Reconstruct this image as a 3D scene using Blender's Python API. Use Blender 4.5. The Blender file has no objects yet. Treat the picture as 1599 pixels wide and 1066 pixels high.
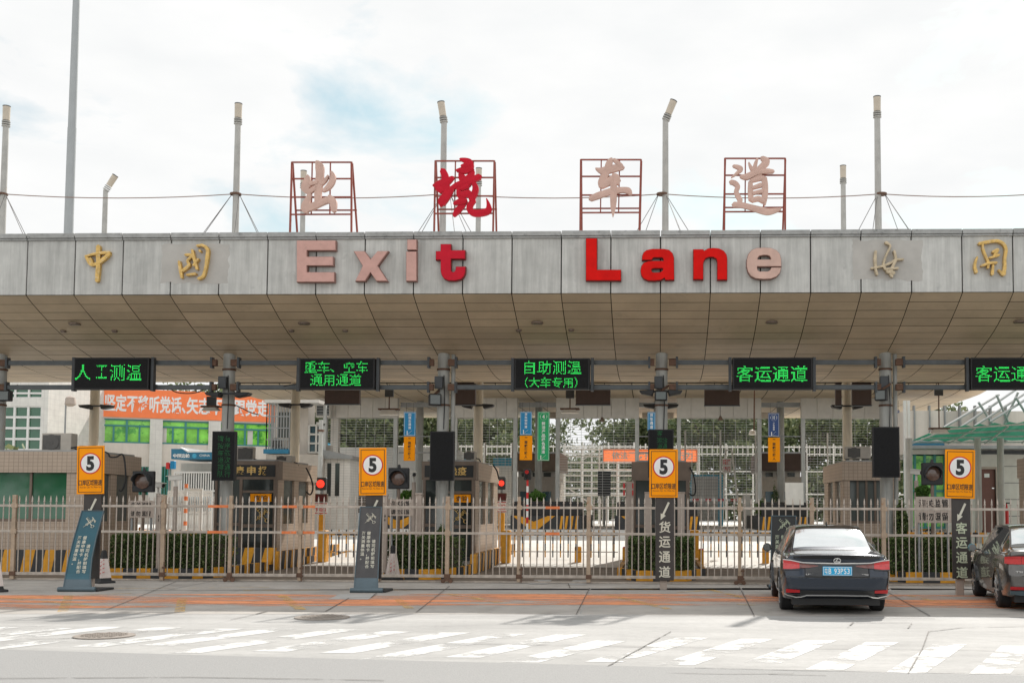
import bpy, math, random
from mathutils import Vector, Matrix

S = bpy.context.scene
C = S.collection
R = math.radians
random.seed(7)

# ------------------------------------------------------------------ camera
FPX, CX, CY, WPX, HPX = 1750.0, 965.0, 690.0, 1599.0, 1066.0
EYE = Vector((0, 0, 1.7))
_yaw, _pit, _roll = R(2.127), R(3.43), 0.004
FWD = Vector((-math.sin(_yaw) * math.cos(_pit), math.cos(_yaw) * math.cos(_pit), math.sin(_pit)))
_r0 = Vector((math.cos(_yaw), math.sin(_yaw), 0))
_u0 = _r0.cross(FWD)
RGT = (_r0 * math.cos(_roll) + _u0 * math.sin(_roll)).normalized()
UPV = (_u0 * math.cos(_roll) - _r0 * math.sin(_roll)).normalized()
cd = bpy.data.cameras.new('camera')
cam = bpy.data.objects.new('camera', cd)
C.objects.link(cam)
cam.matrix_world = Matrix(((RGT.x, UPV.x, -FWD.x, EYE.x), (RGT.y, UPV.y, -FWD.y, EYE.y), (RGT.z, UPV.z, -FWD.z, EYE.z), (0, 0, 0, 1)))
cd.sensor_fit = 'HORIZONTAL'
cd.sensor_width = 36
cd.lens = FPX / WPX * 36
cd.shift_x = (WPX / 2 - CX) / WPX
cd.shift_y = (CY - HPX / 2) / WPX
cd.clip_end = 2000
cd.clip_start = 0.5
S.camera = cam

# ------------------------------------------------------------------ world, sun, exposure
SUN_EL, SUN_AZ = R(41), R(19)          # azimuth measured from +Y towards +X
S.view_settings.view_transform = 'Standard'
S.view_settings.look = 'None'
S.view_settings.exposure = 0.58
S.view_settings.gamma = 1
S.view_settings.use_curve_mapping = False
SKY_TINT = (0.66, 0.86, 0.76, 1)
w = bpy.data.worlds.new('World')
S.world = w
w.use_nodes = True
nt = w.node_tree
bg = nt.nodes['Background']
sky = nt.nodes.new('ShaderNodeTexSky')
sky.sky_type = 'NISHITA'
sky.sun_disc = False
sky.sun_elevation = SUN_EL
sky.sun_rotation = SUN_AZ
sky.air_density = 1.0
sky.dust_density = 1.5
tc = nt.nodes.new('ShaderNodeTexCoord')
mp = nt.nodes.new('ShaderNodeMapping')
mp.inputs['Scale'].default_value = (1.0, 1.0, 2.6)
mp.inputs['Location'].default_value = (1.42, 0.4, 2.43)
nz = nt.nodes.new('ShaderNodeTexNoise')
nz.inputs['Scale'].default_value = 4.2
nz.inputs['Detail'].default_value = 7
nz.inputs['Roughness'].default_value = 0.55
nz.inputs['Distortion'].default_value = 0.35
cr = nt.nodes.new('ShaderNodeValToRGB')
cr.color_ramp.elements[0].position = 0.29
cr.color_ramp.elements[0].color = (0.2, 0.2, 0.2, 1)
cr.color_ramp.elements[1].position = 0.48
cr.color_ramp.elements[1].color = (1, 1, 1, 1)
nz2 = nt.nodes.new('ShaderNodeTexNoise')
nz2.inputs['Scale'].default_value = 9
nz2.inputs['Detail'].default_value = 6
cr2 = nt.nodes.new('ShaderNodeValToRGB')
cr2.color_ramp.elements[0].position = 0.3
cr2.color_ramp.elements[0].color = (6.2, 6.28, 6.3, 1)
cr2.color_ramp.elements[1].position = 0.7
cr2.color_ramp.elements[1].color = (6.8, 6.8, 6.75, 1)
mx = nt.nodes.new('ShaderNodeMix')
mx.data_type = 'RGBA'
L = nt.links.new
L(tc.outputs['Generated'], mp.inputs['Vector'])
L(mp.outputs['Vector'], nz.inputs['Vector'])
L(mp.outputs['Vector'], nz2.inputs['Vector'])
L(nz.outputs['Fac'], cr.inputs['Fac'])
L(nz2.outputs['Fac'], cr2.inputs['Fac'])
L(cr.outputs['Color'], mx.inputs['Factor'])
tint = nt.nodes.new('ShaderNodeMix')
tint.data_type = 'RGBA'
tint.blend_type = 'MULTIPLY'
tint.inputs['Factor'].default_value = 1
tint.inputs['B'].default_value = SKY_TINT
L(sky.outputs['Color'], tint.inputs['A'])
L(tint.outputs['Result'], mx.inputs['A'])
# clouds facing the sun (behind the camera) are brighter than the back lit ones ahead
sep = nt.nodes.new('ShaderNodeSeparateXYZ')
L(tc.outputs['Generated'], sep.inputs[0])
fr = nt.nodes.new('ShaderNodeMapRange')
fr.inputs['From Min'].default_value = 0.35
fr.inputs['From Max'].default_value = -0.7
fr.inputs['To Min'].default_value = 1.0
fr.inputs['To Max'].default_value = 1.35
L(sep.outputs['Y'], fr.inputs['Value'])
vsc = nt.nodes.new('ShaderNodeVectorMath')
vsc.operation = 'SCALE'
L(cr2.outputs['Color'], vsc.inputs[0])
L(fr.outputs['Result'], vsc.inputs['Scale'])
L(vsc.outputs['Vector'], mx.inputs['B'])
L(mx.outputs['Result'], bg.inputs['Color'])
bg.inputs['Strength'].default_value = 0.10
sl = bpy.data.lights.new('sun', 'SUN')
sl.energy = 3.45
sl.angle = R(0.53)
sl.color = (1.0, 0.955, 0.89)
sun = bpy.data.objects.new('sun', sl)
C.objects.link(sun)
_sd = Vector((math.sin(SUN_AZ) * math.cos(SUN_EL), math.cos(SUN_AZ) * math.cos(SUN_EL), math.sin(SUN_EL)))
sun.rotation_euler = _sd.to_track_quat('Z', 'Y').to_euler()
sun.location = (0, 0, 40)

# ------------------------------------------------------------------ placing helpers
def ray(x, y):
    return (FWD + RGT * ((x - CX) / FPX) - UPV * ((y - CY) / FPX)).normalized()

def W(x, y, Y):
    d = ray(x, y)
    return EYE + d * ((Y - EYE.y) / d.y)

def G(x, y, z=0.0):
    d = ray(x, y)
    return EYE + d * ((z - EYE.z) / d.z)

def PR(x0, y0, x1, y1, Y):
    xm, ym = (x0 + x1) / 2, (y0 + y1) / 2
    return W(x0, ym, Y).x, W(x1, ym, Y).x, W(xm, y1, Y).z, W(xm, y0, Y).z   # X0 X1 Z0 Z1

# ------------------------------------------------------------------ materials
def N(nt, t, **k):
    n = nt.nodes.new(t)
    for a, b in k.items():
        setattr(n, a, b)
    return n

def M(name, col, rough=0.7, metal=0.0, var=0.18, scale=3.0, streak=0.0, island=0.0, bump=0.0, emit=0.0, spec=0.5, coat=0.0, stain=None, stain_at=(0.55, 0.7)):
    m = bpy.data.materials.new(name)
    m.use_nodes = True
    t = m.node_tree
    b = t.nodes['Principled BSDF']
    b.inputs['Roughness'].default_value = rough
    b.inputs['Metallic'].default_value = metal
    b.inputs['Specular IOR Level'].default_value = spec
    b.inputs['Coat Weight'].default_value = coat
    co = N(t, 'ShaderNodeTexCoord')
    no = N(t, 'ShaderNodeTexNoise')
    no.inputs['Scale'].default_value = scale
    no.inputs['Detail'].default_value = 6
    no.inputs['Roughness'].default_value = 0.62
    t.links.new(co.outputs['Object'], no.inputs['Vector'])
    mr = N(t, 'ShaderNodeMapRange')
    mr.inputs['From Min'].default_value = 0.25
    mr.inputs['From Max'].default_value = 0.75
    mr.inputs['To Min'].default_value = 1 - var
    mr.inputs['To Max'].default_value = 1 + var
    t.links.new(no.outputs['Fac'], mr.inputs['Value'])
    fac = mr.outputs['Result']
    def mul(a, bnode):
        q = N(t, 'ShaderNodeMath', operation='MULTIPLY')
        t.links.new(a, q.inputs[0])
        t.links.new(bnode, q.inputs[1])
        return q.outputs[0]
    if streak:
        mpn = N(t, 'ShaderNodeMapping')
        mpn.inputs['Scale'].default_value = (5, 5, 0.35)
        n2 = N(t, 'ShaderNodeTexNoise')
        n2.inputs['Scale'].default_value = 1.6
        n2.inputs['Detail'].default_value = 7
        n2.inputs['Roughness'].default_value = 0.7
        t.links.new(co.outputs['Object'], mpn.inputs['Vector'])
        t.links.new(mpn.outputs['Vector'], n2.inputs['Vector'])
        m2 = N(t, 'ShaderNodeMapRange')
        m2.inputs['From Min'].default_value = 0.3
        m2.inputs['From Max'].default_value = 0.7
        m2.inputs['To Min'].default_value = 1 - streak
        m2.inputs['To Max'].default_value = 1 + streak
        t.links.new(n2.outputs['Fac'], m2.inputs['Value'])
        fac = mul(fac, m2.outputs['Result'])
    if island:
        g = N(t, 'ShaderNodeNewGeometry')
        m3 = N(t, 'ShaderNodeMapRange')
        m3.inputs['To Min'].default_value = 1 - island
        m3.inputs['To Max'].default_value = 1 + island
        t.links.new(g.outputs['Random Per Island'], m3.inputs['Value'])
        fac = mul(fac, m3.outputs['Result'])
    vm = N(t, 'ShaderNodeVectorMath', operation='SCALE')
    vm.inputs[0].default_value = col[:3]
    t.links.new(fac, vm.inputs['Scale'])
    out = vm.outputs['Vector']
    if stain:
        n4 = N(t, 'ShaderNodeTexNoise')
        n4.inputs['Scale'].default_value = scale * 1.7
        n4.inputs['Detail'].default_value = 8
        n4.inputs['Roughness'].default_value = 0.7
        t.links.new(co.outputs['Object'], n4.inputs['Vector'])
        m4 = N(t, 'ShaderNodeMapRange')
        m4.inputs['From Min'].default_value = stain_at[0]
        m4.inputs['From Max'].default_value = stain_at[1]
        t.links.new(n4.outputs['Fac'], m4.inputs['Value'])
        mm = N(t, 'ShaderNodeMix', data_type='RGBA')
        t.links.new(m4.outputs['Result'], mm.inputs['Factor'])
        t.links.new(out, mm.inputs['A'])
        mm.inputs['B'].default_value = (*stain[:3], 1)
        out = mm.outputs['Result']
    t.links.new(out, b.inputs['Base Color'])
    if emit:
        t.links.new(out, b.inputs['Emission Color'])
        b.inputs['Emission Strength'].default_value = emit
    if bump:
        bp = N(t, 'ShaderNodeBump')
        bp.inputs['Strength'].default_value = bump
        bp.inputs['Distance'].default_value = 0.02
        t.links.new(no.outputs['Fac'], bp.inputs['Height'])
        t.links.new(bp.outputs['Normal'], b.inputs['Normal'])
    m.diffuse_color = (*col[:3], 1)
    return m

def tile_mat(name, col, mortar, cell=(0.12, 0.12), line=0.07, rough=0.45, var=0.12):
    """Small square ceramic tiles on a wall, from object coordinates."""
    m = M(name, col, rough, var=var, scale=2.0, island=0)
    t = m.node_tree
    b = t.nodes['Principled BSDF']
    src = b.inputs['Base Color'].links[0].from_socket
    co = N(t, 'ShaderNodeTexCoord')
    sx = N(t, 'ShaderNodeSeparateXYZ')
    t.links.new(co.outputs['Object'], sx.inputs[0])
    s = N(t, 'ShaderNodeMath', operation='ADD')
    t.links.new(sx.outputs['X'], s.inputs[0])
    t.links.new(sx.outputs['Y'], s.inputs[1])
    outs = []
    for o, c in ((s.outputs[0], cell[0]), (sx.outputs['Z'], cell[1])):
        d = N(t, 'ShaderNodeMath', operation='DIVIDE')
        d.inputs[1].default_value = c
        t.links.new(o, d.inputs[0])
        f = N(t, 'ShaderNodeMath', operation='FRACT')
        t.links.new(d.outputs[0], f.inputs[0])
        l = N(t, 'ShaderNodeMath', operation='LESS_THAN')
        l.inputs[1].default_value = line
        t.links.new(f.outputs[0], l.inputs[0])
        outs.append(l.outputs[0])
    mxm = N(t, 'ShaderNodeMath', operation='MAXIMUM')
    t.links.new(outs[0], mxm.inputs[0])
    t.links.new(outs[1], mxm.inputs[1])
    mm = N(t, 'ShaderNodeMix', data_type='RGBA')
    t.links.new(mxm.outputs[0], mm.inputs['Factor'])
    t.links.new(src, mm.inputs['A'])
    mm.inputs['B'].default_value = (*mortar, 1)
    t.links.new(mm.outputs['Result'], b.inputs['Base Color'])
    return m

def glass_mat(name, col, rough=0.06, spec=0.6):
    return M(name, col, rough, var=0.25, scale=0.8, spec=spec)

MT = {}
MT['fascia'] = M('fascia concrete', (0.465, 0.46, 0.435), 0.75, var=0.15, scale=1.6, streak=0.20, island=0.05, stain=(0.30, 0.30, 0.29), stain_at=(0.60, 0.82))
MT['coping'] = M('coping concrete', (0.34, 0.34, 0.33), 0.8, var=0.25, scale=4, island=0.10, stain=(0.16, 0.16, 0.155), stain_at=(0.56, 0.72))
MT['patch'] = M('tan paint patch', (0.435, 0.415, 0.385), 0.8, var=0.12, scale=2)
MT['soffit'] = M('soffit panel', (0.54, 0.43, 0.295), 0.55, var=0.15, scale=0.9, island=0.10, stain=(0.38, 0.31, 0.22), stain_at=(0.60, 0.85))
MT['joint'] = M('dark joint', (0.025, 0.022, 0.02), 0.9, var=0.1)
MT['roof'] = M('roof membrane', (0.35, 0.35, 0.34), 0.85)
MT['steelpost'] = M('galvanised post', (0.47, 0.48, 0.46), 0.5, metal=0.2, var=0.16, scale=2.5, streak=0.14, stain=(0.34, 0.22, 0.12), stain_at=(0.66, 0.8))
MT['mast'] = M('weathered mast', (0.40, 0.39, 0.365), 0.6, metal=0.1, var=0.2, scale=2.2, streak=0.15, stain=(0.42, 0.30, 0.20), stain_at=(0.60, 0.78))
MT['column'] = M('painted column', (0.36, 0.36, 0.335), 0.55, var=0.16, scale=1.3, streak=0.24, stain=(0.36, 0.26, 0.16), stain_at=(0.62, 0.8))
MT['column_warm'] = M('cream column', (0.60, 0.54, 0.43), 0.55, var=0.12, scale=1.3, streak=0.16, stain=(0.34, 0.25, 0.16), stain_at=(0.63, 0.8))
MT['lamp_glass'] = M('frosted lamp shade', (0.52, 0.45, 0.36), 0.4, var=0.15)
MT['redframe'] = M('red oxide steel', (0.25, 0.055, 0.035), 0.65, var=0.22, scale=5)
MT['pinkletter'] = M('faded pink acrylic', (0.56, 0.33, 0.285), 0.6, var=0.13, scale=4, spec=0.25, stain=(0.40, 0.27, 0.22), stain_at=(0.58, 0.8))
MT['palepink'] = M('bleached pink acrylic', (0.58, 0.39, 0.325), 0.6, var=0.14, scale=3, spec=0.25)
MT['redletter'] = M('red acrylic', (0.62, 0.004, 0.002), 0.5, var=0.16, scale=3, spec=0.12)
MT['crimson'] = M('crimson acrylic', (0.52, 0.008, 0.025), 0.5, var=0.15, scale=3, spec=0.15)
MT['gold'] = M('gilded relief', (0.62, 0.40, 0.12), 0.42, metal=0.25, var=0.35, scale=9, stain=(0.62, 0.50, 0.34), stain_at=(0.55, 0.66))
MT['oldgold'] = M('worn gilding', (0.50, 0.41, 0.28), 0.55, metal=0.15, var=0.3, scale=9)
MT['black'] = M('black plastic', (0.015, 0.015, 0.016), 0.55, var=0.25)
MT['screen'] = M('unlit led screen', (0.012, 0.012, 0.013), 0.75, var=0.3, scale=20, spec=0.25)
MT['darkgrey'] = M('dark grey steel', (0.055, 0.06, 0.065), 0.5, metal=0.2, var=0.25)
MT['greybeam'] = M('grey painted beam', (0.085, 0.095, 0.10), 0.5, var=0.25, scale=3)
MT['rust'] = M('rusty bracket', (0.13, 0.07, 0.045), 0.8, var=0.4, scale=12)
MT['led'] = M('green led', (0.02, 0.75, 0.10), 0.5, var=0.15, scale=30, emit=1.0)
MT['led_dim'] = M('dim green led', (0.004, 0.10, 0.025), 0.5, var=0.4, scale=10, emit=0.4)
MT['signal_red'] = M('lit red lamp', (0.85, 0.03, 0.015), 0.3, var=0.25, scale=60, emit=1.3)
MT['orange'] = M('orange sign face', (0.93, 0.32, 0.002), 0.5, var=0.05, spec=0.15)
MT['white'] = M('white paint', (0.78, 0.78, 0.76), 0.5, var=0.06)
MT['offwhite'] = M('off white paint', (0.62, 0.60, 0.55), 0.65, var=0.12, scale=1.5, streak=0.06)
MT['signred'] = M('sign red', (0.55, 0.02, 0.02), 0.45, var=0.08)
MT['ink'] = M('black ink', (0.012, 0.012, 0.012), 0.5, var=0.1)
MT['brownink'] = M('brown ink', (0.20, 0.07, 0.01), 0.5, var=0.1)
MT['signpanel'] = M('dark brown sign post', (0.042, 0.035, 0.032), 0.4, var=0.3, scale=4, streak=0.15)
MT['cream'] = M('cream lettering', (0.62, 0.60, 0.50), 0.55, var=0.12, scale=8)
MT['palegreen'] = M('pale green lettering', (0.50, 0.55, 0.40), 0.55, var=0.14, scale=8)
MT['tealboard'] = M('teal sign film', (0.010, 0.082, 0.115), 0.28, var=0.16, scale=2.5, spec=0.5)
MT['blackboard'] = M('charcoal sign film', (0.045, 0.042, 0.042), 0.26, var=0.25, scale=4, streak=0.2)
MT['slate'] = M('slate sheet metal', (0.085, 0.12, 0.14), 0.38, metal=0.3, var=0.18)
MT['fence'] = M('worn stainless rail', (0.46, 0.40, 0.345), 0.4, metal=0.45, var=0.28, scale=7, stain=(0.40, 0.20, 0.09), stain_at=(0.64, 0.76))
MT['fencepost'] = M('stained fence post', (0.43, 0.325, 0.235), 0.5, metal=0.25, var=0.25, scale=5, streak=0.15, stain=(0.35, 0.15, 0.06), stain_at=(0.58, 0.72))
MT['orangepaint'] = M('orange tape', (0.75, 0.20, 0.06), 0.5, var=0.2, scale=8, stain=(0.45, 0.36, 0.29), stain_at=(0.58, 0.66))
MT['rubber'] = M('rubber', (0.022, 0.022, 0.023), 0.75, var=0.3)
MT['stripeyellow'] = M('kerb yellow', (0.66, 0.30, 0.015), 0.55, var=0.22, scale=5, stain=(0.22, 0.13, 0.05), stain_at=(0.60, 0.78))
MT['stripeblack'] = M('kerb black', (0.035, 0.037, 0.04), 0.65, var=0.3, scale=5)
MT['island'] = M('island concrete', (0.27, 0.26, 0.25), 0.85, var=0.2, bump=0.2)
MT['boothtile'] = tile_mat('beige booth tile', (0.43, 0.335, 0.255), (0.25, 0.19, 0.145), (0.13, 0.10), 0.10)
MT['brick_white'] = tile_mat('white glazed tile', (0.66, 0.63, 0.58), (0.42, 0.40, 0.37), (0.30, 0.12), 0.10)
MT['walltile'] = tile_mat('pale wall tile', (0.66, 0.64, 0.59), (0.52, 0.50, 0.47), (0.45, 0.30), 0.04)
MT['wallpanel'] = M('cream wall panel', (0.66, 0.60, 0.53), 0.6, var=0.08, scale=1.2, streak=0.06)
MT['metalpanel'] = M('beige metal panel', (0.56, 0.535, 0.49), 0.5, var=0.1, island=0.04)
MT['bronze'] = M('bronze frame', (0.17, 0.125, 0.095), 0.45, metal=0.3, var=0.2)
MT['glass_dark'] = glass_mat('dark booth glass', (0.03, 0.036, 0.035), 0.08)
MT['glass_grey'] = glass_mat('grey booth glass', (0.10, 0.115, 0.11), 0.10)
MT['glass_green'] = glass_mat('green tinted glass', (0.015, 0.11, 0.05), 0.05, 0.8)
MT['glass_lime'] = M('lime tinted glass', (0.26, 0.70, 0.10), 0.12, var=0.5, scale=0.9, spec=0.7, stain=(0.07, 0.36, 0.06), stain_at=(0.52, 0.58))
MT['glass_blue'] = glass_mat('blue grey glass', (0.035, 0.085, 0.11), 0.08)
MT['teal'] = M('teal window frame', (0.05, 0.24, 0.22), 0.45, var=0.1)
MT['blueband'] = M('blue fascia band', (0.02, 0.16, 0.27), 0.4, var=0.1)
MT['skyblue'] = M('light blue sheet', (0.05, 0.36, 0.56), 0.4, var=0.1)
MT['signblue'] = M('hanging sign blue', (0.006, 0.22, 0.46), 0.5, var=0.06)
MT['signnavy'] = M('hanging sign navy', (0.02, 0.06, 0.20), 0.45, var=0.06)
MT['signgreen'] = M('hanging sign green', (0.008, 0.34, 0.12), 0.5, var=0.06)
MT['banner'] = M('orange red banner', (0.95, 0.25, 0.10), 0.8, var=0.07, scale=2, spec=0.1)
MT['brownboard'] = M('brown board back', (0.085, 0.055, 0.045), 0.6, var=0.15, streak=0.08)
MT['ac_white'] = M('aged air conditioner', (0.42, 0.38, 0.33), 0.5, var=0.15, scale=5)
MT['acgrille'] = M('fan grille', (0.09, 0.085, 0.08), 0.6, var=0.2, scale=20)
MT['barwhite'] = M('white steel bar', (0.70, 0.69, 0.66), 0.45, var=0.08)
MT['greytube'] = M('grey steel tube', (0.30, 0.31, 0.31), 0.4, metal=0.4, var=0.15)
MT['wire'] = M('dark wire', (0.10, 0.09, 0.085), 0.6, var=0.1)
MT['rustwire'] = M('rusty wire', (0.22, 0.13, 0.10), 0.7, var=0.2)
MT['lensbrown'] = M('signal lens', (0.13, 0.075, 0.055), 0.12, var=0.3, scale=18, spec=0.8)
MT['greencloth'] = M('green shade sheet', (0.02, 0.125, 0.085), 0.5, var=0.35, scale=2.5)
MT['door_brown'] = M('brown door', (0.16, 0.06, 0.045), 0.45, var=0.15)
MT['stone'] = M('stone post', (0.40, 0.33, 0.28), 0.7, var=0.16, scale=4, bump=0.1)
MT['conewhite'] = M('faded cone sleeve', (0.62, 0.54, 0.50), 0.5, var=0.16, scale=6)
MT['bark'] = M('bark', (0.10, 0.08, 0.06), 0.9, var=0.3, scale=4)
MT['limeledge'] = M('pale concrete', (0.50, 0.48, 0.45), 0.8, var=0.15)
MT['chrome'] = M('chrome', (0.80, 0.80, 0.80), 0.10, metal=1.0, var=0.02)

def leaf_mat(name, a, b, c):
    m = bpy.data.materials.new(name)
    m.use_nodes = True
    t = m.node_tree
    p = t.nodes['Principled BSDF']
    g = N(t, 'ShaderNodeNewGeometry')
    r = N(t, 'ShaderNodeValToRGB')
    r.color_ramp.elements[0].color = (*a, 1)
    r.color_ramp.elements[1].color = (*c, 1)
    e = r.color_ramp.elements.new(0.5)
    e.color = (*b, 1)
    t.links.new(g.outputs['Random Per Island'], r.inputs['Fac'])
    t.links.new(r.outputs['Color'], p.inputs['Base Color'])
    p.inputs['Roughness'].default_value = 0.5
    p.inputs['Specular IOR Level'].default_value = 0.3
    tr = N(t, 'ShaderNodeBsdfTranslucent')
    t.links.new(r.outputs['Color'], tr.inputs['Color'])
    ms = N(t, 'ShaderNodeMixShader')
    ms.inputs['Fac'].default_value = 0.3
    t.links.new(p.outputs[0], ms.inputs[1])
    t.links.new(tr.outputs[0], ms.inputs[2])
    t.links.new(ms.outputs[0], t.nodes['Material Output'].inputs['Surface'])
    return m

MT['leaf_hedge'] = leaf_mat('hedge leaf', (0.035, 0.06, 0.018), (0.085, 0.14, 0.04), (0.19, 0.23, 0.085))
MT['leaf_tree'] = leaf_mat('tree leaf', (0.06, 0.085, 0.04), (0.13, 0.165, 0.075), (0.23, 0.25, 0.12))
MT['leaf_bright'] = leaf_mat('bush leaf', (0.04, 0.10, 0.015), (0.08, 0.18, 0.03), (0.14, 0.26, 0.05))

# ------------------------------------------------------------------ mesh building
def rootloc(o):
    v = Vector((0, 0, 0))
    while o:
        v = v + o.location
        o = o.parent
    return v

class MB:
    def __init__(self):
        self.v, self.f, self.m = [], [], []
    def add(self, vs, fs, mi=0):
        n = len(self.v)
        self.v += [tuple(p) for p in vs]
        self.f += [tuple(i + n for i in q) for q in fs]
        self.m += [mi] * len(fs)
        return self
    def box(self, x0, x1, y0, y1, z0, z1, mi=0):
        if x0 > x1: x0, x1 = x1, x0
        if y0 > y1: y0, y1 = y1, y0
        if z0 > z1: z0, z1 = z1, z0
        return self.add([(x0, y0, z0), (x1, y0, z0), (x1, y1, z0), (x0, y1, z0), (x0, y0, z1), (x1, y0, z1), (x1, y1, z1), (x0, y1, z1)],
                        [(0, 3, 2, 1), (4, 5, 6, 7), (0, 1, 5, 4), (1, 2, 6, 5), (2, 3, 7, 6), (3, 0, 4, 7)], mi)
    def pbox(self, x0, y0, x1, y1, Y, d, mi=0):
        a, b, c, e = PR(x0, y0, x1, y1, Y)
        return self.box(a, b, Y, Y + d, c, e, mi)
    def beam(self, p, q, wx, wz=None, mi=0):
        p, q = Vector(p), Vector(q)
        wz = wz or wx
        d = (q - p).normalized()
        u = Vector((0, 0, 1)) if abs(d.z) < 0.95 else Vector((0, 1, 0))
        s = d.cross(u).normalized()
        u = s.cross(d)
        s, u = s * wx / 2, u * wz / 2
        vs = [p - s - u, p + s - u, p + s + u, p - s + u, q - s - u, q + s - u, q + s + u, q - s + u]
        return self.add(vs, [(0, 1, 2, 3), (7, 6, 5, 4), (0, 4, 5, 1), (1, 5, 6, 2), (2, 6, 7, 3), (3, 7, 4, 0)], mi)
    def tube(self, p, q, r0, r1=None, n=10, mi=0, caps=True):
        p, q = Vector(p), Vector(q)
        r1 = r0 if r1 is None else r1
        d = (q - p).normalized()
        u = Vector((0, 0, 1)) if abs(d.z) < 0.9 else Vector((1, 0, 0))
        s = d.cross(u).normalized()
        u = s.cross(d)
        vs = []
        for c, r in ((p, r0), (q, r1)):
            for i in range(n):
                a = 2 * math.pi * i / n
                vs.append(c + (s * math.cos(a) + u * math.sin(a)) * r)
        fs = [(i, (i + 1) % n, n + (i + 1) % n, n + i) for i in range(n)]
        if caps:
            fs += [tuple(range(n - 1, -1, -1)), tuple(range(n, 2 * n))]
        return self.add(vs, fs, mi)
    def path(self, pts, r, n=6, mi=0):
        for a, b in zip(pts, pts[1:]):
            self.tube(a, b, r, r, n, mi)
        return self
    def lathe(self, c, prof, n=16, mi=0, axis='z'):
        c = Vector(c)
        vs, fs = [], []
        for (r, h) in prof:
            for i in range(n):
                a = 2 * math.pi * i / n
                if axis == 'z': vs.append(c + Vector((r * math.cos(a), r * math.sin(a), h)))
                elif axis == 'y': vs.append(c + Vector((r * math.cos(a), h, r * math.sin(a))))
                else: vs.append(c + Vector((h, r * math.cos(a), r * math.sin(a))))
        k = len(prof)
        for j in range(k - 1):
            for i in range(n):
                fs.append((j * n + i, j * n + (i + 1) % n, (j + 1) * n + (i + 1) % n, (j + 1) * n + i))
        fs.append(tuple(range(n - 1, -1, -1)))
        fs.append(tuple(range((k - 1) * n, k * n)))
        return self.add(vs, fs, mi)
    def prism(self, poly, y0, y1, mi=0):
        """poly: (x, z) loop, extruded along Y."""
        n = len(poly)
        vs = [(x, y0, z) for x, z in poly] + [(x, y1, z) for x, z in poly]
        fs = [tuple(range(n)), tuple(range(2 * n - 1, n - 1, -1))]
        fs += [(i, n + i, n + (i + 1) % n, (i + 1) % n) for i in range(n)]
        return self.add(vs, fs, mi)
    def zprism(self, poly, z0, z1, mi=0):
        n = len(poly)
        vs = [(x, y, z0) for x, y in poly] + [(x, y, z1) for x, y in poly]
        fs = [tuple(range(n - 1, -1, -1)), tuple(range(n, 2 * n))]
        fs += [(i, (i + 1) % n, n + (i + 1) % n, n + i) for i in range(n)]
        return self.add(vs, fs, mi)
    def build(self, name, mat, parent=None, world=True, smooth=False, bevel=0.0, seg=1):
        me = bpy.data.meshes.new(name)
        vs = self.v
        if parent is not None and world:
            o = rootloc(parent)
            vs = [(a[0] - o.x, a[1] - o.y, a[2] - o.z) for a in vs]
        me.from_pydata([tuple(p) for p in vs], [], self.f)
        mats = mat if isinstance(mat, (list, tuple)) else [mat]
        for q in mats:
            me.materials.append(q)
        if len(mats) > 1:
            me.polygons.foreach_set('material_index', self.m)
        if smooth:
            me.polygons.foreach_set('use_smooth', [True] * len(me.polygons))
            try:
                me.set_sharp_from_angle(angle=R(40))
            except Exception:
                pass
        me.update()
        ob = bpy.data.objects.new(name, me)
        C.objects.link(ob)
        if parent is not None:
            ob.parent = parent
        if bevel:
            b = ob.modifiers.new('bevel', 'BEVEL')
            b.width = bevel
            b.segments = seg
            b.limit_method = 'ANGLE'
            b.harden_normals = False
        return ob

def tag(o, label=None, cat=None, group=None, kind=None):
    if label: o['label'] = label
    if cat: o['category'] = cat
    if group: o['group'] = group
    if kind: o['kind'] = kind
    return o

def thing(name, label, cat, loc=(0, 0, 0), group=None, rz=0.0):
    o = bpy.data.objects.new(name, None)
    o.empty_display_size = 0.3
    C.objects.link(o)
    o.location = loc
    o.rotation_euler = (0, 0, rz)
    return tag(o, label, cat, group)

def dup(src, loc, label, rz=None):
    def cp(o, par):
        c = o.copy()
        C.objects.link(c)
        c.parent = par
        for ch in o.children:
            cp(ch, c)
        return c
    r = cp(src, None)
    r.location = loc
    if rz is not None:
        r.rotation_euler = (0, 0, rz)
    r['label'] = label
    return r

# ------------------------------------------------------------------ lettering
_glyphs = {}
def glyph(s, bold=0.0, solid=True):
    k = (s, bold, solid)
    if k not in _glyphs:
        c = bpy.data.curves.new('lettering', 'FONT')
        c.body = s
        c.offset = bold
        c.resolution_u = 3
        c.extrude = 0.5 if solid else 0.0
        o = bpy.data.objects.new('lettering', c)
        m = o.to_mesh()
        m.calc_loop_triangles()
        vs = [tuple(v.co) for v in m.vertices]
        fs = [tuple(p.vertices) for p in m.polygons]
        o.to_mesh_clear()
        bpy.data.objects.remove(o)
        bpy.data.curves.remove(c)
        xs = [v[0] for v in vs]; ys = [v[1] for v in vs]
        _glyphs[k] = (vs, fs, (min(xs), max(xs), min(ys), max(ys)))
    return _glyphs[k]

def put_text(mb, s, X0, X1, Z0, Z1, Y, depth=0.012, bold=0.012, mi=0, fit=True):
    """Lettering standing on the plane Y, facing -Y, filling the box X0..X1, Z0..Z1."""
    vs, fs, (a, b, c, d) = glyph(s, bold)
    sx, sz = (X1 - X0) / (b - a), (Z1 - Z0) / (d - c)
    if not fit:
        sx = sz = min(sx, sz)
    ox, oz = (X0 + X1) / 2 - sx * (a + b) / 2, (Z0 + Z1) / 2 - sz * (c + d) / 2
    mb.add([(ox + v[0] * sx, Y - depth * (v[2] + 0.5), oz + v[1] * sz) for v in vs], fs, mi)
    return mb

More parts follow.
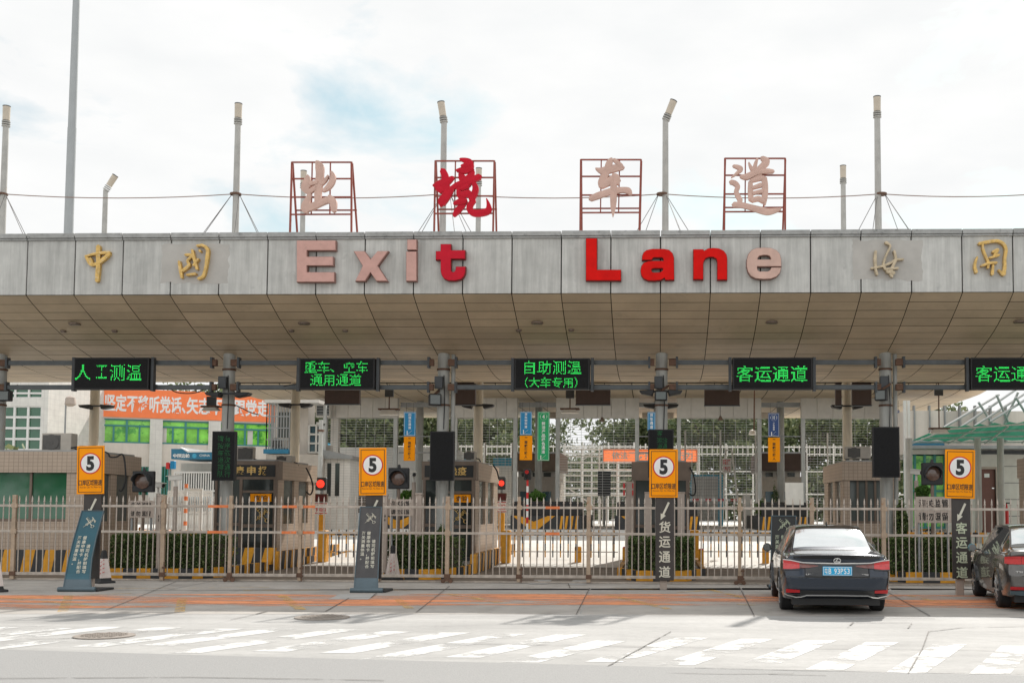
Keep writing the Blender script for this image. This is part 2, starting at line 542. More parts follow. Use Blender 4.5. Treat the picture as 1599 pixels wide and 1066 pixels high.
def put_column(mb, s, xc, ztop, size, pitch, Y, depth=0.012, bold=0.012, mi=0):
    """Characters one under another."""
    z = ztop
    for ch in s:
        if ch == ' ':
            z -= pitch
            continue
        if ch in '，。、':
            put_text(mb, ch, xc - size * 0.3, xc - size * 0.05, z - size * 0.45, z - size * 0.15, Y, depth, bold, mi)
        else:
            put_text(mb, ch, xc - size / 2, xc + size / 2, z - size, z, Y, depth, bold, mi)
        z -= pitch
    return mb

def led_text(mb, s, X0, X1, Z0, Z1, Y, rows, fill=0.72, drop=0.0):
    """Lit diodes of a dot matrix screen that spell s."""
    vs, fs, (a, b, c, d) = glyph(s, 0.001, False)
    tris = []
    for f in fs:
        for k in range(1, len(f) - 1):
            tris.append((vs[f[0]], vs[f[k]], vs[f[k + 1]]))
    cell = (Z1 - Z0) / rows
    cols = max(1, int(round((X1 - X0) / cell)))
    on = set()
    su, sv = (b - a) / cols, (d - c) / rows
    for (p, q, r) in tris:
        u0 = int((min(p[0], q[0], r[0]) - a) / su) - 1; u1 = int((max(p[0], q[0], r[0]) - a) / su) + 1
        v0 = int((min(p[1], q[1], r[1]) - c) / sv) - 1; v1 = int((max(p[1], q[1], r[1]) - c) / sv) + 1
        den = (q[1] - r[1]) * (p[0] - r[0]) + (r[0] - q[0]) * (p[1] - r[1])
        if abs(den) < 1e-12: continue
        for i in range(max(0, u0), min(cols, u1 + 1)):
            for j in range(max(0, v0), min(rows, v1 + 1)):
                x, y = a + (i + 0.5) * su, c + (j + 0.5) * sv
                l1 = ((q[1] - r[1]) * (x - r[0]) + (r[0] - q[0]) * (y - r[1])) / den
                l2 = ((r[1] - p[1]) * (x - r[0]) + (p[0] - r[0]) * (y - r[1])) / den
                if l1 >= -0.04 and l2 >= -0.04 and l1 + l2 <= 1.04:
                    on.add((i, j))
    rnd = random.Random(len(s) * 31 + rows)
    for (i, j) in sorted(on):
        if rnd.random() < drop: continue
        x, z, h = X0 + (i + 0.5) * cell, Z0 + (j + 0.5) * cell, cell * fill / 2
        mb.add([(x - h, Y, z - h), (x + h, Y, z - h), (x + h, Y, z + h), (x - h, Y, z + h)], [(0, 1, 2, 3)])
    return mb

def catmull(p, k=6):
    if len(p) < 3: 
        k = 3
    q = [p[0]] + list(p) + [p[-1]]
    out = []
    for i in range(1, len(q) - 2):
        for j in range(k):
            t = j / k
            out.append(tuple(0.5 * (2 * b + (c - a) * t + (2 * a - 5 * b + 4 * c - d) * t * t + (3 * b - a - 3 * c + d) * t ** 3)
                             for a, b, c, d in zip(q[i - 1], q[i], q[i + 1], q[i + 2])))
    out.append(tuple(p[-1]))
    return out

def brush(mb, strokes, ox, oy, sc, Y, depth, wmul=1.0, step=0.004, mi=0):
    """Brush strokes (x, y, half width in drawing units) as raised strokes on the plane Y."""
    for si, st in enumerate(strokes):
        pts = catmull(st)
        P = [(W(ox + x / sc, oy + y / sc, Y), max(1.0, h) * wmul / sc / FPX * Y) for x, y, h in pts]
        n = len(P)
        Lf, Rt, Mid = [], [], []
        for i in range(n):
            a, b = P[max(0, i - 1)][0], P[min(n - 1, i + 1)][0]
            d = Vector((b.x - a.x, 0, b.z - a.z))
            if d.length < 1e-6: d = Vector((1, 0, 0))
            d.normalize()
            nn = Vector((-d.z, 0, d.x))
            c, h = P[i]
            Lf.append(c + nn * h); Rt.append(c - nn * h); Mid.append(c)
        d0 = (P[0][0] - P[1][0]); d0.y = 0; d0.normalize()
        d1 = (P[-1][0] - P[-2][0]); d1.y = 0; d1.normalize()
        cap0 = P[0][0] + d0 * P[0][1] * 0.8
        cap1 = P[-1][0] + d1 * P[-1][1] * 0.8
        yf = -depth - step * (si % 7)
        vs, fs = [], []
        rows = [[cap0] * 3] + [[Lf[i], Mid[i], Rt[i]] for i in range(n)] + [[cap1] * 3]
        for r in rows:                                    # left edge back, left edge front, ridge, right edge front, right edge back
            l, m_, r_ = r
            vs += [Vector((l.x, Y, l.z)), Vector((l.x, Y + yf * 0.94, l.z)), Vector((m_.x, Y + yf, m_.z)), Vector((r_.x, Y + yf * 0.94, r_.z)), Vector((r_.x, Y, r_.z))]
        for i in range(len(rows) - 1):
            for j in range(4):
                fs.append((i * 5 + j, i * 5 + j + 1, (i + 1) * 5 + j + 1, (i + 1) * 5 + j))
        mb.add(vs, fs, mi)
    return mb

def outline(loops, ox, oy, sc, Y, depth, bevel=0.012, grow=0.0):
    """Closed pixel outlines (first outer, then holes) as an extruded letter whose back stands on the plane Y."""
    c = bpy.data.curves.new('outline', 'CURVE')
    c.dimensions = '2D'
    c.fill_mode = 'BOTH'
    c.extrude = depth / 2 - bevel
    c.bevel_depth = bevel
    c.bevel_resolution = 1
    c.offset = grow
    for lp in loops:
        s = c.splines.new('POLY')
        s.points.add(len(lp) - 1)
        for p, q in zip(s.points, lp):
            v = W(ox + q[0] / sc, oy + q[1] / sc, Y)
            p.co = (v.x, v.z, 0, 1)
        s.use_cyclic_u = True
    o = bpy.data.objects.new('outline', c)
    m = o.to_mesh()
    mb = MB()
    mb.add([(v.co.x, Y - depth / 2 - v.co.z, v.co.y) for v in m.vertices], [tuple(p.vertices) for p in m.polygons])
    o.to_mesh_clear()
    bpy.data.objects.remove(o)
    bpy.data.curves.remove(c)
    return mb

def smooth_loop(pts, k=3):
    n = len(pts)
    out = []
    for i in range(n):
        a, b, c, d = pts[i - 1], pts[i], pts[(i + 1) % n], pts[(i + 2) % n]
        for j in range(k):
            t = j / k
            out.append(tuple(0.5 * (2 * q + (r - p) * t + (2 * p - 5 * q + 4 * r - s) * t * t + (3 * q - p - 3 * r + s) * t ** 3)
                             for p, q, r, s in zip(a, b, c, d)))
    return out
# ================================================================== ground
def gz(y):
    return 0.0 if y <= 33 else (0.75 * (y - 33) / 17 if y < 50 else 0.75)

def ground_material():
    m = bpy.data.materials.new('worn concrete slabs')
    m.use_nodes = True
    t = m.node_tree
    b = t.nodes['Principled BSDF']
    b.inputs['Roughness'].default_value = 0.82
    co = N(t, 'ShaderNodeTexCoord')
    def noise(scale, detail, stretch=None, rough=0.6):
        n = N(t, 'ShaderNodeTexNoise')
        n.inputs['Scale'].default_value = scale
        n.inputs['Detail'].default_value = detail
        n.inputs['Roughness'].default_value = rough
        if stretch:
            p = N(t, 'ShaderNodeMapping')
            p.inputs['Scale'].default_value = stretch
            t.links.new(co.outputs['Object'], p.inputs['Vector'])
            t.links.new(p.outputs['Vector'], n.inputs['Vector'])
        else:
            t.links.new(co.outputs['Object'], n.inputs['Vector'])
        return n.outputs['Fac']
    def rng(v, a, b_, c, d):
        q = N(t, 'ShaderNodeMapRange')
        for k, val in zip(('From Min', 'From Max', 'To Min', 'To Max'), (a, b_, c, d)):
            q.inputs[k].default_value = val
        t.links.new(v, q.inputs['Value'])
        return q.outputs['Result']
    def mul(a, c):
        q = N(t, 'ShaderNodeMath', operation='MULTIPLY')
        t.links.new(a, q.inputs[0]); t.links.new(c, q.inputs[1])
        return q.outputs[0]
    f = mul(rng(noise(0.45, 6), 0.3, 0.7, 0.86, 1.12), rng(noise(7, 8, None, 0.7), 0.3, 0.7, 0.9, 1.1))
    f = mul(f, rng(noise(1.1, 6, (0.25, 1.6, 1)), 0.35, 0.75, 1.08, 0.82))
    f = mul(f, rng(noise(40, 3), 0.3, 0.7, 0.94, 1.06))
    v = N(t, 'ShaderNodeVectorMath', operation='SCALE')
    v.inputs[0].default_value = (0.345, 0.338, 0.325)
    t.links.new(f, v.inputs['Scale'])
    t.links.new(v.outputs['Vector'], b.inputs['Base Color'])
    bp = N(t, 'ShaderNodeBump')
    bp.inputs['Strength'].default_value = 0.25
    bp.inputs['Distance'].default_value = 0.01
    t.links.new(noise(30, 5), bp.inputs['Height'])
    t.links.new(bp.outputs['Normal'], b.inputs['Normal'])
    return m

def worn_paint(name, col, lo, hi, stretch=(1, 1, 1), scale=1.2, var=0.15, rough=0.7):
    m = M(name, col, rough, var=var, scale=4)
    t = m.node_tree
    b = t.nodes['Principled BSDF']
    co = N(t, 'ShaderNodeTexCoord')
    p = N(t, 'ShaderNodeMapping')
    p.inputs['Scale'].default_value = stretch
    n = N(t, 'ShaderNodeTexNoise')
    n.inputs['Scale'].default_value = scale
    n.inputs['Detail'].default_value = 9
    n.inputs['Roughness'].default_value = 0.68
    r = N(t, 'ShaderNodeMapRange')
    r.inputs['From Min'].default_value = lo
    r.inputs['From Max'].default_value = hi
    t.links.new(co.outputs['Object'], p.inputs['Vector'])
    t.links.new(p.outputs['Vector'], n.inputs['Vector'])
    t.links.new(n.outputs['Fac'], r.inputs['Value'])
    t.links.new(r.outputs['Result'], b.inputs['Alpha'])
    return m

MT['ground'] = ground_material()
MT['asphalt'] = M('pale worn asphalt', (0.275, 0.272, 0.266), 0.85, var=0.16, scale=60, bump=0.5, stain=(0.25, 0.245, 0.24), stain_at=(0.5, 0.9))
MT['zebra'] = worn_paint('worn white road paint', (0.55, 0.545, 0.53), 0.41, 0.51, (1, 1, 1), 1.3, 0.10)
MT['orangeband'] = worn_paint('worn orange road paint', (0.82, 0.31, 0.14), 0.43, 0.60, (0.25, 1.2, 1), 1.1, 0.25)
MT['yellowline'] = worn_paint('worn yellow road line', (0.66, 0.42, 0.14), 0.42, 0.66, (1, 1, 1), 2.0)
MT['crack'] = M('joint sealant', (0.115, 0.10, 0.09), 0.9, var=0.3)
MT['crack_faint'] = worn_paint('faded slab joint', (0.10, 0.09, 0.08), 0.38, 0.5, (1, 1, 1), 2.0)
MT['iron'] = M('cast iron cover', (0.27, 0.235, 0.205), 0.8, metal=0.0, var=0.3, scale=25)
MT['stainpatch'] = worn_paint('dark oily stain', (0.17, 0.15, 0.14), 0.42, 0.62, (0.5, 1, 1), 0.8)
MT['whitepatch'] = M('pale repaired slab', (0.385, 0.375, 0.36), 0.85, var=0.1, scale=3)

g = MB()
ys = [-80, 8, 14, 20, 26, 33, 36, 39, 42, 45, 48, 50, 80, 200, 1600]
xs = [-900, -60, -20, 20, 60, 900]
for y in ys:
    for x in xs:
        g.v.append((x, y, gz(y)))
for j in range(len(ys) - 1):
    for i in range(len(xs) - 1):
        a = j * len(xs) + i
        g.f.append((a, a + 1, a + len(xs) + 1, a + len(xs))); g.m.append(0)
tag(g.build('ground', MT['ground'], smooth=True), kind='structure')

def sheet(name, mat, polys, lift, kind='structure'):
    m = MB()
    for poly in polys:
        n = len(poly)
        m.add([(p[0], p[1], gz(p[1]) + lift) for p in poly], [tuple(range(n))])
    return tag(m.build(name, mat), kind=kind)

ga = [G(-60, 1012), G(400, 1025), G(1000, 1040), G(1660, 1056)]
sheet('road', MT['asphalt'], [[(-40, -60), (40, -60), (40, 11.2), (ga[3].x, ga[3].y), (ga[2].x, ga[2].y), (ga[1].x, ga[1].y), (ga[0].x, ga[0].y), (-40, ga[0].y + 3)]], 0.004)

def strip(pts, wd):
    """Thin ground strip through photo points."""
    P = [Vector(p) for p in pts]
    out = []
    for a, b in zip(P, P[1:]):
        d = (b - a); d.z = 0
        d.normalize()
        s = Vector((-d.y, d.x, 0)) * wd / 2
        out.append([a + s, a - s, b - s, b + s][::-1])
    return out

def gp(*pts):
    return [G(x, y) for x, y in pts]

def rectg(x0, y0, x1, y1):
    return gp((x0, y1), (x1, y1), (x1, y0), (x0, y0))

MT['apron'] = M('stained apron slab with warm shade tone', (0.36, 0.335, 0.305), 0.8, var=0.2, scale=1.1, bump=0.15, island=0.08, stain=(0.25, 0.225, 0.20), stain_at=(0.52, 0.72))  # stained slab, base colour warmed to stand in for bounced light in shade
sheet('apron_shade_pavement', MT['apron'], [gp((-60, 958), (905, 958.5), (921, 918.5), (-60, 921.5)), gp((907, 958.5), (1176, 961), (1156, 917.5), (923, 918.5)), gp((1178, 961), (1452, 962), (1386, 918), (1158, 917.5)), gp((1455, 962), (1700, 964), (1700, 921), (1389, 918)),
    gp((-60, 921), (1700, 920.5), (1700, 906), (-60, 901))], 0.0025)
# worn zebra crossing: slanted stripes
zb = []
heads = [(-35, 974), (52, 976), (95, 980), (180, 978), (265, 979), (360, 981), (448, 980), (540, 982), (622, 985), (712, 987), (800, 989), (893, 990), (988, 992), (1082, 995), (1182, 997), (1282, 999), (1378, 1002), (1484, 1005), (1590, 1008), (1690, 1012)]
rz_ = random.Random(3)
for i, (x, y) in enumerate(heads):
    p = G(x, y)
    ln = rz_.uniform(2.3, 3.1)
    dx, dy = -0.40 * ln - 0.015 * p.x * ln * 0, -0.92 * ln
    w2 = 0.21
    zb.append([(p.x - w2 + dx, p.y + dy), (p.x + w2 + dx, p.y + dy), (p.x + w2, p.y), (p.x - w2, p.y)])
sheet('crosswalk_marking', MT['zebra'], zb, 0.003)

# orange band with yellow hatching in the shade before the gates
sheet('orange_band_marking', MT['orangeband'], [gp((-40, 951), (420, 946), (900, 944), (1240, 945), (1660, 951), (1660, 930), (1240, 927), (900, 927), (420, 927), (-40, 929))], 0.006)
yl = []
for a, b, wd in (((-30, 936), (230, 925), .12), ((20, 934), (140, 946), .14), ((98, 955), (108, 929), .16), ((280, 956), (285, 934), .16), ((440, 930), (470, 952), .18), ((700, 927), (780, 941), .2),
                 ((620, 935), (640, 950), .15), ((950, 929), (1045, 951), .16), ((1060, 925), (1110, 921), .14), ((1110, 921), (1160, 933), .14), ((380, 922), (500, 921), .08), ((540, 918), (640, 922), .08),
                 ((960, 919), (1030, 921), .07), ((150, 919), (420, 917), .06), ((1150, 944), (1300, 948), .12), ((1420, 930), (1480, 943), .12)):
    yl += strip(gp(a, b), wd)
sheet('yellow_line_marking', MT['yellowline'], yl, 0.010)

cr_ = []
for pts, wd in (([(-30, 952), (165, 953), (275, 908)], .016), ([(-30, 922), (470, 921), (1110, 919), (1230, 920)], .016), ([(400, 959), (418, 954), (508, 955), (545, 934)], .02), ([(650, 956), (702, 915)], .016),
                ([(745, 957), (900, 959), (1092, 962)], .024), ([(900, 959), (921, 918)], .016), ([(1155, 917), (1178, 962)], .016), ([(360, 968), (418, 955)], .016), ([(530, 934), (580, 933), (588, 926)], .02),
                ([(1385, 924), (1452, 962)], .016), ([(1318, 966), (1420, 965), (1460, 966)], .024), ([(890, 918), (886, 908)], .02), ([(340, 906), (262, 921)], .016)):
    cr_ += strip(gp(*pts), wd)
sheet('slab_joint', MT['crack'], cr_, 0.014)
cf = []
for pts, wd in (([(40, 998), (130, 996), (240, 985), (330, 984)], .02), ([(615, 1004), (810, 1006), (1005, 1010)], .02), ([(950, 1040), (1005, 1010), (1048, 986)], .016), ([(1005, 1010), (1230, 1012), (1440, 1014), (1640, 1017)], .02),
                ([(1418, 1052), (1440, 1014), (1450, 986)], .016), ([(1090, 962), (1180, 962)], .02), ([(1450, 986), (1500, 980), (1640, 977)], .025), ([(1324, 980), (1332, 972), (1425, 972), (1418, 981)], .025),
                ([(-30, 1060), (300, 1058), (600, 1063)], .02), ([(1040, 1051), (1140, 1053), (1240, 1052)], .016), ([(1200, 1053), (1290, 1055)], .016), ([(1085, 1043), (1250, 1047), (1600, 1052)], .02)):
    cf += strip(gp(*pts), wd)
sheet('faded_slab_joint', MT['crack_faint'], cf, 0.012)
sheet('pale_slab_patch', MT['whitepatch'], [gp((826, 912), (855, 912), (862, 905), (835, 905)), gp((885, 913), (915, 913), (920, 906), (895, 906)), gp((512, 936), (575, 936), (588, 928), (530, 928))], 0.010)

def manhole(px, py, r, label):
    p = G(px, py)
    t = thing('manhole_cover', label, 'manhole cover', (p.x, p.y, 0), 'iron covers set in the road')
    m = MB().lathe((0, 0, 0), [(r + .06, 0.002), (r + .06, 0.016), (r, 0.017)], 28)
    m.build('ring', MT['iron'], t, world=False)
    k = MB().lathe((0, 0, 0), [(r - .015, 0.0175), (r - .02, 0.02)], 28)
    for a in range(-4, 5):
        for b in range(-4, 5):
            x, y = a * r / 5, b * r / 5
            if x * x + y * y < (r * .86) ** 2:
                k.box(x - r * .06, x + r * .06, y - r * .06, y + r * .06, 0.019, 0.028)
    k.build('lid', MT['iron'], t, world=False)
manhole(163, 993, .32, 'round iron cover in the sunlit crossing, the nearest to the left edge')
manhole(503, 964, .36, 'round iron cover lying at the edge of the canopy shade below the charcoal leaning board')

# drain grate before the gate pair
t = thing('drain_grate', 'rusty drain grate in the slabs below the gate middle', 'drain grate', G(815, 908))
gm = MB()
for k in range(12):
    gm.box(-.34 + k * .06, -.31 + k * .06, -.09, .09, .004, .03)
gm.box(-.36, .36, -.12, -.09, .004, .028); gm.box(-.36, .36, .09, .12, .004, .028)
gm.build('bars', MT['rust'], t, world=False)

# ================================================================== canopy
YF, YB = 27.8, 40.3
PIT = 1.247
XL = .016 - 22 * PIT
XR = XL + 41 * PIT
prof = [(27.8, 6.99), (28.07, 6.85), (28.7, 6.58), (29.36, 6.33), (30.15, 6.11), (31.02, 5.91), (31.7, 5.79), (32.7, 5.68), (33.8, 5.62), (35.0, 5.64), (36.2, 5.74), (37.4, 5.95), (38.6, 6.25), (39.5, 6.55), (40.3, 6.9)]
_k = (W(1030, 458, YF).z - EYE.z) / (6.99 - EYE.z)
prof = [(y, EYE.z + (z - EYE.z) * _k) for y, z in prof]
ZB = prof[0][1]                      # bottom of the fascia
ZT = W(1030, 359.5, YF - .07).z      # top of the coping
canopy = thing('toll_canopy', 'long wing shaped concrete canopy over the exit lanes with grey fascia', 'canopy', (0, 34, 5.6))
def arc_sample(step):
    P = [prof[0]]
    pts = catmull(prof, 8)
    acc = 0
    for a, b in zip(pts, pts[1:]):
        l = math.dist(a, b)
        while acc + l >= step:
            f = (step - acc) / l
            a = (a[0] + (b[0] - a[0]) * f, a[1] + (b[1] - a[1]) * f)
            P.append(a)
            l = math.dist(a, b)
            acc = 0
        acc += l
    P.append(prof[-1])
    return P
arc = arc_sample(0.375)
sf = MB(); back = MB()
nx = int(round((XR - XL) / PIT))
for j in range(len(arc) - 1):
    (y0, z0), (y1, z1) = arc[j], arc[j + 1]
    back.add([(XL, y0, z0 + .03), (XR, y0, z0 + .03), (XR, y1, z1 + .03), (XL, y1, z1 + .03)], [(0, 3, 2, 1)])
    l = math.dist(arc[j], arc[j + 1])
    e = 0.007 / l
    ya, za, yb, zb_ = y0 + (y1 - y0) * e, z0 + (z1 - z0) * e, y1 - (y1 - y0) * e, z1 - (z1 - z0) * e
    for i in range(nx):
        x0, x1 = XL + i * PIT + .010, XL + (i + 1) * PIT - .010
        d = random.uniform(-.003, .003)
        sf.add([(x0, ya, za + d), (x1, ya, za + d), (x1, yb, zb_ + d), (x0, yb, zb_ + d)], [(0, 3, 2, 1)])
sf.build('soffit', MT['soffit'], canopy)
back.build('soffit_backing', MT['joint'], canopy)
fa = MB(); fb = MB(); cp = MB()
for i in range(nx):
    x0, x1 = XL + i * PIT + .015, XL + (i + 1) * PIT - .015
    fa.box(x0, x1, YF, YF + .12, ZB + .01, ZT - .14)
    cp.box(x0 - .004, x1 + .004, YF - .07, YF + .5, ZT - .12, ZT + random.uniform(-.006, .006))
    cp.box(x0 - .004, x1 + .004, YF - .045, YF + .2, ZT - .175, ZT - .125)
fb.box(XL, XR, YF + .05, YF + .3, ZB + .005, ZT - .13)
fa.build('fascia', MT['fascia'], canopy, bevel=.006)
fb.build('fascia_backing', MT['joint'], canopy)
cp.build('coping', MT['coping'], canopy, bevel=.008)
rf = MB().box(XL, XR, YF + .5, YB, ZT - .3, ZT - .14).box(XL, XR, YB, YB + .15, ZB - .1, ZT)
rf.box(XL - .15, XL, YF, YB + .15, ZB - .1, ZT - .05).box(XR, XR + .15, YF, YB + .15, ZB - .1, ZT - .05)
rf.build('roof', MT['roof'], canopy)
# tan repainted patches round two of the gilded characters
pt = MB()
def patch(x0, y0, x1, y1, seed):
    a, b, c, d = PR(x0, y0, x1, y1, YF - .004)
    rr = random.Random(seed)
    n = 14
    poly = []
    for k in range(n): poly.append((a + (b - a) * k / n, d + rr.uniform(-.03, .03)))
    for k in range(n): poly.append((b + rr.uniform(-.03, .03), d + (c - d) * k / n))
    for k in range(n): poly.append((b + (a - b) * k / n, c + rr.uniform(-.04, .04)))
    for k in range(n): poly.append((a + rr.uniform(-.03, .03), c + (d - c) * k / n))
    MB().prism(poly, YF - .004, YF + .02).build('patch', MT['patch'], canopy)
patch(252, 381, 357, 442, 1)
patch(1331, 375, 1440, 437, 2)
dl = MB()
for x, y in ((117, 503), (475, 502), (839, 501), (1205, 499), (1592, 498)):
    # recessed downlights in the soffit
    best = None
    for (y0, z0), (y1, z1) in zip(arc, arc[1:]):
        p = W(x, y, (y0 + y1) / 2)
        e = abs(p.z - (z0 + z1) / 2)
        if best is None or e < best[0]: best = (e, p, (z0 + z1) / 2)
    p = best[1]
    dl.lathe((p.x, p.y, best[2] - .035), [(.14, .0), (.16, .02), (.16, .05)], 14)
for x, y in ((99, 519), (179, 519), (539, 518), (455, 519), (810, 518), (892, 518)):
    best = None
    for (y0, z0), (y1, z1) in zip(arc, arc[1:]):
        p = W(x, y, (y0 + y1) / 2)
        e = abs(p.z - (z0 + z1) / 2)
        if best is None or e < best[0]: best = (e, p, (z0 + z1) / 2)
    p = best[1]
    dl.lathe((p.x, p.y, best[2] - .05), [(.06, .0), (.08, .03), (.08, .06)], 10)
dl.build('downlight', MT['bronze'], canopy)

# ================================================================== columns, masts
YC, YR = 31.0, 37.0
COLX = [W(x, 640, YC).x for x in (-1, 356.5, 692, 1033, 1383, 1735)]
COLR = [W(x, 660, YR).x for x in (147, 461, 747, 1033, 1323, 1618)]
cw = ['column at the left edge beside the wide booth', 'column behind the first dark vertical led panel', 'rust streaked column behind the blank vertical led panel second along', 'column behind the half hidden led panel and third speed board', 'column behind the blank vertical led panel beside the parked black sedan', 'column beyond the last led board']
fl = None
for i, X in enumerate(COLX):
    t = thing('canopy_column', 'round grey painted steel ' + cw[i], 'column', (X, YC, 0), 'round front columns under the canopy')
    MB().tube((0, 0, 0), (0, 0, 6.05), .18, .165, 20).build('shaft', MT['column'], t, world=False, smooth=True)
    if i in (2, 4): MB().tube((.27, .03, .2), (.27, .03, 6.05), .06, .06, 10).build('drain_pipe', MT['column'], t, world=False, smooth=True)
    MB().lathe((0, 0, 0), [(.34, 0), (.34, .04), (.22, .05)], 16).build('base_plate', MT['column'], t, world=False)
    MB().box(-.20, .03, -.30, -.16, 5.02, 5.36).build('junction_box', MT['darkgrey'], t, world=False, bevel=.012)
    m = MB().path([Vector((.05, -.20, 5.4)), Vector((.08, -.21, 4.6)), Vector((.06, -.20, 3.9))], .014, 5)
    m.build('conduit', MT['rubber'], t, world=False)
    for zz in (4.55, 5.55): MB().lathe((0, 0, zz), [(.186, 0), (.19, .005), (.19, .05), (.186, .055)], 18).build('strap', MT['rust'], t, world=False)
rw = ['behind the wide tiled booth', 'beside the caged air conditioner', 'between the second led board and the green lane sign', 'hidden behind the middle column', 'beside the tiled booth near the parked sedan', 'under the right end of the canopy']
for i, X in enumerate(COLR):
    t = thing('canopy_column', 'slender cream rear canopy column ' + rw[i], 'column', (X, YR, gz(YR)), 'slender rear columns under the canopy')
    MB().tube((0, 0, 0), (0, 0, 5.75), 0.16, .15, 18).build('shaft', MT['column_warm'], t, world=False, smooth=True)
    MB().lathe((0, 0, 0), [(.3, 0), (.3, .04), (.22, .05)], 16).build('base_plate', MT['column'], t, world=False)

def mast(name, X, Y, ztop, label, tilt=(0, 0), group='lamp masts on the canopy roof'):
    t = thing(name, label, 'lamp mast', (X, Y, ZT - .2), group)
    h = ztop - ZT + .2
    MB().tube((0, 0, 0), (0, 0, h - .62), .098, .082, 14).build('pole', MT['mast'], t, world=False, smooth=True)
    hd = bpy.data.objects.new('lamp_head', None); C.objects.link(hd); hd.parent = t
    hd.location = (0, 0, h - .64); hd.rotation_euler = (tilt[0], tilt[1], 0)
    k = MB()
    for j in range(3): k.lathe((0, 0, .01 + j * .065), [(.088, 0), (.115, .012), (.115, .035), (.088, .046)], 16)
    k.build('collar', MT['mast'], hd, world=False)
    MB().lathe((0, 0, .20), [(.098, 0), (.104, .40)], 16).build('lamp_shade', MT['lamp_glass'], hd, world=False, smooth=True)
    MB().lathe((0, 0, .60), [(.108, 0), (.108, .025), (.05, .04)], 16).build('cap', MT['darkgrey'], hd, world=False)
    return t
for px, pyt, tl, lb in ((7.5, 165, (0, 0), 'tall lamp mast at the left edge with straight lamp head'), (371, 161, (0, 0), 'tall lamp mast left of the first rooftop character with straight lamp head'),
                        (694, 158, (0, -.16), 'tall lamp mast behind the red rooftop character with head leaning left'), (1041, 154, (0, .38), 'tall lamp mast between rooftop characters with head bent to the right'),
                        (1373, 150, (0, 0), 'tall lamp mast right of the last rooftop character, head upright')):
    p = W(px, pyt, YC)
    mx_ = W(px - 2, 300, YC).x
    mast('roof_lamp_mast', mx_, YC, p.z, lb, tl)
for px, pyt, tl, lb in ((172, 269, (0, .55), 'short lamp mast with orange tinted head bent to the right'), (473, 266, (0, 0), 'short pale lamp mast behind the first pink rooftop character'),
                        (747, 262, (0, 0), 'short pale lamp mast behind the red rooftop character'), (1317, 258, (0, 0), 'short lamp mast just right of the last rooftop character')):
    p = W(px, pyt, YR)
    mx_ = W(px - (8 if tl[1] else 0), 330, YR).x
    mast('roof_lamp_mast', mx_, YR, p.z, lb, tl)

# guy wires and the wire along the masts
zc = 0
mastX = [W(x, 303, YC) for x in (3, 368, 697, 1034, 1376)]
wires = [(-14, 0), (-9, 0)]
t = thing('mast_cable', 'thin rusty cable strung along the tall lamp masts', 'cable', (0, YC, 10.3))
mw = MB()
ends = [W(-80, 305, YC)] + mastX + [W(1680, 298, YC)]
for a, b in zip(ends, ends[1:]):
    pts = []
    for k in range(9):
        f = k / 8
        q = a.lerp(b, f); q.z -= .12 * 4 * f * (1 - f)
        pts.append(q)
    mw.path(pts, .014, 5)
mw.build('wire', MT['rustwire'], t)
gl = ['at the left edge', 'left of the first rooftop character', 'behind the red rooftop character', 'between the third and last rooftop characters', 'right of the last rooftop character']
for i, p in enumerate(mastX):
    t = thing('guy_wires', 'thin guy wires bracing the tall mast ' + gl[i], 'guy wires', (p.x, YC, p.z), 'guy wires of the tall masts')
    m = MB()
    for (dx, yy) in ((-1.15, YC - .6), (-.62, YC - 1.6), (.65, YC - 1.8), (.95, YC + .6), (1.25, YC - .3)):
        m.tube((p.x + .1 * (1 if dx > 0 else -1), YC, p.z), (p.x + dx, yy, ZT - .13), .009, .009, 5)
    m.build('wire', MT['wire'], t)
    MB().lathe((p.x, YC, p.z - .03), [(.16, 0), (.16, .05)], 12).build('clamp_ring', MT['rust'], t)

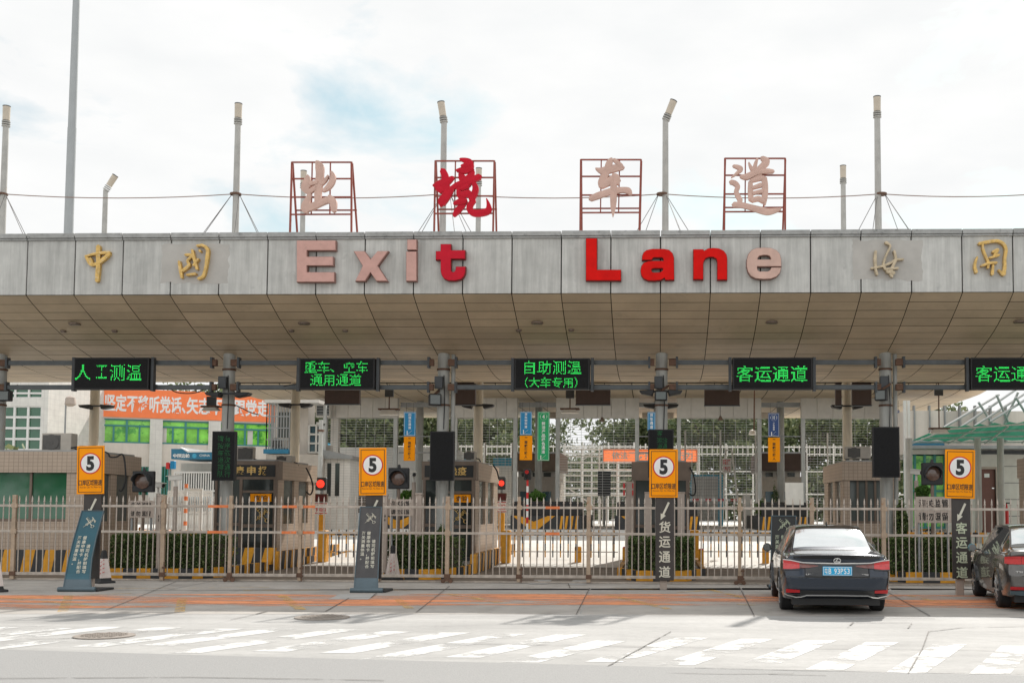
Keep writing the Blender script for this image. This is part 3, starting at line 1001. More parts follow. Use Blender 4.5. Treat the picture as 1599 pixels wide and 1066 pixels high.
# ================================================================== rooftop characters on frames
CH = {
 '出': (440, 230, [[(430, 185, 24), (458, 240, 48), (462, 330, 44), (452, 440, 44), (440, 540, 40), (440, 660, 38)],
        [(600, 300, 12), (618, 350, 28), (605, 420, 34), (560, 485, 30), (500, 530, 15)], [(562, 345, 7), (530, 400, 18), (490, 450, 14)],
        [(322, 355, 22), (312, 430, 50), (292, 495, 48), (335, 535, 28), (405, 495, 26)], [(350, 445, 24), (430, 425, 24)],
        [(345, 560, 18), (322, 625, 28), (300, 690, 46), (292, 745, 46), (310, 785, 18)],
        [(292, 738, 44), (380, 712, 40), (470, 672, 36), (560, 638, 36), (618, 655, 38), (626, 710, 36), (628, 770, 24)], [(572, 588, 16), (602, 622, 32), (630, 660, 30)]]),
 '境': (650, 230, [[(318, 285, 34), (345, 340, 40), (355, 430, 45), (360, 520, 42), (352, 580, 38), (312, 650, 46), (300, 702, 20)],
        [(210, 465, 14), (280, 458, 52), (335, 440, 52), (400, 400, 36), (442, 370, 20)], [(250, 500, 22), (310, 525, 36)],
        [(310, 668, 46), (370, 608, 34), (420, 530, 27), (440, 490, 24), (510, 450, 30), (600, 430, 34), (700, 385, 34), (758, 360, 34)],
        [(530, 155, 14), (590, 170, 30), (635, 200, 46), (652, 250, 38)], [(488, 288, 14), (560, 285, 40), (620, 265, 52), (672, 270, 28)],
        [(545, 235, 14), (620, 230, 44)], [(532, 320, 26), (560, 385, 46), (600, 400, 44), (655, 345, 34), (672, 290, 28)],
        [(420, 490, 18), (520, 468, 34), (640, 440, 36)], [(512, 500, 24), (520, 570, 34), (565, 625, 40)],
        [(690, 440, 28), (712, 500, 34), (692, 570, 36), (655, 625, 36)], [(555, 575, 36), (640, 560, 46)], [(545, 505, 26), (620, 475, 28)],
        [(458, 682, 16), (520, 660, 34), (585, 650, 36)], [(595, 640, 26), (545, 710, 34), (490, 770, 34), (455, 822, 18)],
        [(692, 640, 28), (650, 690, 34), (640, 748, 34), (690, 790, 38), (780, 790, 38), (858, 762, 38), (866, 700, 24), (842, 620, 6)]]),
 '车': (880, 230, [[(384, 262, 8), (450, 288, 34), (530, 278, 42), (620, 258, 40), (708, 250, 24)],
        [(572, 150, 20), (545, 200, 36), (520, 270, 36), (488, 350, 40), (450, 430, 38), (452, 478, 28)], [(600, 158, 18), (648, 198, 24), (692, 238, 24)],
        [(452, 470, 34), (520, 432, 40), (600, 390, 46), (660, 400, 28)], [(595, 340, 26), (625, 380, 46), (645, 440, 26)],
        [(322, 622, 28), (400, 590, 35), (500, 555, 35), (600, 530, 38), (700, 518, 30), (770, 528, 34), (800, 565, 20)],
        [(598, 430, 36), (596, 530, 38), (594, 650, 36), (590, 740, 26), (588, 832, 4)]]),
 '道': (1100, 230, [[(342, 232, 14), (400, 248, 24), (435, 272, 22), (388, 315, 17), (318, 370, 4)],
        [(310, 422, 24), (360, 438, 28), (395, 480, 26), (376, 530, 26), (390, 580, 26), (422, 640, 28), (402, 684, 24)],
        [(345, 690, 28), (430, 695, 30), (540, 720, 30), (650, 752, 36), (750, 775, 36), (840, 760, 26), (905, 742, 10)],
        [(524, 192, 6), (550, 250, 18), (592, 300, 26)], [(625, 150, 12), (602, 220, 22), (590, 295, 22)], [(680, 138, 22), (732, 182, 40), (690, 235, 36), (632, 290, 34)],
        [(430, 360, 16), (500, 362, 34), (570, 330, 32), (640, 308, 26), (740, 295, 26), (815, 300, 18)], [(652, 310, 30), (638, 360, 30), (572, 402, 24)],
        [(545, 420, 24), (545, 530, 30), (552, 635, 28)], [(708, 375, 30), (718, 480, 34), (715, 600, 32), (716, 690, 12)], [(545, 412, 20), (630, 388, 24), (700, 372, 24)],
        [(572, 492, 18), (670, 460, 26)], [(578, 555, 18), (685, 532, 22)], [(560, 642, 24), (640, 622, 28), (700, 655, 24)]])}
frames = {'出': (456, 253, 549, (453, 549), (366, 459), 'pink rooftop character furthest left, on a red steel frame', 'palepink', 'faded pink'),
          '境': (680, 251, 772, (678, 770), (686, 776), 'bright red rooftop character on a red steel frame', 'crimson', 'red'),
          '车': (907, 249, 1001, (906, 998), (911, 998), 'bleached pink rooftop character of three crossing strokes on a red frame', 'palepink', 'pink'),
          '道': (1132, 247, 1226, (1131, 1226), (1219, 1131), 'bleached pink rooftop character with boat shaped base stroke on a red frame, right end', 'palepink', 'pink')}
YS = 28.25
for ch, (x0, y0, x1, feet, _, lb, mt, _c) in frames.items():
    ox, oy, st = CH[ch]
    fz = ZT
    tl, tr = W(x0, y0, YS), W(x1, y0, YS)
    bl, br = W(feet[0], 357, YS), W(feet[1], 357, YS)
    t = thing('rooftop_sign_frame', 'red steel frame carrying the ' + lb.split(',')[0].replace(' on a red steel frame', '').replace(' on a red frame', ''), 'sign frame', ((bl.x + br.x) / 2, YS, fz), 'red frames of the rooftop characters')
    m = MB()
    w_ = .046
    def at(fx, fy):
        a = tl.lerp(tr, fx); b = bl.lerp(br, fx)
        q = a.lerp(b, fy); return Vector((q.x, YS, a.z + (fz - a.z) * fy))
    m.beam(at(0, 0), at(0, 1), w_); m.beam(at(1, 0), at(1, 1), w_)
    m.build('upright', MT['redframe'], t)
    m = MB()
    for fy in (0.005, .225, .47, .70): m.beam(at(0, fy) + Vector((0, -.002, 0)), at(1, fy) + Vector((0, -.002, 0)), .036)
    for fx in (.34, .645): m.beam(at(fx, 0) + Vector((0, .004, 0)), at(fx, .70) + Vector((0, .004, 0)), .03)
    m.build('lattice', MT['redframe'], t)
    m = MB()
    for fx, dx in ((0, 0), (1, 0)):
        a = at(fx, 0); b = at(fx, 1)
        m.beam(a + Vector((.01, .03, -.03)), Vector((b.x + dx, YS + .68, ZT - .14)), .045)
    a = at(0, .59); b = at(1, .59)
    m.beam(a + Vector((.03, .4, 0)), b + Vector((.03, .4, 0)), .035)
    m.build('brace', MT['redframe'], t)
    cmb = brush(MB(), st, ox, oy, 7.617, YS - .04, .10, 1.06)
    o = cmb.build('rooftop_character', MT[mt], None, smooth=False)
    tag(o, lb, 'sign character', 'rooftop characters')

# ------------------------------------------------------------------ gilded characters on the fascia
GC = [('gilded relief character of a crossed oval on the fascia, left end', 100, 350, 5.33, 'gold', 1.0,
       [[(300, 190, 18), (298, 260, 18), (300, 330, 16), (295, 400, 18), (288, 480, 15)], [(195, 270, 9), (220, 310, 16), (242, 342, 14), (290, 335, 14), (340, 300, 16), (390, 255, 14)],
        [(200, 275, 9), (260, 257, 10), (330, 247, 12), (392, 242, 12)], [(236, 290, 9), (252, 338, 10)]]),
      ('gilded relief character on the left tan patch of the fascia', 100, 350, 5.33, 'gold', 1.0,
       [[(970, 315, 10), (980, 380, 14), (992, 452, 10)], [(1118, 188, 10), (1170, 185, 12), (1206, 220, 14), (1202, 290, 14), (1190, 370, 12), (1168, 440, 13), (1130, 460, 12)],
        [(1022, 262, 10), (1078, 268, 12), (1042, 310, 10), (1052, 350, 13), (1000, 395, 13)], [(1080, 222, 9), (1095, 290, 12), (1120, 382, 10)], [(1035, 430, 9), (1108, 420, 11)], [(1132, 298, 8), (1092, 350, 10)], [(1142, 226, 9), (1150, 236, 8)]]),
      ('worn pale gilded character on the right tan patch of the fascia', 1300, 350, 5.348, 'oldgold', 1.0,
       [[(355, 232, 10), (350, 300, 12), (356, 365, 9)], [(318, 375, 8), (400, 360, 9), (480, 330, 10), (520, 305, 9), (585, 300, 8)], [(438, 160, 12), (476, 190, 8), (445, 260, 8), (420, 340, 9), (440, 390, 11)],
        [(508, 230, 9), (522, 300, 10), (500, 350, 11), (480, 400, 16), (490, 445, 11)], [(352, 380, 10), (366, 428, 10)], [(430, 385, 10), (540, 375, 9)], [(445, 405, 11), (505, 415, 16)]]),
      ('bright gilded gate shaped character on the fascia, right end', 1300, 350, 5.348, 'gold', 1.0,
       [[(1215, 170, 12), (1290, 155, 13), (1370, 148, 13), (1420, 175, 13), (1440, 220, 13), (1430, 290, 12), (1430, 360, 13), (1418, 428, 18)], [(1245, 175, 8), (1250, 220, 10), (1265, 262, 10), (1290, 320, 11), (1290, 372, 10)],
        [(1200, 280, 6), (1180, 350, 11), (1192, 410, 12)], [(1378, 390, 8), (1412, 425, 13)], [(1330, 240, 12), (1372, 220, 10), (1345, 270, 13), (1382, 265, 9)], [(1300, 290, 9), (1342, 280, 9)],
        [(1235, 355, 9), (1300, 335, 11), (1362, 330, 9)], [(1332, 350, 10), (1325, 425, 12)]])]
for lb, ox, oy, sc, mt, wm, st in GC:
    o = brush(MB(), st, ox, oy, sc, YF - .005, .11, wm).build('gilded_character', MT[mt], None, smooth=False)
    tag(o, lb, 'wall character', 'gilded characters on the fascia')

# ------------------------------------------------------------------ latin letters on the fascia
MT['letter_edge_pink'] = M('dark pink letter edge', (0.27, 0.15, 0.125), 0.7, var=0.25, scale=8)  # darker rim colour behind the pink letter faces
MT['letter_edge_red'] = M('dark red letter edge', (0.20, 0.012, 0.010), 0.6, var=0.25, scale=8)
LT = [('E', 'wide faded pink capital letter E on the fascia', 'pinkletter', 440, 350, 4.997, [[(135, 142), (430, 142), (430, 212), (207, 212), (207, 268), (410, 268), (410, 330), (207, 330), (207, 388), (420, 388), (420, 457), (135, 457)]]),
      ('x', 'faded pink letter x on the fascia', 'pinkletter', 440, 350, 4.997, [[(580, 225), (655, 225), (705, 290), (760, 225), (835, 225), (755, 335), (830, 450), (752, 450), (704, 380), (660, 450), (592, 450), (648, 335)]]),
      ('i', 'faded pink letter i with square dot on the fascia', 'pinkletter', 440, 350, 4.997, [[(993, 135), (1058, 135), (1058, 208), (993, 208)], [(985, 228), (1058, 228), (1058, 450), (985, 450)]]),
      ('t', 'crimson letter t on the fascia', 'crimson', 440, 350, 4.997, [[(1252, 170), (1325, 170), (1325, 218), (1435, 218), (1435, 278), (1325, 278), (1325, 370), (1330, 382), (1345, 388), (1360, 382), (1368, 368), (1370, 345), (1438, 345), (1436, 385), (1425, 415), (1405, 435), (1360, 447), (1310, 446), (1278, 432), (1260, 405), (1252, 370), (1252, 285), (1215, 285), (1215, 225), (1252, 225)]]),
      ('L', 'bright red capital letter L on the fascia', 'redletter', 890, 350, 4.569, [[(120, 115), (192, 115), (192, 338), (362, 338), (362, 408), (120, 408)]]),
      ('a', 'bright red letter a on the fascia', 'redletter', 890, 350, 4.569, [[(518, 262), (520, 235), (530, 213), (550, 198), (590, 190), (670, 190), (705, 197), (728, 218), (738, 250), (740, 403), (684, 405), (676, 388), (645, 405), (600, 410), (560, 408), (528, 394), (512, 370), (508, 340), (514, 308), (530, 288), (560, 277), (600, 275), (672, 275), (668, 252), (655, 244), (600, 244), (588, 250), (582, 262)],
        [(578, 340), (582, 326), (600, 321), (668, 321), (664, 342), (645, 356), (600, 358), (584, 353)]]),
      ('n', 'bright red letter n on the fascia', 'redletter', 890, 350, 4.569, [[(882, 193), (948, 193), (952, 206), (985, 187), (1020, 183), (1060, 187), (1092, 202), (1110, 226), (1116, 255), (1116, 403), (1052, 403), (1052, 275), (1045, 254), (1022, 241), (990, 240), (965, 250), (950, 272), (946, 300), (946, 400), (882, 400)]]),
      ('e', 'bleached pink letter e at the end of the lettering on the fascia', 'palepink', 890, 350, 4.569, [[(1500, 308), (1499, 262), (1490, 225), (1468, 199), (1430, 184), (1380, 181), (1330, 184), (1295, 198), (1273, 225), (1262, 262), (1261, 310), (1270, 348), (1290, 376), (1322, 393), (1375, 398), (1430, 395), (1468, 380), (1490, 355), (1498, 322), (1435, 322), (1425, 342), (1405, 350), (1350, 350), (1334, 342), (1328, 325), (1328, 308)],
        [(1330, 265), (1334, 246), (1348, 233), (1372, 228), (1405, 228), (1424, 236), (1432, 250), (1433, 265)]])]
for ch, lb, mt, ox, oy, sc, loops in LT:
    o = outline(loops, ox, oy, sc, YF - .012, .165, .006).build('fascia_letter', MT[mt], None)
    tag(o, lb, 'wall letter', 'exit lane letters on the fascia')
    outline(loops, ox, oy, sc, YF - .012, .135, .004, .014).build('edge_return', MT['letter_edge_red'] if 'red' in mt or 'crim' in mt else MT['letter_edge_pink'], o)

# ================================================================== overhead rails and led boards
YG = 30.62
zu = W(800, 566, YG).z
zl = W(800, 604.5, YG).z
spans = [(-24, COLX[0])] + list(zip(COLX, COLX[1:])) + [(COLX[5], 18)]
gn = ['left of the wide booth', 'over the lane with the first led board', 'over the lane with the two line led board', 'over the lane of the middle led board', 'over the lane of the led board beside the sedan', 'over the last lane, right edge', 'beyond the right edge']
for i, (a, b) in enumerate(spans[:6]):
    t = thing('overhead_rail', 'pair of grey overhead rails ' + gn[i], 'overhead rails', ((a + b) / 2, YG, zl), 'grey rails between the canopy columns')
    for z in (zu, zl):
        MB().box(a + .42, b - .34, YG - .05, YG + .05, z - .065, z + .065).build('rail', MT['greybeam'], t, bevel=.01)
        for xx in (a + .42, b - .34):
            MB().box(xx - .03, xx + .03, YG - .09, YG + .09, z - .15, z + .15).build('flange', MT['darkgrey'], t)
    for z in (zl, zu):
        for q0, q1 in ((a + .2, a + .43), (b - .35, b - .2)): MB().box(q0, q1, YG - .07, YG + .07, z - .09, z + .09).build('clamp', MT['rust'], t, bevel=.01)

def led_board(px, lines, label):
    x0, y0, x1, y1 = px
    Y = 30.3
    a, b, c, d = PR(x0, y0, x1, y1, Y)
    t = thing('led_board', label, 'led board', ((a + b) / 2, Y, c), 'led boards over the lanes')
    MB().box(a, b, Y, Y + .22, c, d).build('cabinet', MT['black'], t, bevel=.012)
    f = MB()
    f.box(a + .04, b - .04, Y - .012, Y + .01, c + .04, d - .04)
    f.build('screen', MT['screen'], t)
    for q in (a - .10, b + .02): MB().box(q, q + .08, Y + .08, Y + .24, c - .03, d + .02).build('bracket', MT['darkgrey'], t)
    m = MB()
    for s, (fx0, fy0, fx1, fy1), rows, drop in lines:
        X0, X1, Z0, Z1 = PR(fx0, fy0, fx1, fy1, Y)
        led_text(m, s, X0, X1, Z0, Z1, Y - .018, rows, 0.62, drop)
    m.build('lit_text', MT['led'], t)
led_board((115, 558, 232, 608), [('人', (118, 569, 141, 593), 14, 0), ('工', (151, 570, 168, 591), 14, .12), ('测温', (172, 569, 222, 594), 15, .03)], 'black led board reading four green characters, leftmost lane')
led_board((467, 559, 585, 608), [('重车、空车', (476, 564, 575, 582), 12, .14), ('通用通道', (485, 584, 564, 602), 12, .05)], 'black led board with two lines of green text, one broken up')
led_board((803, 559, 921, 608), [('自助测温', (819, 563, 908, 584), 14, .04), ('（大车专用）', (820, 589, 902, 605), 11, .06)], 'black led board whose second green line stands in brackets')
led_board((1144, 558, 1269, 608), [('客运通道', (1150, 571, 1260, 596), 16, .02)], 'black led board with one line of four green characters above the sedan')
led_board((1516, 558, 1636, 608), [('客运通道', (1523, 571, 1632, 596), 16, .02)], 'black led board with green text cut by the right picture edge')

def vled(px, label, text=None):
    x0, y0, x1, y1 = px
    Y = 30.35
    a, b, c, d = PR(x0, y0, x1, y1, Y)
    t = thing('vertical_led_panel', label, 'led panel', ((a + b) / 2, Y, c), 'upright led panels on the columns')
    MB().box(a, b, Y, Y + .16, c, d).build('cabinet', MT['black'], t, bevel=.01)
    MB().box(a + .03, b - .03, Y - .008, Y + .01, c + .03, d - .03).build('screen', MT['screen'], t)
    MB().box((a + b) / 2 - .15, (a + b) / 2 + .15, Y + .16, Y + .42, (c + d) / 2 - .3, (c + d) / 2 + .3).build('bracket', MT['darkgrey'], t)
    if text:
        m = MB()
        for s, x, yy, sz in text:
            for k, ch in enumerate(s):
                X0, X1, Z0, Z1 = PR(x, yy + k * (sz + 1.5), x + sz, yy + k * (sz + 1.5) + sz, Y)
                led_text(m, ch, X0, X1, Z0, Z1, Y - .014, 11, .7, .05)
        m.build('lit_text', MT['led_dim'], t)
vled((330.5, 673, 367, 750), 'black upright led panel with two faint green text columns', [('请按车道排队', 340, 680, 9.5), ('有序依次通行', 350.5, 680, 9.5)])
vled((671, 673, 709, 750), 'blank black upright led panel left of the green lane sign')
vled((1012, 670, 1052, 745), 'black upright led panel half hidden behind a speed board', [('客', 1026, 672, 8), ('运道', 1026, 683, 8), ('验通', 1034, 683, 8)])
vled((1363, 666, 1405, 745), 'blank black upright led panel above the parked black sedan')

# flood lamps on the columns
def wing_lamp(px, py, Y, label, w2=26):
    a, b, c, d = PR(px - w2, py - 4, px + w2, py + 4, Y)
    xm, zm = (a + b) / 2, (c + d) / 2
    t = thing('twin_flood_lamp', label, 'flood lamp', (xm, Y, zm), 'twin flood lamps on the columns')
    h = (b - a) / 2
    for s in (-1, 1):
        MB().prism([(xm + s * h * .30, zm + .07), (xm + s * h, zm + .05), (xm + s * h * .9, zm - .03), (xm + s * h * .38, zm - .09)][::s], Y - .16, Y + .16).build('lamp_head', MT['black'], t, bevel=.015)
    MB().tube((xm - h * .38, Y, zm + .03), (xm + h * .38, Y, zm + .03), .03, .03, 8).build('arm', MT['darkgrey'], t)
wing_lamp(151, 635, YR - .35, 'slim dark twin lamp on the cream column by the beige wall')
wing_lamp(462, 633, YR - .35, 'slim dark twin lamp on the cream column beside the cage')
wing_lamp(746, 634, YR - .35, 'slim dark twin lamp on the cream column right of the blank panel')
wing_lamp(1032, 634, YR - .35, 'slim dark twin lamp on the middle column, lower pair', 28)
wing_lamp(1323, 635, YR - .35, 'slim dark twin lamp on the cream column near the sedan')
wing_lamp(357, 616, YC - .42, 'broad dark twin lamp on the column above the first upright panel', 35)
wing_lamp(1032, 613, YC - .42, 'broad dark twin lamp on the middle column, upper pair', 34)

def box_lamp(px, py, wd, hh, Y, label, rot=0.0):
    p = W(px, py, Y)
    t = thing('square_flood_lamp', label, 'flood lamp', (p.x, p.y, p.z), 'square flood lamps on the columns', rot)
    MB().box(-wd, wd, -.10, .10, -hh, hh).build('housing', MT['black'], t, world=False, bevel=.02)
    MB().box(-wd * .78, wd * .78, -.112, -.09, -hh * .78, hh * .78).build('lens', MT['glass_grey'], t, world=False)
    MB().beam((0, .02, hh), (wd * 1.2, .25, hh + .18), .05).build('bracket', MT['rust'], t, world=False)
box_lamp(679, 624, .17, .16, YC - .35, 'square black flood lamp on the rust streaked column', R(18))
box_lamp(1032, 618, .17, .13, YC - .55, 'square black flood lamp at the head of the middle column')
box_lamp(1376, 617, .16, .15, YC - .40, 'square black flood lamp on the column above the sedan', R(-25))
box_lamp(9, 618, .16, .15, YC - .40, 'square black flood lamp on the column at the left edge')

# stained lane slabs, base colour darkened to deepen the shade under the canopy
MT['lane_shade'] = M('stained lane slab with shade tone', (0.165, 0.13, 0.10), 0.8, var=0.3, scale=1.2, bump=0.2, stain=(0.10, 0.075, 0.055), stain_at=(0.5, 0.7))
sheet('lane_light_shade', MT['lane_shade'], [[(XL, 26.3), (XR, 26.3), (XR, 32.95), (XL, 32.95)]], 0.004)

MT['lane_sunlit'] = M('lane concrete lightened for sun', (0.58, 0.565, 0.53), 0.8, var=0.14, scale=0.8, bump=0.15)  # lightened to stand in for strong sun and bounce onto the soffit
lc = MB()
ly = [33.0, 36, 39, 42, 45, 48, 50, 80, 110]
for y in ly: lc.v += [(-30, y, gz(y) + .004), (24, y, gz(y) + .004)]
for k in range(len(ly) - 1): lc.f.append((2 * k, 2 * k + 1, 2 * k + 3, 2 * k + 2)); lc.m.append(0)
tag(lc.build('lane_light_shade', MT['lane_sunlit']), kind='structure')
# ================================================================== lane islands, hedges, booths
def leafy(mb, n, pick, size, rnd, flat=0.35):
    for _ in range(n):
        c = Vector(pick())
        a = Vector((rnd.gauss(0, 1), rnd.gauss(0, 1), rnd.gauss(0, flat * 2))).normalized()
        b = a.cross(Vector((rnd.gauss(0, 1), rnd.gauss(0, 1), rnd.gauss(0, 1)))).normalized()
        s = size * rnd.uniform(.6, 1.25)
        a, b = a * s, b * s * .5
        mb.add([c - a * .5, c + b * .5, c + a * .6, c - b * .5], [(0, 1, 2, 3)])

def hedge(x0, x1, y0, y1, z0, z1, label, n=5200, seed=1):
    t = thing('hedge', label, 'hedge', ((x0 + x1) / 2, (y0 + y1) / 2, z0), 'clipped hedges on the lane islands')
    rnd = random.Random(seed)
    core = MB().box(x0 + .10, x1 - .10, y0 + .10, y1 - .10, z0, z1 - .09)
    core.build('twigs', MT['bark'], t)
    def pick():
        x, y, z = rnd.uniform(x0, x1), rnd.uniform(y0, y1), z0 + .02 + (z1 - z0) * rnd.random()
        f = rnd.random()
        d = abs(rnd.gauss(0, .05))
        wob = .045 * math.sin(x * 4 + seed) + .035 * math.sin(x * 9 + 2) + .02 * math.sin(y * 7)
        if f < .50: y = y0 + d
        elif f < .84: z = z1 - d - .03 + wob
        elif f < .92: x = x0 + d
        else: x = x1 - d
        return x, y, z
    m = MB()
    leafy(m, n, pick, .075, rnd)
    def sprig():
        return rnd.uniform(x0, x1), rnd.uniform(y0, y0 + .5), z1 + abs(rnd.gauss(0, .05))
    leafy(m, n // 9, sprig, .085, rnd)
    m.build('foliage', MT['leaf_hedge'], t)
    return t

def stripes_along(mb, a, b, z0, z1, th, step, slant=0.0, phase=0):
    """Alternating yellow and black blocks from a to b, outward side kept on the line."""
    a, b = Vector(a), Vector(b)
    d = b - a
    l = d.length
    d.normalize()
    s = Vector((-d.y, d.x, 0)) * th
    n = max(1, int(round(l / step)))
    for i in range(n):
        p, q = a + d * (l * i / n), a + d * (l * (i + 1) / n)
        sl = d * slant
        vs = [p, q, q + s, p + s]
        mb.add([Vector((v.x, v.y, z0)) for v in vs] + [Vector((v.x, v.y, z1)) + sl for v in vs],
               [(3, 2, 1, 0), (4, 5, 6, 7), (0, 1, 5, 4), (1, 2, 6, 5), (2, 3, 7, 6), (3, 0, 4, 7)], (i + phase) % 2)

def island(xa, xb, y0, y1, label, ch=.5):
    t = thing('lane_island', label, 'lane island', ((xa + xb) / 2, y0, 0), 'raised lane islands with striped kerbs')
    poly = [(xa + ch, y0), (xb - ch, y0), (xb, y0 + 1.3), (xb, y1), (xa, y1), (xa, y0 + 1.3)]
    m = MB().zprism([(x, y) for x, y in [(xa + ch + .1, y0 + .1), (xb - ch - .1, y0 + .1), (xb - .1, y0 + 1.35), (xb - .1, y1), (xa + .1, y1), (xa + .1, y0 + 1.35)]], 0.0, .17)
    m.build('bed', MT['island'], t)
    k = MB()
    for a, b in zip(poly, poly[1:] + poly[:1]):
        if a[1] == y1 and b[1] == y1: continue
        stripes_along(k, (*a, 0), (*b, 0), 0.0, .25, .12, .36)
    k.build('kerb', [MT['stripeyellow'], MT['stripeblack']], t)
    return t

ISL = [(-20.4, -14.9), (-13.62, -10.6), (-6.95, -4.9), (-1.05, 1.15), (5.3, 7.5), (9.15, 14.5)]
Y0I = 26.75
island(-20.4, -14.9, 28.5, 41.5, 'wide lane island with striped kerb under the big tiled booth at left')
island(-13.62, -10.6, 26.4, 41.5, 'lane island with hedge left of the charcoal leaning board')
island(-6.95, -4.9, Y0I, 41.5, 'lane island with hedge just right of the charcoal leaning board')
island(-1.05, 1.15, Y0I, 41.5, 'lane island with pointed striped kerb behind the freight lane sign')
island(5.3, 7.5, Y0I, 41.5, 'lane island with hedge behind and between the two parked cars')
island(9.9, 14.9, 28.5, 41.5, 'lane island under the tiled booth at the right picture edge')
hedge(-13.3, -10.85, 26.75, 28.6, .17, .98, 'long clipped hedge behind the fence right of the teal leaning board', 9000, 3)
hedge(-6.7, -5.1, 27.1, 29.6, .17, .98, 'clipped hedge behind the fence right of the charcoal leaning board', 6200, 5)
hedge(-.75, .85, 27.3, 29.8, .17, .95, 'loose clipped hedge behind the freight lane sign', 5600, 7)
hedge(5.5, 7.3, 27.1, 29.6, .17, .98, 'clipped hedge behind the fence between the two parked cars', 6400, 9)

def gold_emblem(place, cx, cy, s):
    """Crossed key and winged staff, as strokes (u, v) handed to place(u0, v0, u1, v1, width)."""
    def ln(a, b, w_): place(cx + a[0] * s, cy + a[1] * s, cx + b[0] * s, cy + b[1] * s, w_ * s)
    ln((-.42, .42), (.26, -.28), .11)
    for k in (0, .12, .24): ln((-.42 + k, .42 - k), (-.28 + k, .54 - k), .07)
    n = 10
    for i in range(n):
        a0, a1 = 2 * math.pi * i / n, 2 * math.pi * (i + 1) / n
        ln((.36 + .13 * math.cos(a0), -.38 + .13 * math.sin(a0)), (.36 + .13 * math.cos(a1), -.38 + .13 * math.sin(a1)), .07)
    ln((-.5, -.46), (.36, .38), .06)
    for i in range(8):
        f0, f1 = i / 8, (i + 1) / 8
        def q(f, sg): return (-.3 + f * .62 + sg * .09 * math.sin(f * 12), -.27 + f * .62 - sg * .09 * math.sin(f * 12))
        ln(q(f0, 1), q(f1, 1), .05); ln(q(f0, -1), q(f1, -1), .05)
    for k in range(3):
        ln((.30, .34 - .03 * k), (.10 + .07 * k, .54 - .05 * k), .06)
        ln((.34, .28), (.56 - .03 * k, .16 - .09 * k), .06)

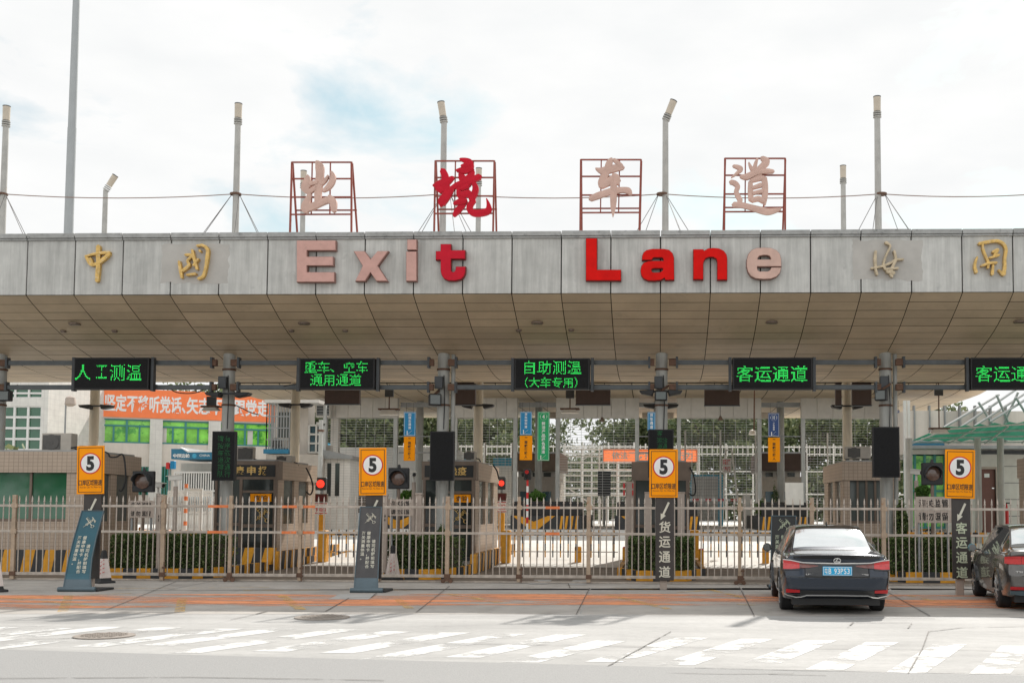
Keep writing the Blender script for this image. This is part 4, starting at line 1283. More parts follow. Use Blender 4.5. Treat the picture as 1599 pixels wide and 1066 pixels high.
def booth(i, xa, xb, y0, y1, H, z0, label, front, side=None, text=None, emblem=False):
    t = thing('inspection_booth', label, 'booth', ((xa + xb) / 2, (y0 + y1) / 2, z0), 'tiled inspection booths on the islands')
    wi = xb - xa
    MB().box(xa, xb, y0, y1, z0, z0 + .10).build('plinth', MT['stripeblack'], t)
    if front == 'tile':
        pw_ = .55 if wi > 3 else .16
        MB().box(xa + .02, xb - .02, y0, y1, z0 + .10, z0 + 1.15).build('wall', MT['boothtile'], t)
        for x in (xa + .02, xb - .02 - pw_):
            MB().box(x, x + pw_, y0, y0 + .3, z0 + 1.15, H - .55).build('pillar', MT['boothtile'], t)
        gw = bpy.data.objects.new('window', None); C.objects.link(gw); gw.parent = t
        MB().box(xa + pw_, xb - pw_, y0 + .10, y0 + .13, z0 + 1.15, H - .55).build('pane', MT['glass_green'] if wi > 3 else MT['glass_grey'], gw)
        f = MB()
        n = 4 if wi > 3 else 5
        for k in range(n + 1):
            x = xa + pw_ + (wi - 2 * pw_) * k / n
            f.box(x - .03, x + .03, y0 + .05, y0 + .16, z0 + 1.151, H - .551)
        f.box(xa + pw_, xb - pw_, y0 + .06, y0 + .15, z0 + 1.152, z0 + 1.22)
        f.build('frame', MT['bronze'], gw)
    else:
        MB().box(xa + .03, xb - .03, y0 + .06, y1 - .06, z0 + .10, z0 + 1.05).build('wall', MT['boothtile'], t)
        dr = bpy.data.objects.new('door', None); C.objects.link(dr); dr.parent = t
        xm = xa + wi * .42
        MB().box(xa + .08, xm - .03, y0 - .002, y0 + .05, z0 + .12, H - .55).build('leaf', MT['glass_dark'], dr)
        MB().box(xa, xa + .08, y0 - .03, y0 + .06, z0 + .1, H - .5).box(xm - .04, xm + .05, y0 - .03, y0 + .06, z0 + .1, H - .5).box(xa + .08, xm - .04, y0 - .02, y0 + .05, z0 + 1.0, z0 + 1.09).build('frame', MT['bronze'], dr)
        wn = bpy.data.objects.new('window', None); C.objects.link(wn); wn.parent = t
        MB().box(xm + .05, xb - .1, y0 + .0, y0 + .04, z0 + .12, H - .55).build('pane', MT['glass_dark'], wn)
        f = MB().box(xb - .1, xb, y0 - .03, y0 + .07, z0 + .1, H - .5).box(xm + .05, xb - .1, y0 - .02, y0 + .05, z0 + .95, z0 + 1.05).box(xm + .05, xb - .1, y0 - .02, y0 + .05, H - .95, H - .88)
        f.build('frame', MT['bronze'], wn)
    # side walls: tiled pillars with two tall dark windows
    for nm, xs, sg in (('side_wall', xb + .003, 1), ('side_wall', xa - .003, -1)):
        a, b = (xs - .12, xs + .0) if sg > 0 else (xs, xs + .12)
        w_ = bpy.data.objects.new(nm, None); C.objects.link(w_); w_.parent = t
        m = MB()
        L_ = y1 - y0
        cuts = [(.0, .16), (.42, .54), (.80, 1.0)]
        for c0, c1 in cuts: m.box(a, b, y0 + L_ * c0 + (.07 if c0 == 0 else 0), y0 + L_ * c1, z0 + 1.05, H - .56)
        m.box(a, b, y0 + .07, y1, z0 + .10, z0 + 1.05)
        m.build('tiles', MT['boothtile'], w_)
        for c0, c1 in ((.16, .42), (.54, .80)):
            MB().box(xs - sg * .09, xs - sg * .06, y0 + L_ * c0, y0 + L_ * c1, z0 + 1.05, H - .56).build('pane', MT['glass_grey'], w_)
    MB().box(xa + .14, xb - .14, y0 + .4, y1 - .14, z0 + 1.06, H - .6).build('interior', MT['darkgrey'], t)
    # roof band
    bm = MT['boothtile'] if front == 'tile' else MT['bronze']
    MB().box(xa - .04, xb + .04, y0 - .04, y0 + .35, H - .55, H).build('front_band', bm, t)
    MB().box(xa - .04, xb + .04, y0 + .35, y1 + .04, H - .55, H - .01).build('roof_band', MT['boothtile'], t)
    MB().box(xa + .1, xb - .1, y0 + .1, y1 - .1, H - .01, H + .05).build('roof', MT['roof'], t)
    if text:
        MB().box(xa + .05, xb - .05, y0 - .06, y0 - .03, H - .47, H - .12).build('sign_panel', MT['ink'], t)
        m = MB()
        n = len(text)
        for k, ch in enumerate(text):
            xc = xa + .25 + (wi - .5) * (k + .5) / n
            put_text(m, ch, xc - .13, xc + .13, H - .42, H - .16, y0 - .064, .01, .03)
        m.build('gold_text', MT['gold'], t)
        s_ = MB().box(xa + wi * .58, xa + wi * .92, y0 - .05, y0 - .03, H - .86 - .35, H - .86 - .12)
        s_.build('small_sign', MT['orange'], t)
        m = MB(); put_text(m, '查验', xa + wi * .64, xa + wi * .86, H - 1.17, H - 1.02, y0 - .052, .006, .01)
        m.build('small_text', MT['ink'], t)
    if emblem:
        m = MB()
        def pl(u0, v0, u1, v1, w_):
            m.beam((u0, y0 - .05, v0), (u1, y0 - .05, v1), w_, .012)
        gold_emblem(pl, xb - .42, z0 + 1.32, .42)
        m.build('emblem', MT['gold'], t)
    return t

booth(0, -20.2, -15.05, 29.0, 31.9, 3.16, .17, 'wide beige tiled booth with green glass behind the teal leaning board', 'tile')
booth(1, -13.25, -11.38, 33.0, 36.7, 3.1, .17, 'tiled booth with dark gold lettered band behind the first upright led panel', 'glass', text='健康申报', emblem=True)
booth(2, -7.0, -5.45, 33.0, 37.6, 3.1, .17, 'tiled booth with dark front behind the second upright led panel', 'glass', text='卫生检疫', emblem=True)
booth(3, -.78, .88, 33.0, 36.8, 3.1, .17, 'dark fronted booth behind the freight lane sign and its column', 'glass')
booth(4, 5.38, 6.98, 33.0, 36.8, 3.12, .17, 'beige tiled booth with ribbed grey window behind the parked black sedan', 'tile')
booth(5, 10.1, 14.6, 29.0, 31.9, 3.16, .17, 'beige tiled booth cut off by the right picture edge', 'tile')

def crash_wall(a, b, z0, z1, label, step=.3, phase=0):
    t = thing('crash_barrier', label, 'crash barrier', ((a[0] + b[0]) / 2, (a[1] + b[1]) / 2, 0), 'yellow and black striped crash barriers')
    m = MB()
    stripes_along(m, (*a, 0), (*b, 0), z0, z1, .16, step, .12, phase)
    m.build('striped_face', [MT['stripeyellow'], MT['stripeblack']], t)
crash_wall((-20.3, 28.46), (-14.85, 28.46), 0.0, .60, 'low striped barrier along the front of the wide tiled booth', .27)
crash_wall((-10.5, 30.6), (-10.75, 37.2), 0.0, .50, 'low striped barrier down the right side of the gold lettered booth', .32)
crash_wall((-4.82, 29.4), (-4.95, 38.4), 0.0, .50, 'low striped barrier down the right side of the second dark booth', .32)
crash_wall((5.15, 37.4), (5.15, 29.5), 0.0, .50, 'low striped barrier on the left side of the booth behind the black sedan', .32)
crash_wall((-13.6, 30.2), (-10.55, 30.2), 0.17, .62, 'low striped barrier across the front of the gold lettered booth', .28)

def ac_unit(px, Y, label, fan='left', dark=False):
    a, b, c, d = PR(*px, Y)
    t = thing('air_conditioner_unit', label, 'air conditioner', ((a + b) / 2, Y, c), 'outdoor air conditioner units on the roofs')
    MB().box(a, b, Y, Y + .34, c + .04, d).build('case', MT['ac_white'], t, bevel=.012)
    r = (d - c) * .40
    fx = a + (b - a) * (.34 if fan == 'left' else .62)
    f = MB()
    f.box(fx - r * 1.15, fx + r * 1.15, Y - .012, Y + .01, c + .09, d - .05)
    f.lathe((fx, Y - .014, (c + d) / 2 + .02), [(r, 0), (r, -.012), (r * .9, -.015)], 20, 0, 'y')
    f.lathe((fx, Y - .03, (c + d) / 2 + .02), [(r * .25, 0), (r * .25, -.008)], 12, 0, 'y')
    f.build('fan_grille', MT['acgrille'], t)
    MB().box(a + .05, a + .12, Y + .02, Y + .3, c, c + .04).build('foot', MT['darkgrey'], t)
    MB().box(b - .12, b - .05, Y + .02, Y + .3, c, c + .04).build('foot', MT['darkgrey'], t)
    MB().path([Vector((b, Y + .2, c + .12)), Vector((b + .09, Y + .2, c + .10)), Vector((b + .14, Y + .2, c + .01))], .02, 6).build('pipe', MT['black'], t)
ac_unit((65, 676, 111, 706.5), 29.6, 'weathered grey air conditioner on the wide tiled booth roof')
ac_unit((367, 697, 393, 722), 33.6, 'beige air conditioner on the gold lettered booth roof', 'right')
ac_unit((431, 711, 456, 727), 34.6, 'dark fanned air conditioner at the rear of the gold lettered booth roof', 'left')
ac_unit((1320, 697, 1360, 718), 33.6, 'boxed air conditioner on the booth roof behind the black sedan', 'left')
ac_unit((727, 704, 742, 721), 34.4, 'small boxed unit on the second dark booth roof', 'left')

# blue ridge sheet on the wide booth roof, dangling cables
a, b, c, d = PR(-30, 702, 62, 708.5, 31)
t = thing('roof_sheet', 'light blue metal sheet lying on the wide tiled booth roof', 'roof sheet', ((a + b) / 2, 31, c))
MB().box(a, b, 31, 31.5, c, d).build('sheet', MT['skyblue'], t)
def dangling(pts, Y, label, r=.022):
    P = [W(x, y, Y) for x, y in pts]
    Q = [Vector(q) for q in catmull([tuple(p) for p in P], 5)]
    t = thing('dangling_cable', label, 'cable', P[0], 'black cables hanging from the booths')
    MB().path(Q, r, 6).build('cable', MT['rubber'], t)
dangling([(111, 699), (135, 697), (166, 706), (172, 713), (182, 713), (191, 709), (195, 722), (196, 750), (190, 766), (186, 764)], 29.4, 'black cable looping down the side of the wide tiled booth')
dangling([(478, 730), (484, 742), (488, 755), (488, 766), (484, 772), (478, 767)], 34.8, 'black cable curling on the right side of the gold lettered booth', .025)
dangling([(1077, 729), (1083, 742), (1086, 760), (1085, 771), (1080, 773), (1076, 769)], 32.9, 'black cable curling down the right side of the middle booth', .025)
dangling([(770, 726), (776, 735), (779, 748)], 36, 'black cable on the right side of the second dark booth', .025)
dangling([(232, 598), (245, 601), (262, 605), (275, 612), (295, 614), (312, 611), (322, 604)], 30.6, 'black cable sagging below the rail beside the first led board', .016)
dangling([(367, 632), (378, 637), (392, 644), (404, 647)], 30.9, 'black cable sagging right of the first upright panel column', .016)
dangling([(443, 603), (452, 601), (467, 599)], 30.4, 'short black cable entering the two line led board', .016)

# ================================================================== gate fence
YFN = 25.7
FX = [-62, 20, 132, 255, 361, 468, 590, 699, 810, 919, 1035, 1155, 1268, 1380, 1500, 1660]
zr = [W(800, 792, YFN).z, W(800, 832.5, YFN).z, W(800, 899.5, YFN).z]
ztop = W(800, 776, YFN).z
pk = None
LBF = ['cut by the left picture edge', 'left of the teal leaning board', 'right of the teal leaning board', 'in front of the long hedge', 'with orange taped rails under the gold lettered booth', 'left of the charcoal leaning board',
       'right of the charcoal leaning board', 'before the second dark booth', 'left half of the middle double gate', 'left of the freight lane sign', 'right of the freight lane sign', 'left of the black leaning board', 'behind the black sedan', 'between the two parked cars', 'behind the right hand car']
def picket_mesh():
    m = MB()
    m.tube((0, 0, zr[2]), (0, 0, ztop - .10), .0145, .0145, 7)
    m.lathe((0, 0, ztop - .16), [(.012, 0), (.024, .02), (.024, .035), (.014, .05), (.019, .09), (.002, .165)], 7)
    return m
pick_me = None
orange_rails = {3: (0, .62, 1.0), 4: (1, .72, 1.0), 5: (0, .0, .22), 8: (1, .35, .62)}
for i in range(len(FX) - 1):
    xa, xb = W(FX[i], 850, YFN).x, W(FX[i + 1], 850, YFN).x
    yo = [0, .03, .05, -.02, -.06, .02, .0, -.03, .02, .03, 0, -.02, 0.02, 0, 0][i]
    t = thing('fence_gate', 'worn steel picket gate ' + LBF[i], 'gate', (xa, YFN + yo, 0), 'picket gates across the lanes')
    L_ = xb - xa
    pw = .09 if i in (1, 2, 3, 6, 7, 9, 10, 12, 13) else .075
    m = MB().box(-pw / 2, pw / 2, -pw / 2, pw / 2, .03, ztop + .015)
    m.build('post', MT['fencepost'], t, world=False, bevel=.006)
    for k, z in enumerate(zr):
        h = .028 if k < 2 else .034
        MB().box(pw / 2, L_ - pw / 2 - .01, -.02, .02, z - h, z + h).build('rail', MT['fence'], t, world=False, bevel=.004)
    if i in orange_rails:
        tone, f0, f1 = orange_rails[i]
        for k in (0, 1):
            MB().box(pw / 2 + L_ * f0 + .01, L_ * f1 - pw / 2 - .02, -.0225, .0225, zr[k] - .0305, zr[k] + .0305).build('tape', MT['orangepaint'], t, world=False)
    n = int(round((L_ - pw) / .150))
    for k in range(n):
        x = pw / 2 + (L_ - pw) * (k + .5) / n
        if pick_me is None:
            o = picket_mesh().build('picket', MT['fence'], t, world=False, smooth=True)
            pick_me = o.data
        else:
            o = bpy.data.objects.new('picket', pick_me); C.objects.link(o); o.parent = t
        o.location = (x, 0, 0)
        o.rotation_euler = (0, random.gauss(0, .004), random.uniform(0, 6))
    if i in (2, 3, 5, 8, 11):
        MB().tube((0.07, -.06, .02), (0.07, -.06, .45), .012, .012, 6).box(.02, .10, -.075, -.045, .30, .34).box(.02, .10, -.075, -.045, .12, .16).build('drop_bolt', MT['rust'], t, world=False)
    if i in (4, 7, 11):
        for s in (-1, 1):
            MB().lathe((s * .085, -.03, .05), [(.05, -.02), (.05, .02)], 12, 0, 'y').build('wheel', MT['rust'], t, world=False)
        MB().box(-.05, .05, -.06, .0, .05, .16).build('wheel_bracket', MT['rust'], t, world=False)
    for k in (0, 1, 2):
        MB().box(-pw / 2 - .012, pw / 2 + .03, -pw / 2 - .012, pw / 2 + .012, zr[k] - .05, zr[k] + .05).build('hinge', MT['rust'] if k == 2 else MT['fencepost'], t, world=False)
tr = MB().box(W(-90, 905, YFN).x, W(1700, 905, YFN).x, YFN + .06, YFN + .10, .012, .05)
tag(tr.build('gate_track', MT['fence']), 'thin steel gate track low along the foot of the fence', 'gate track')

# ================================================================== lane signs with speed boards
def lane_sign(Y, bx, px, zbase_y, text, label, tilt=0.0):
    x0, y0, x1, y1 = bx
    a, b, c, d = PR(x0, y0, x1, y1, Y)
    xm = (a + b) / 2
    t = thing('lane_sign', label, 'lane sign', (xm, Y, 0), 'lane signs with speed boards')
    pa, pb, pz0, pz1 = PR(px[0], y1 - 12, px[1], zbase_y, Y)
    MB().box(xm - .075, xm + .075, Y + .06, Y + .16, 0, pz0 + .4).build('post', MT['stone'], t, bevel=.008)
    MB().box(pa, pb, Y, Y + .055, pz0, pz1 + .3).build('panel', MT['signpanel'], t, bevel=.006)
    # arrow and lettering
    w_ = pb - pa
    xc = (pa + pb) / 2
    m = MB()
    zt = c - .10
    yv = Y - .004
    A, B = Vector((xc + w_ * .22, yv, zt)), Vector((xc - w_ * .22, yv, zt - w_ * .95))
    dd = (B - A).normalized()
    nn = Vector((-dd.z, 0, dd.x))
    hb = B - dd * .13
    for P in ([A + nn * .022, A - nn * .022, hb - nn * .022, hb + nn * .022], [hb + nn * .06, hb - nn * .06, B]):
        m.prism([(p.x, p.z) for p in P], Y - .008, Y - .0005)
    m.build('arrow', MT['cream'], t)
    if text:
        m = MB()
        put_column(m, text, xc, zt - w_ * 1.02, w_ * .62, w_ * .80, Y - .0005, .008, .016)
        m.build('lettering', MT['cream'] if Y > 23.5 else MT['palegreen'], t)
    # speed board
    s = bpy.data.objects.new('speed_board', None); C.objects.link(s); s.parent = t
    s.location = (0, -.03, (c + d) / 2)
    s.rotation_euler = (0, tilt, 0)
    w2, h2 = (b - a) / 2, (d - c) / 2
    MB().box(-w2, w2, -.012, .012, -h2, h2).build('plate', MT['orange'], s, world=False, bevel=.003)
    e = .035; q = .012
    MB().box(-w2 + e, w2 - e, -.0155, -.012, h2 - e - q, h2 - e).box(-w2 + e, w2 - e, -.0155, -.012, -h2 + e, -h2 + e + q).box(-w2 + e, -w2 + e + q, -.0155, -.012, -h2 + e + q, h2 - e - q).box(w2 - e - q, w2 - e, -.0155, -.012, -h2 + e + q, h2 - e - q).build('border_line', MT['ink'], s, world=False)
    r = w2 * .76
    zc_ = h2 * .27
    MB().lathe((0, 0, zc_), [(r, -.012), (r, -.016)], 36, 0, 'y').build('red_ring', MT['signred'], s, world=False)
    MB().lathe((0, 0, zc_), [(r * .89, -.016), (r * .89, -.0185)], 36, 0, 'y').build('white_disc', MT['white'], s, world=False)
    m = MB(); put_text(m, '5', -r * .38, r * .38, zc_ - r * .70, zc_ + r * .70, -.0188, .003, .05)
    m.build('number', MT['ink'], s, world=False)
    m = MB(); put_text(m, '口岸区域限速', -w2 * .84, w2 * .84, -h2 * .65, -h2 * .40, -.0125, .003, .014)
    m.build('name_line', MT['ink'], s, world=False)
    m = MB(); put_text(m, "Kou'an Qu Yu Xian Su", -w2 * .76, w2 * .76, -h2 * .76, -h2 * .67, -.0125, .002, .0)
    m.build('small_line', MT['brownink'], s, world=False)
    MB().box(-.06, .06, .012, .05, -h2 * .5, -h2 * .3).build('clip', MT['darkgrey'], s, world=False)
    return t
lane_sign(23.45, (121.5, 696, 164, 771), (129, 156), 903, '', 'orange speed board on a dark sign post behind the teal leaning board', R(-1.2))
lane_sign(23.45, (561.5, 699, 604, 773), (570, 596), 903, '', 'orange speed board on a dark sign post behind the charcoal leaning board', R(-.8))
lane_sign(23.9, (1014, 701.5, 1058.5, 776.5), (1023.5, 1052.5), 906, '货运通道', 'orange speed board above a dark post reading freight lane, middle of the gate')
lane_sign(22.9, (1475, 702, 1521.5, 778), (1487, 1516), 903, '客运通道', 'orange speed board above a dark post reading passenger lane, between the cars', R(1.2))

# ================================================================== leaning boards
def leaning(st, mat, foot, text_mat, label, foot_v=None):
    """st: (px x centre, px y, px width, Y) from top to bottom."""
    P = [(W(x, y, Y), wd / FPX * Y * .99) for x, y, wd, Y in st]
    L_ = [0]
    for (a, _), (b, _2) in zip(P, P[1:]): L_.append(L_[-1] + (b - a).length)
    T = L_[-1]
    def pos(u, v, off=0.0):
        """u -1..1 across, v 0 top .. 1 bottom."""
        s = max(0, min(1, v)) * T
        k = 0
        while k < len(L_) - 2 and L_[k + 1] < s: k += 1
        f = (s - L_[k]) / (L_[k + 1] - L_[k])
        c = P[k][0].lerp(P[k + 1][0], f)
        wd = P[k][1] + (P[k + 1][1] - P[k][1]) * f
        return c + Vector((u * wd / 2, -off, 0))
    base = P[-1][0]
    t = thing('leaning_notice', label, 'notice board', (base.x, base.y, 0), 'tall notice boards leaning at the gate')
    n = 24
    m = MB()
    vs, fs = [], []
    for i in range(n + 1):
        v = i / n
        for off in (0, -.035):
            vs += [pos(-1, v, off), pos(1, v, off)]
    for i in range(n):
        a, b = i * 4, (i + 1) * 4
        fs += [(a, b, b + 1, a + 1), (a + 2, a + 3, b + 3, b + 2), (a, a + 2, b + 2, b), (a + 1, b + 1, b + 3, a + 3)]
    fs += [(0, 1, 3, 2), (n * 4, n * 4 + 2, n * 4 + 3, n * 4 + 1)]
    fm = [1 if (foot_v and (i // 4) / n > foot_v and i < n * 4) else 0 for i in range(len(fs))]
    m.add(vs, fs); m.m = fm
    m.build('board', [mat, foot], t)
    f = MB()
    for sgn in (-1, 1):
        for i in range(n):
            a, b = pos(sgn, i / n, .004), pos(sgn, (i + 1) / n, .004)
            f.beam(a, b, .018, .022)
    f.beam(pos(-1, 0, .004), pos(1, 0, .004), .02)
    f.build('edge_trim', MT['slate'], t)
    m = MB()
    H_ = T
    def pl(u0, v0, u1, v1, w_):
        m.beam(pos(u0, v0, .006), pos(u1, v1, .006), w_, .006)
    wdt = P[0][1]
    asp = wdt / 2 / T
    def pl2(u0, v0, u1, v1, w_): pl(u0, v0, u1, v1, w_ * wdt / 2)
    gold_emblem(lambda u0, v0, u1, v1, w_: pl2(u0, .135 - v0 * asp, u1, .135 - v1 * asp, w_), .02, 0, .95)
    m.build('emblem', text_mat, t)
    m = MB()
    cw_ = .34
    for s, u, v0 in (('请司机提前填写', .46, .38), ('健康申明卡，并配合', -.02, .285), ('海关测量体温。', -.50, .285)):
        v = v0
        for ch in s:
            g_ = glyph(ch, .012)
            vsg, fsg, (a, b, c, d) = g_
            k = cw_ / (0.95)
            hh = asp
            small = ch in '，。'
            pts = []
            for q in vsg:
                uu = u + ((q[0] - .5) * k)
                vv = v + (.85 - q[1]) * k * hh
                pts.append(pos(uu, vv, .004 + .004 * (q[2] + .5)))
            m.add(pts, fsg)
            v += cw_ * hh * 1.16
    m.build('lettering', text_mat, t)
    # weighted foot
    k = MB()
    zb_ = P[-1]
    w2 = zb_[1] / 2
    k.box(zb_[0].x - w2 - .03, zb_[0].x + w2 + .17, zb_[0].y - .06, zb_[0].y + .62, 0.0, .05)
    k.build('foot_plate', MT['rubber'], t, bevel=.02, seg=2)
    k = MB()
    k.tube((zb_[0].x - w2 - .05, zb_[0].y - .10, .05), (zb_[0].x + w2 + .12, zb_[0].y - .07, .05), .05, .055, 10)
    k.build('sandbag', MT['slate'], t, smooth=True)
    return t
leaning([(145.3, 797, 35.5, 23.25), (133, 840, 36, 23.05), (125.5, 872, 37.5, 22.9), (121.5, 898, 40, 22.75), (120.5, 918, 45, 22.45), (120.5, 926, 46, 22.4)], MT['tealboard'], MT['slate'], MT['cream'], 'teal notice board with crossed key emblem, leaning sideways against its post', .78)
leaning([(579.5, 791, 34, 23.3), (576, 840, 35, 23.15), (573.5, 880, 36, 23.0), (572, 904, 37, 22.85), (571.5, 919, 38, 22.65)], MT['blackboard'], MT['slate'], MT['cream'], 'charcoal notice board with crossed key emblem leaning on the second sign post', .80)
leaning([(1224, 805, 38, 24.9), (1223, 850, 38, 24.8), (1222.5, 905, 38, 24.7), (1222.5, 910, 38, 24.65)], MT['ink'], MT['ink'], MT['palegreen'], 'black notice board with crossed key emblem half hidden by the black sedan')

def cone(px, py, label, h=.72, Y=None, rz=.2):
    p = G(px, py)
    t = thing('traffic_cone', label, 'traffic cone', (p.x, p.y, 0), 'traffic cones at the fence', rz)
    MB().lathe((0, 0, 0), [(.27, 0), (.27, .05), (.20, .06)], 4).build('base', MT['rubber'], t, world=False, bevel=.01)
    MB().lathe((0, 0, 0), [(.185, .055), (.15, .16)], 4).build('band', MT['rubber'], t, world=False)
    MB().lathe((0, 0, 0), [(.172, .12), (.088, h - .17)], 4).build('sleeve', MT['conewhite'], t, world=False)
    MB().lathe((0, 0, 0), [(.088, h - .17), (.055, h), (.03, h + .02)], 4).build('tip', MT['rubber'], t, world=False)
    m = MB()
    for k in range(4): m.beam((-.10 + .02 * k, -.128 + .018 * k, .2 + .09 * k), (.06 - .01 * k, -.128 + .018 * k, .26 + .09 * k), .02, .012)
    m.build('red_mark', MT['signred'], t, world=False)
cone(161, 910, 'faded square traffic cone beside the teal leaning board')
cone(613, 905, 'faded square traffic cone right of the charcoal leaning board', .80)
cone(-9, 924, 'traffic cone cut by the left picture edge', .78)

# ------------------------------------------------------------------ signals, cameras, posts on the islands
def round_signal(px, Y, label):
    x0, y0, x1, y1 = px
    a, b, c, d = PR(x0, y0, x1, y1, Y)
    xm, zm = (a + b) / 2, (c + d) / 2
    t = thing('lane_signal', label, 'signal', (xm, Y, 0), 'big round lane signals on posts')
    MB().box(a, b, Y, Y + .14, c, d).build('back_plate', MT['black'], t, bevel=.02)
    r = (b - a) * .40
    MB().lathe((xm, Y, zm), [(r * .86, .0), (r * .84, -.03), (r * .5, -.055), (.01, -.065)], 24, 0, 'y').build('lens', MT['lensbrown'], t, smooth=True)
    h = MB()
    n = 20
    vs, fs = [], []
    for i in range(n + 1):
        a_ = math.pi * (-.15 + 1.3 * i / n)
        for rr, yy in ((r, Y), (r, Y - .22 if .1 < i / n < .9 else Y - .1), (r * .95, Y - .22 if .1 < i / n < .9 else Y - .1), (r * .95, Y)):
            vs.append((xm + rr * math.cos(a_), yy, zm + rr * math.sin(a_)))
    for i in range(n):
        for j in range(3): fs.append((i * 4 + j, i * 4 + j + 1, i * 4 + 5 + j, i * 4 + 4 + j))
    h.add(vs, fs)
    h.build('hood', MT['darkgrey'], t)
    MB().tube((xm, Y + .07, .15), (xm, Y + .07, c + .01), .045, .045, 10).build('post', MT['bronze'], t)
    MB().tube((xm, Y + .07, d), (xm, Y + .07, d + .09), .05, .03, 8).build('cap', MT['black'], t)
round_signal((206, 735, 239.5, 768), 28.8, 'big round unlit signal above the long hedge behind the left fence')
round_signal((606, 730, 638, 763), 30.0, 'big round unlit signal beside the second speed board')
round_signal((1440, 722, 1473, 757), 28.8, 'big round unlit signal left of the passenger lane speed board')

def camera(px, py, Y, label, pole_to=None, d=(-1, -.5)):
    p = W(px, py, Y)
    t = thing('security_camera', label, 'security camera', (p.x, p.y, p.z), 'white security cameras on the islands')
    dv = Vector((d[0], d[1], -.12)).normalized()
    MB().beam(dv * -.18, dv * .18, .12, .12).beam(dv * -.18 + Vector((0, 0, .07)), dv * .25 + Vector((0, 0, .07)), .14, .02).build('housing', MT['offwhite'], t, world=False, bevel=.01)
    MB().tube(dv * .18, dv * .2, .05, .05, 10).build('lens', MT['black'], t, world=False)
    MB().tube((0, 0, -.06), (0, .03, -.22), .03, .03, 8).build('bracket', MT['offwhite'], t, world=False)
    if pole_to is not None:
        MB().tube((0, .03, -.22), (0, .03, pole_to - p.z), .055, .055, 10).build('pole', MT['stone'], t, world=False)
camera(274, 746, 29.2, 'white security camera on a tall beige pole above the long hedge', .17)
camera(247, 757, 29.6, 'white security camera looking right beside the left round signal', .17, (1, -.4))
camera(646, 740, 31, 'white security camera right of the second round signal', .17, (.3, -1))
camera(1431, 737, 30, 'white security camera left of the right round signal', .17, (.6, -1))
camera(500, 662, 50, 'small white camera hanging under the hall edge left of the red lamp', .75, (1, -.3))

def post(px, Y, label, text=None):
    a, b, c, d = PR(*px, Y)
    t = thing('stone_post', label, 'stone post', ((a + b) / 2, Y, c), 'square beige posts on the islands')
    MB().box(a, b, Y, Y + (b - a), .15, d).build('shaft', MT['stone'], t, bevel=.01)
    MB().box(a - .01, b + .01, Y - .01, Y + (b - a) + .01, d, d + .04).build('cap', MT['stone'], t, bevel=.008)
    if text:
        m = MB(); put_column(m, text, (a + b) / 2, d - .45, (b - a) * .6, (b - a) * .75, Y - .001, .006, .01)
        m.build('lettering', MT['ink'], t)
post((648, 772, 657.5, 855), 27.2, 'square beige post right of the charcoal leaning board')
post((596.5, 774, 604, 850), 26.9, 'square beige post just right of the second speed board', '停车')
post((245, 774, 253, 842), 26.6, 'square beige post beside the gate before the long hedge', '停车')
post((1006.5, 770, 1017, 850), 30.9, 'square beige post left of the freight lane sign')
post((1058, 770, 1069, 850), 30.9, 'square beige post right of the freight lane sign')

def grey_notice(px, Y, label, rows):
    a, b, c, d = PR(*px, Y)
    t = thing('grey_notice', label, 'notice board', ((a + b) / 2, Y, .15), 'grey notice boards behind the fence')
    MB().box(a, b, Y, Y + .03, c, d).build('panel', MT['stone'], t)
    for x in (a + .08, b - .08):
        MB().tube((x, Y + .05, .15), (x, Y + .05, d - .02), .03, .03, 8).build('leg', MT['greytube'], t)
    m = MB()
    n = len(rows)
    for k, s in enumerate(rows):
        zc2 = d - (d - c) * (k + .5) / n
        h = (d - c) / n * .30
        put_text(m, s, a + .07, b - .07, zc2 - h, zc2 + h, Y - .001, .006, .012)
    m.build('lettering', MT['ink'], t)
grey_notice((606, 779, 645, 805), 27.0, 'grey notice board low beside the second round signal', ['海关监管', '请勿逗留'])
grey_notice((200, 781, 240, 808), 27.0, 'grey notice board below the left round signal', ['海关监管', '请勿逗留'])
grey_notice((1430, 775, 1486, 816), 27.0, 'large grey notice board below the right round signal', ['海关监管', '请勿逗留'])

def kiosk_signal(px, Y, label, pale_text):
    x0, y0, x1, y1 = px      # lamp box
    a, b, c, d = PR(x0, y0, x1, y1, Y)
    xm, zm = (a + b) / 2, (c + d) / 2
    w_ = b - a
    t = thing('lane_stop_lamp', label, 'stop lamp', (xm, Y, 0), 'lit red stop lamps at the lanes')
    MB().box(a, b, Y, Y + .16, c, d).build('case', MT['darkgrey'], t, bevel=.02)
    MB().lathe((xm, Y, zm), [(w_ * .36, 0), (w_ * .34, -.03), (.01, -.05)], 22, 0, 'y').build('lens', MT['signal_red'], t, smooth=True)
    z1 = c - .12
    MB().box(a, b + .05, Y, Y + .12, z1 - .28, z1).build('display', MT['bronze'], t, bevel=.01)
    MB().box(a + .03, b + .02, Y - .006, Y + .01, z1 - .25, z1 - .03).build('display_face', M('dim red display', (0.10, 0.01, 0.01), .5), t)
    MB().box(a, b + .05, Y, Y + .03, z1 - .66, z1 - .32).build('plate', MT['white'], t)
    m = MB(); put_text(m, pale_text, a + .04, b + .01, z1 - .60, z1 - .38, Y - .001, .005, .02)
    m.box(a, b + .05, Y - .006, Y - .001, z1 - .34, z1 - .315); m.box(a, b + .05, Y - .006, Y - .001, z1 - .665, z1 - .64)
    m.build('plate_text', MT['signred'], t)
    MB().box(xm - .10, xm + .10, Y + .04, Y + .24, gz(Y), z1 - .7).build('yellow_post', MT['stripeyellow'], t, bevel=.01)
    MB().tube((xm, Y + .14, z1 - .7), (xm, Y + .14, c), .05, .05, 8).build('post', MT['greytube'], t)
